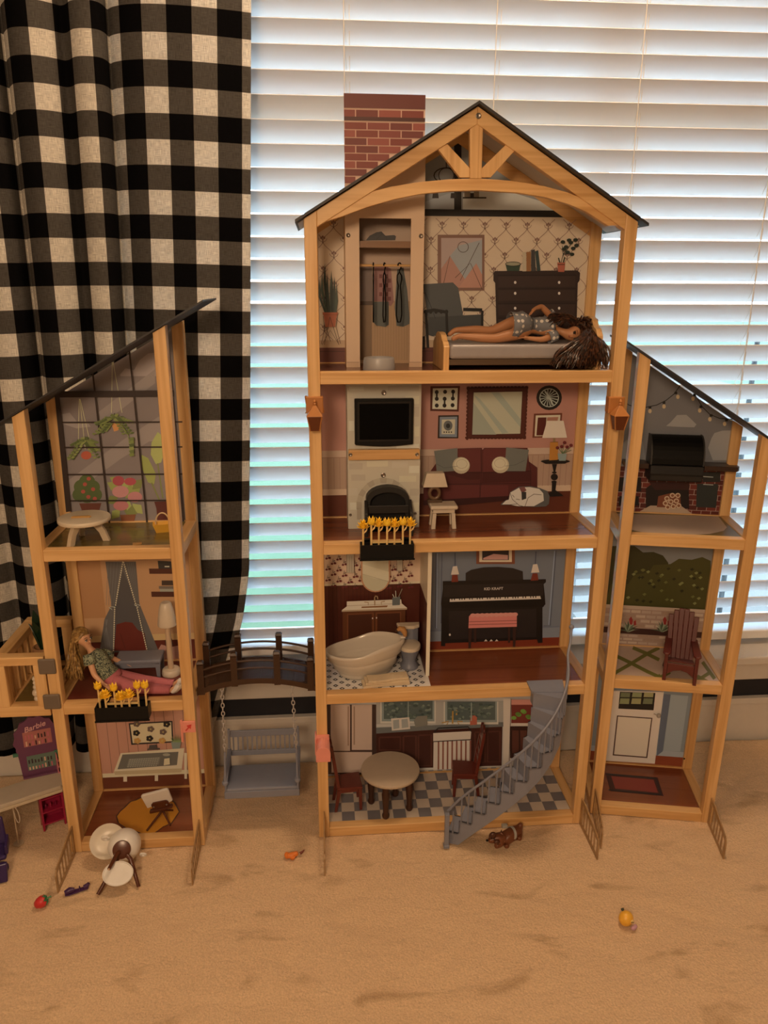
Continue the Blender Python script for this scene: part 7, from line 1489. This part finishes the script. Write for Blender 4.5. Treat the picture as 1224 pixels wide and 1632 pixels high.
for i in range(220):
    a = rnd.uniform(0, 2*PI); st0 = sk+Vector((-.004+.012*math.cos(a)*.6, .013*math.sin(a), .013+rnd.uniform(-.002, .003)))
    en = gx(rnd.uniform(75, 245), rnd.uniform(560, 640)-rnd.uniform(0, 120)*(rnd.random() < .4), rnd.uniform(.045, .088)); en.z = max(en.z, .004)
    yy = rnd.uniform(.048, .086)-o2.y
    m0 = sk+Vector((-.022+rnd.uniform(-.004, .004), (st0.y-sk.y)*1.3, .004)); m1 = gx(rnd.uniform(100, 225), 420, .068); m1.y = yy
    b.tube(bez([st0, m0, m1, en+Vector((0, 0, .02)), en], 10), [.0009]+[.0017]*7+[.0014, .0011, .0005], 5)
for s_ in (-1, 1):       # swept fringe
    for i in range(24):
        t = i/23; st0 = sk+Vector((.006, .001*s_, .0165)); en = sk+Vector((-.010-.004*t, s_*.0165, -.004+.010*t)); mdp = sk+Vector((.012-.012*t, s_*.010, .016))
        b.tube(bez([st0, mdp, en], 6), [.0008, .0014, .0015, .0015, .0014, .0011, .0008], 5)
b.build('hair', HY, d2, smooth=1.2)
# ================================================================== THINGS ON THE RUG AND AT THE LEFT
GZ = 0.0   # rug surface
# brown toy dog under the staircase
cG = crop(770, 1295, 15.3)
dg_ = thing('toy_dog', 'brown toy dog with silver harness lying on the rug under the stairs', 'toy dog', (.372, -.050, GZ))
od = Vector(dg_.location)
def Gp(x, y, yy, z=None):
    p = W0.y(*cG(x, y), yy)-od; p.z = max(p.z, .006); return p
BRD = flat('brown_toy_dog', (.17, .055, .022), .4)
V = [(Gp(560, 590, -.052), .0125), (Gp(700, 500, -.046), .0115), (Gp(860, 460, -.040), .0105), (Gp(440, 630, -.056), .0095), (Gp(300, 620, -.060), .0110), (Gp(180, 680, -.063), .0060), (Gp(120, 690, -.064), .0042),
     (Gp(560, 800, -.064), .0062), (Gp(600, 850, -.072), .0058), (Gp(400, 790, -.068), .0060), (Gp(290, 820, -.074), .0062), (Gp(880, 600, -.050), .0062), (Gp(890, 670, -.060), .0056), (Gp(900, 340, -.034), .0060), (Gp(925, 250, -.034), .0052)]
me = skin_mesh('body', V, [(0, 1), (1, 2), (0, 3), (3, 4), (4, 5), (5, 6), (0, 7), (7, 8), (3, 9), (9, 10), (2, 11), (11, 12), (2, 13), (13, 14)]); me.materials.clear(); me.materials.append(BRD); link('body', me, dg_)
MB().ball(Gp(230, 560, -.068), .0075, .0045, .0085, 10, 8, Matrix.Rotation(.5, 3, 'Y')).build('ear', flat('dark_ear', (.07, .022, .010), .45), dg_, smooth=1)
MB().ball(Gp(330, 720, -.074), .0065, .0040, .0050, 10, 8).build('ear', flat('dark_ear2', (.07, .022, .010), .45), dg_, smooth=1)
MB().ball(Gp(98, 680, -.067), .0026).build('nose', BLACKP, dg_, smooth=1)
for x, y in ((205, 630), (270, 655)): MB().ball(Gp(x, y, -.0735), .0013).build('eye', BLACKP, dg_, smooth=1)
def band_ring(c, d, r, w, h, name, m):
    a, q = ringax(d); n = 24; pts = [Vector(c)+a*r*math.cos(2*PI*i/n)+q*r*math.sin(2*PI*i/n) for i in range(n+1)]; b = MB(); dn = Vector(d).normalized()
    vs = []
    for p in pts[:-1]:
        o_ = (p-Vector(c)).normalized()*h; vs += [p-dn*w, p+dn*w, p+dn*w+o_, p-dn*w+o_]
    b.add(vs, [(4*i+k, 4*i+(k+1) % 4, 4*((i+1) % n)+(k+1) % 4, 4*((i+1) % n)+k) for i in range(n) for k in range(4)]); return b.build(name, m, dg_, smooth=.8)
band_ring(V[3][0], V[0][0]-V[3][0], .0108, .0010, .0010, 'collar', flat('pink_collar', (.70, .38, .28), .5))
band_ring(V[1][0], V[2][0]-V[1][0], .0122, .0026, .0014, 'harness', flat('silver_harness', (.42, .42, .40), .3))
MB().box(-.006, .006, -.004, .004, -.003, .004).build('harness_pack', flat('pack_grey', (.40, .38, .34), .4), dg_, bevel=.001).location = Gp(520, 330, -.040)

# red strawberry
t = thing('toy_strawberry', 'small red toy strawberry with green leaves on the rug', 'toy fruit', (-.509, -.143, GZ), .35)
Mx = Matrix.Rotation(math.radians(68), 3, 'Y')
pr_ = [(0, -.013), (.006, -.0105), (.0098, -.004), (.0108, .002), (.0092, .008), (.005, .0105), (0, .011)]
b = MB(); b.lathe(pr_, 18, (-.001, 0, .0100), M=Mx); b.build('berry', flat('strawberry_red', (.58, .035, .035), .35), t, smooth=1)
b = MB()
for k in range(6):
    a_ = 2*PI*k/6; p0 = Vector((0, 0, .011)); p1 = Vector((.006*math.cos(a_), .006*math.sin(a_), .0105)); p2 = Vector((.0105*math.cos(a_), .0105*math.sin(a_), .0065)); s1 = Vector((-math.sin(a_), math.cos(a_), 0))*.0030
    qs = [Mx @ v+Vector((-.001, 0, .0100)) for v in (p0, p1+s1, p2, p1-s1, p0+Vector((0, 0, .001)), p1+s1+Vector((0, 0, .001)), p2+Vector((0, 0, .001)), p1-s1+Vector((0, 0, .001)))]
    b.add(qs, [(3, 2, 1, 0), (4, 5, 6, 7), (0, 1, 5, 4), (1, 2, 6, 5), (2, 3, 7, 6), (3, 0, 4, 7)])
b.build('leaves', flat('leaf_green', (.05, .20, .09), .5), t)
MB().tube([Mx @ Vector((0, 0, .011))+Vector((-.001, 0, .01)), Mx @ Vector((.001, 0, .019))+Vector((-.001, 0, .01))], .0017, 7).build('stem', flat('stem_green', (.10, .26, .12), .5), t)
# purple doll shoe
t = thing('toy_shoe', 'dark purple toy shoe lying by the fence foot of the left tower', 'toy shoe', (-.456, -.112, GZ), .30)
PUR = flat('dark_purple_plastic', (.055, .018, .085), .3)
MB().prism([(-.021, -.005), (-.012, -.0062), (.006, -.0045), (.020, -.0048), (.022, 0), (.020, .0048), (.006, .0045), (-.012, .0062), (-.021, .005)], lambda u, v, w: (u, v, w+.003*max(0, u/.022)), .0002, .0028).build('sole', PUR, t, bevel=.0006)
MB().tube([(-.020, 0, .0045), (-.012, 0, .0075), (-.004, 0, .0060)], [.0045, .0060, .0040], 10).build('toe_cap', PUR, t, smooth=1)
MB().tube([(.013, 0, .0065), (.019, 0, .0080), (.022, 0, .0120)], [.0040, .0046, .0030], 10).build('heel_cup', PUR, t, smooth=1)
MB().tube([(.006, -.0045, .003), (.005, -.003, .0085), (.005, .003, .0085), (.006, .0045, .003)], .0011, 6).build('strap', PUR, t, smooth=1)
# orange toy
t = thing('small_orange_toy', 'small crumpled orange toy lying on the rug below the swing', 'toy', (-.052, -.054, GZ), .12)
ORG = flat('orange_rubber', (.72, .20, .03), .35, noise=.2, nscale=200)
me = skin_mesh('body', [(Vector((-.012, .001, .0065)), .0062), (Vector((-.004, -.002, .0075)), .0052), (Vector((.004, .001, .0070)), .0050), (Vector((.011, .002, .0080)), .0056), (Vector((-.014, -.006, .0045)), .0035), (Vector((-.016, .006, .009)), .0032), (Vector((.002, -.008, .004)), .0030)], [(0, 1), (1, 2), (2, 3), (0, 4), (0, 5), (1, 6)]); me.materials.clear(); me.materials.append(ORG); link('body', me, t)
MB().tube([(.014, .002, .006), (.019, .003, .008), (.023, .004, .0115)], [.0030, .0022, .0010], 8).build('tail', flat('dark_red_brown', (.16, .03, .015), .4), t, smooth=1)
MB().ball((-.002, -.0055, .0085), .0020, .0014, .0020, 8, 6).build('spot', flat('yellow_orange', (.85, .38, .03), .4), t, smooth=1)
# yellow toy
t = thing('small_yellow_toy', 'small round yellow toy with lilac base on the front of the rug', 'toy', (.549, -.270, GZ), .5)
YE = flat('honey_yellow_plastic', (.86, .46, .05), .32, noise=.12, nscale=120)
MB().ball((0, .002, .0135), .0135, .0125, .0135, 18, 12).build('head', YE, t, smooth=1)
MB().ball((.0015, -.0088, .0150), .0042, .0030, .0036, 10, 8).build('muzzle', flat('pale_yellow', (.90, .66, .26), .35), t, smooth=1)
for x, z in ((-.0005, .0162), (.0032, .0138)): MB().ball((x, -.0114, z), .0013, .0009, .0013, 8, 6).build('dot', BLACKP, t, smooth=1)
b = MB()
for k in range(5):
    a_ = -PI/2+(k-2)*.35; b.ball((.004+.006*math.cos(a_)*.8, -.011+.006*math.sin(a_)*.6, .0045), .0040, .0036, .0042, 8, 6)
me_ = b.build('petals', flat('lilac_plastic', (.52, .30, .40), .4), t, smooth=1); me_['kind'] = 'stuff'
MB().tube([(.001, .010, .022), (.002, .014, .0255)], [.0022, .0030], 8).build('stalk', flat('dark_green_stalk', (.04, .05, .03), .5), t, smooth=1)

# toppled round chair on legs in front of the left tower
cT = crop(90, 1230, 4.708)
hc = thing('toy_high_chair', 'toppled white toy high chair with brown legs on the rug', 'high chair', (-.388, -.062, GZ))
oh = Vector(hc.location)
T = lambda x, y, yy: W0.y(*cT(x, y), yy)-oh
dn = Vector((.10, -.80, .42)).normalized()           # direction the legs point to
a_, c_ = ringax(dn, (1, 0, 0)); MF = Matrix((a_, c_, dn)).transposed()
cb_ = T(505, 560, -.050); cb_.z = max(cb_.z, .031)
MB().lathe([(.0290, -.026), (.0305, -.020), (.0310, -.010), (.0295, .004), (.0245, .017), (.016, .0250), (.006, .0275), (0, .0275)], 36, cb_, M=MF).build('shell', WHITE, hc, smooth=1)
MB().lathe([(.0265, -.024), (.0270, -.016), (.022, .006), (.012, .016), (0, .018)], 30, cb_, M=MF).build('shell_inside', flat('cream_inside', (.62, .56, .46), .4), hc, smooth=1)
ct = T(388, 530, -.030); ct.z = max(ct.z, .0335)
dt = Vector((.10, -.62, .78)).normalized(); a2, c2 = ringax(dt, (1, 0, 0)); MTr = Matrix((a2, c2, dt)).transposed()
MB().lathe([(0, .000), (.020, .000), (.028, .005), (.0325, .0105), (.0335, .0110), (.0335, .0090), (.029, .0015), (.022, -.0022), (0, -.0022)], 40, ct, M=MTr).build('tray', flat('ivory_plastic', (.72, .66, .56), .3), hc, smooth=.9)
hbp = cb_+dn*.0275; MB().lathe([(0, -.004), (.0165, -.004), (.0172, 0), (.0165, .003), (.010, .0045), (0, .0045)], 28, hbp, M=MF).build('base_disc', BRS, hc, smooth=.8)
for st0, tip in ((T(452, 620, -.088), T(394, 730, -.122)), (T(556, 655, -.088), T(618, 872, -.112)), (T(440, 690, -.086), T(312, 938, -.126))):
    tip.z = max(tip.z, .0035)
    MB().tube([hbp.lerp(st0, .6), st0, tip], [.0042, .0042, .0034], 10).build('leg', BRS, hc, smooth=.9)
    MB().ball(tip, .0022).build('leg_cap', flat('cap_tan', (.55, .36, .22), .4), hc, smooth=1)
fcp = T(462, 765, -.112); fcp.z = max(fcp.z, .016)
df = Vector((.05, -.62, .80)).normalized(); a3, c3 = ringax(df, (1, 0, 0)); MFo = Matrix((a3, c3, df)).transposed()
MB().lathe([(0, .0012), (.0255, .0012), (.0268, .0034), (.0280, .0034), (.0285, .0010), (.0280, -.0016), (0, -.0016)], 36, fcp, 1, .78, M=MFo).build('foot_rest', WHITE, hc, smooth=.8)
for px, py, yy, rr2 in ((368, 500, -.052, .0062), (650, 622, -.060, .0050)):
    c0 = T(px, py, yy); MB().tube([c0+Vector((rr2*math.cos(2*PI*i/12), -.003*math.sin(2*PI*i/12), rr2*math.sin(2*PI*i/12))) for i in range(13)], .0022, 7, False).build('handle', WHITE, hc, smooth=1)

# ---------------------------------------------------------------- balcony pot and beads
pq = LF.y(66, 1043, .115)
t = thing('toy_potted_plant', 'dark green potted toy plant on the balcony', 'potted plant', LF.w((pq.x+.004, .118, ZLL[1]-.0018)))
zt2 = LF.y(62, 1030, .118).z-ZLL[1]+.002
MB().lathe([(.0135, 0), (.017, zt2*.75), (.0195, zt2*.76), (.0195, zt2), (.017, zt2), (.016, zt2*.85), (0, zt2*.85)], 24).build('pot', flat('clay_pot', (.40, .22, .11), .6), t, smooth=.6)
DG3 = flat('dark_leaf_green', (.012, .035, .016), .4)
for k in range(6):
    a_ = 2*PI*k/6+.3; u = Vector((math.cos(a_), math.sin(a_), 0)); s1 = Vector((-math.sin(a_), math.cos(a_), 0)); z0 = zt2*.86; H_ = .062+.010*(k % 3)
    b = MB(); rows_ = [(0, .002), (.25, .008), (.55, .012), (.8, .008), (1, .0008)]; vs = []
    for f, w in rows_:
        c = u*(.004+.016*f*f)+Vector((0, 0, z0+H_*f)); vs += [c-s1*w+u*.0006, c+s1*w+u*.0006, c+s1*w-u*.0006, c-s1*w-u*.0006]
    b.add(vs, [(4*i+q_, 4*i+(q_+1) % 4, 4*(i+1)+(q_+1) % 4, 4*(i+1)+q_) for i in range(4) for q_ in range(4)]+[(3, 2, 1, 0), (16, 17, 18, 19)]); b.build('leaf', DG3, t, smooth=1)
t = thing('bead_strand', 'strand of cream beads beside the balcony corner post', 'beads', LF.w((-.033, .024, ZLL[1]-.0018)))
z = 0
for k, r in enumerate((.0060, .0085, .0055, .0050, .0050)):
    z += r*.86; MB().ball((.0006*(k % 2), 0, z), r, r, r, 12, 8).build('bead', CRM, t, smooth=1); z += r*.86
# ---------------------------------------------------------------- toy salon at the far left
R0 = math.radians(29)
ps = thing('toy_salon_counter', 'toy salon counter with pale worktop and pink shelf legs at the far left', 'play counter', (-.560, .084, GZ), R0)
MAG = flat('magenta_plastic', (.36, .016, .062), .38)
zt3 = W0.y(85, 1243, .09).z
# pink shelf unit (legs, sides, shelves)
for x in (-.0235, .0185): MB().prism([(-.014, .012), (-.012, 0), (-.005, 0), (-.003, .010), (.010, .010), (.012, 0), (.016, 0), (.016, zt3-.004), (-.014, zt3-.004)], lambda u, v, w: (w, u, v), x, x+.004).build('side', MAG, ps)
for z in (.014, zt3*.40, zt3*.70): MB().box(-.0195, .0185, -.013, .015, z, z+.003).build('shelf', MAG, ps)
MB().box(-.0195, .0185, .013, .0155, .017, zt3-.004).build('back', flat('magenta_back', (.34, .014, .06), .45), ps)
for i, (x, z, h) in enumerate(((-.010, zt3*.70+.003, .014), (0, zt3*.70+.003, .012), (.009, zt3*.70+.003, .015), (-.011, zt3*.40+.003, .010), (-.002, zt3*.40+.003, .011), (.008, zt3*.40+.003, .009))):
    MB().lathe([(.0026, 0), (.0028, h*.6), (.0012, h*.75), (.0012, h), (0, h)], 8, (x, .002, z)).build('bottle', [MAG, flat('dark_pink', (.22, .01, .05), .4)][i % 2], ps, smooth=.8)
# worktop
WT = flat('pale_worktop', (.56, .49, .39), .4)
MB().prism([(-.200, -.034), (.018, -.034), (.028, -.024), (.030, .018), (.022, .026), (-.200, .026)], lambda u, v, w: (u, v, w), zt3-.0035, zt3+.0045).build('worktop', WT, ps, bevel=.0015)
MB().prism([(-.200, -.037), (.019, -.037), (.0305, -.025), (.0325, .019), (.0235, .028), (-.200, .028)], lambda u, v, w: (u, v, w), zt3-.0095, zt3-.0036).build('worktop_rim', flat('worktop_rim_cream', (.62, .52, .38), .4), ps, bevel=.001)
for y in (-.02, .016): MB().box(-.196, -.178, y, y+.008, 0, zt3-.0096).build('leg', MAG, ps)
MB().box(-.125, -.117, .004, .012, 0, zt3-.0096).build('leg', MAG, ps)
# scalloped purple sign board
sgq = thing('toy_salon_sign', 'purple scalloped display board standing on the pale salon worktop', 'display board', W0.z(67, 1232, zt3+.0045), R0*.62)
PRP = flat('purple_board', (.15, .05, .115), .45)
wS = .039; hS = (W0.y(60, 1150, .075).z-zt3)*.95
prof_ = [(-wS*.92, 0), (wS*.95, 0), (wS, hS*.34), (wS*1.08, hS*.46)]
for k in range(17):
    a0 = -.25+(PI+.5)*k/16; rr3 = 1.0 if k % 2 else .92; prof_.append((wS*1.18*math.cos(a0)*rr3, hS*.58+hS*.40*math.sin(a0)*rr3))
prof_ += [(-wS*1.08, hS*.46), (-wS, hS*.34)]
MB().prism(prof_, XZ, -.003, .002).build('board', PRP, sgq)
MB().box(-wS*.9, wS*.92, -.012, .004, .0002, .004).build('foot', PRP, sgq, bevel=.001)
MB().box(-wS*1.25, -wS*1.0, -.004, 0, hS*.37, hS*.42).build('side_clip', flat('teal_green', (.06, .20, .13), .45), sgq)
MB().box(wS*.75, wS*1.12, -.006, -.0032, hS*.22, hS*.36).build('side_clip', flat('teal_green2', (.06, .20, .13), .45), sgq)
pz = [MB().box(-wS*.66, wS*.72, -.0036, -.0030, hS*.50, hS*.74).build('upper_picture', flat('picture_tan', (.45, .17, .16), .5), sgq), MB().box(-wS*.62, wS*.82, -.0036, -.0030, hS*.10, hS*.34).build('lower_picture', flat('picture_teal', (.13, .20, .17), .5), sgq)]
rnd = random.Random(2)
for p_, z0, z1 in ((pz[0], .51, .72), (pz[1], .11, .32)):
    b = MB()
    for r in range(2):
        for k in range(8):
            x = -wS*.56+k*wS*.155; h_ = hS*(.04+.04*rnd.random()); zz3 = hS*(z0+.105*r); b.i = rnd.randrange(3); b.box(x, x+wS*.07, -.0040, -.0036, zz3, zz3+h_)
    o = b.build('printed_bottles', [flat('pb_cream', (.72, .50, .38), .5), flat('pb_dark', (.04, .02, .03), .5), flat('pb_pink', (.55, .16, .22), .5)], sgq); o['kind'] = 'stuff'
text_mesh('Barbie', .0165, 'sign_lettering', flat('lettering_pink', (.72, .42, .44), .5), sgq, (-.002, -.0034, hS*.80), (PI/2, -.22, 0), .0003, .35, .0002)
t = thing('toy_shelf_tower', 'small pink toy rack behind the post beside the purple board', 'toy rack', W0.z(100, 1228, zt3+.0045), R0)
for z in (0, .014, .028): MB().box(-.010, .010, -.006, .006, z, z+.002).build('shelf', flat('pale_pink', (.62, .22, .24), .4), t)
MB().box(-.010, -.008, -.006, .006, .002, .046).box(.008, .010, -.006, .006, .002, .046).build('side', flat('pale_pink2', (.62, .22, .24), .4), t)
# purple chair at the frame edge
pc2 = thing('toy_salon_chair', 'dark purple toy chair at the left edge of the picture', 'chair', (-.628, -.045, GZ), .3)
PU2 = flat('indigo_plastic', (.035, .018, .10), .35)
MB().lathe([(.022, 0), (.022, .004), (.010, .009), (.007, .03), (.009, .036)], 20).build('pedestal', PU2, pc2, smooth=.7)
MB().box(-.022, .024, -.022, .022, .036, .046).build('seat', PU2, pc2, bevel=.004)
MB().hexa([(-.022, .016, .046), (.024, .016, .046), (.024, .023, .046), (-.022, .023, .046)], [(-.018, .026, .100), (.020, .026, .100), (.020, .032, .100), (-.018, .032, .100)]).build('backrest', PU2, pc2, bevel=.004)
for x in (-.026, .022): MB().box(x, x+.006, -.020, .018, .0462, .066).build('armrest', PU2, pc2, bevel=.0025)
MB().hexa([(.004, -.040, .0002), (.022, -.040, .0002), (.022, -.022, .0002), (.004, -.022, .0002)], [(.006, -.030, .035), (.024, -.030, .035), (.024, -.0225, .035), (.006, -.0225, .035)]).build('leg_rest', PU2, pc2, bevel=.002)
# wire stand with hose hanging from the counter
q = W0.y(20, 1284, .03); t = thing('toy_hair_dryer', 'pale toy hair dryer with looped cord beside the purple chair', 'hair dryer', (q.x, .030, GZ))
zz4 = q.z
MB().tube([(0, 0, 0), (0, 0, zz4)], .0014, 6).lathe([(.010, 0), (.010, .0015), (0, .0015)], 16).build('stand', flat('pale_gold', (.55, .44, .30), .35), t, smooth=.8)
MB().tube([(-.012, 0, zz4), (.006, -.002, zz4+.001), (.010, -.002, zz4)], [.0018, .0022, .0045], 8).build('nozzle', flat('pale_gold2', (.55, .44, .30), .35), t, smooth=.8)
MB().tube(bez([(.004, -.002, zz4), (.014, -.003, zz4*.85), (.016, -.004, zz4*.5), (.006, -.004, zz4*.42), (.0025, -.003, zz4*.7), (.002, -.003, zz4*.9)], 16), .0011, 6).build('cord', flat('pale_cord', (.60, .52, .42), .4), t, smooth=1)
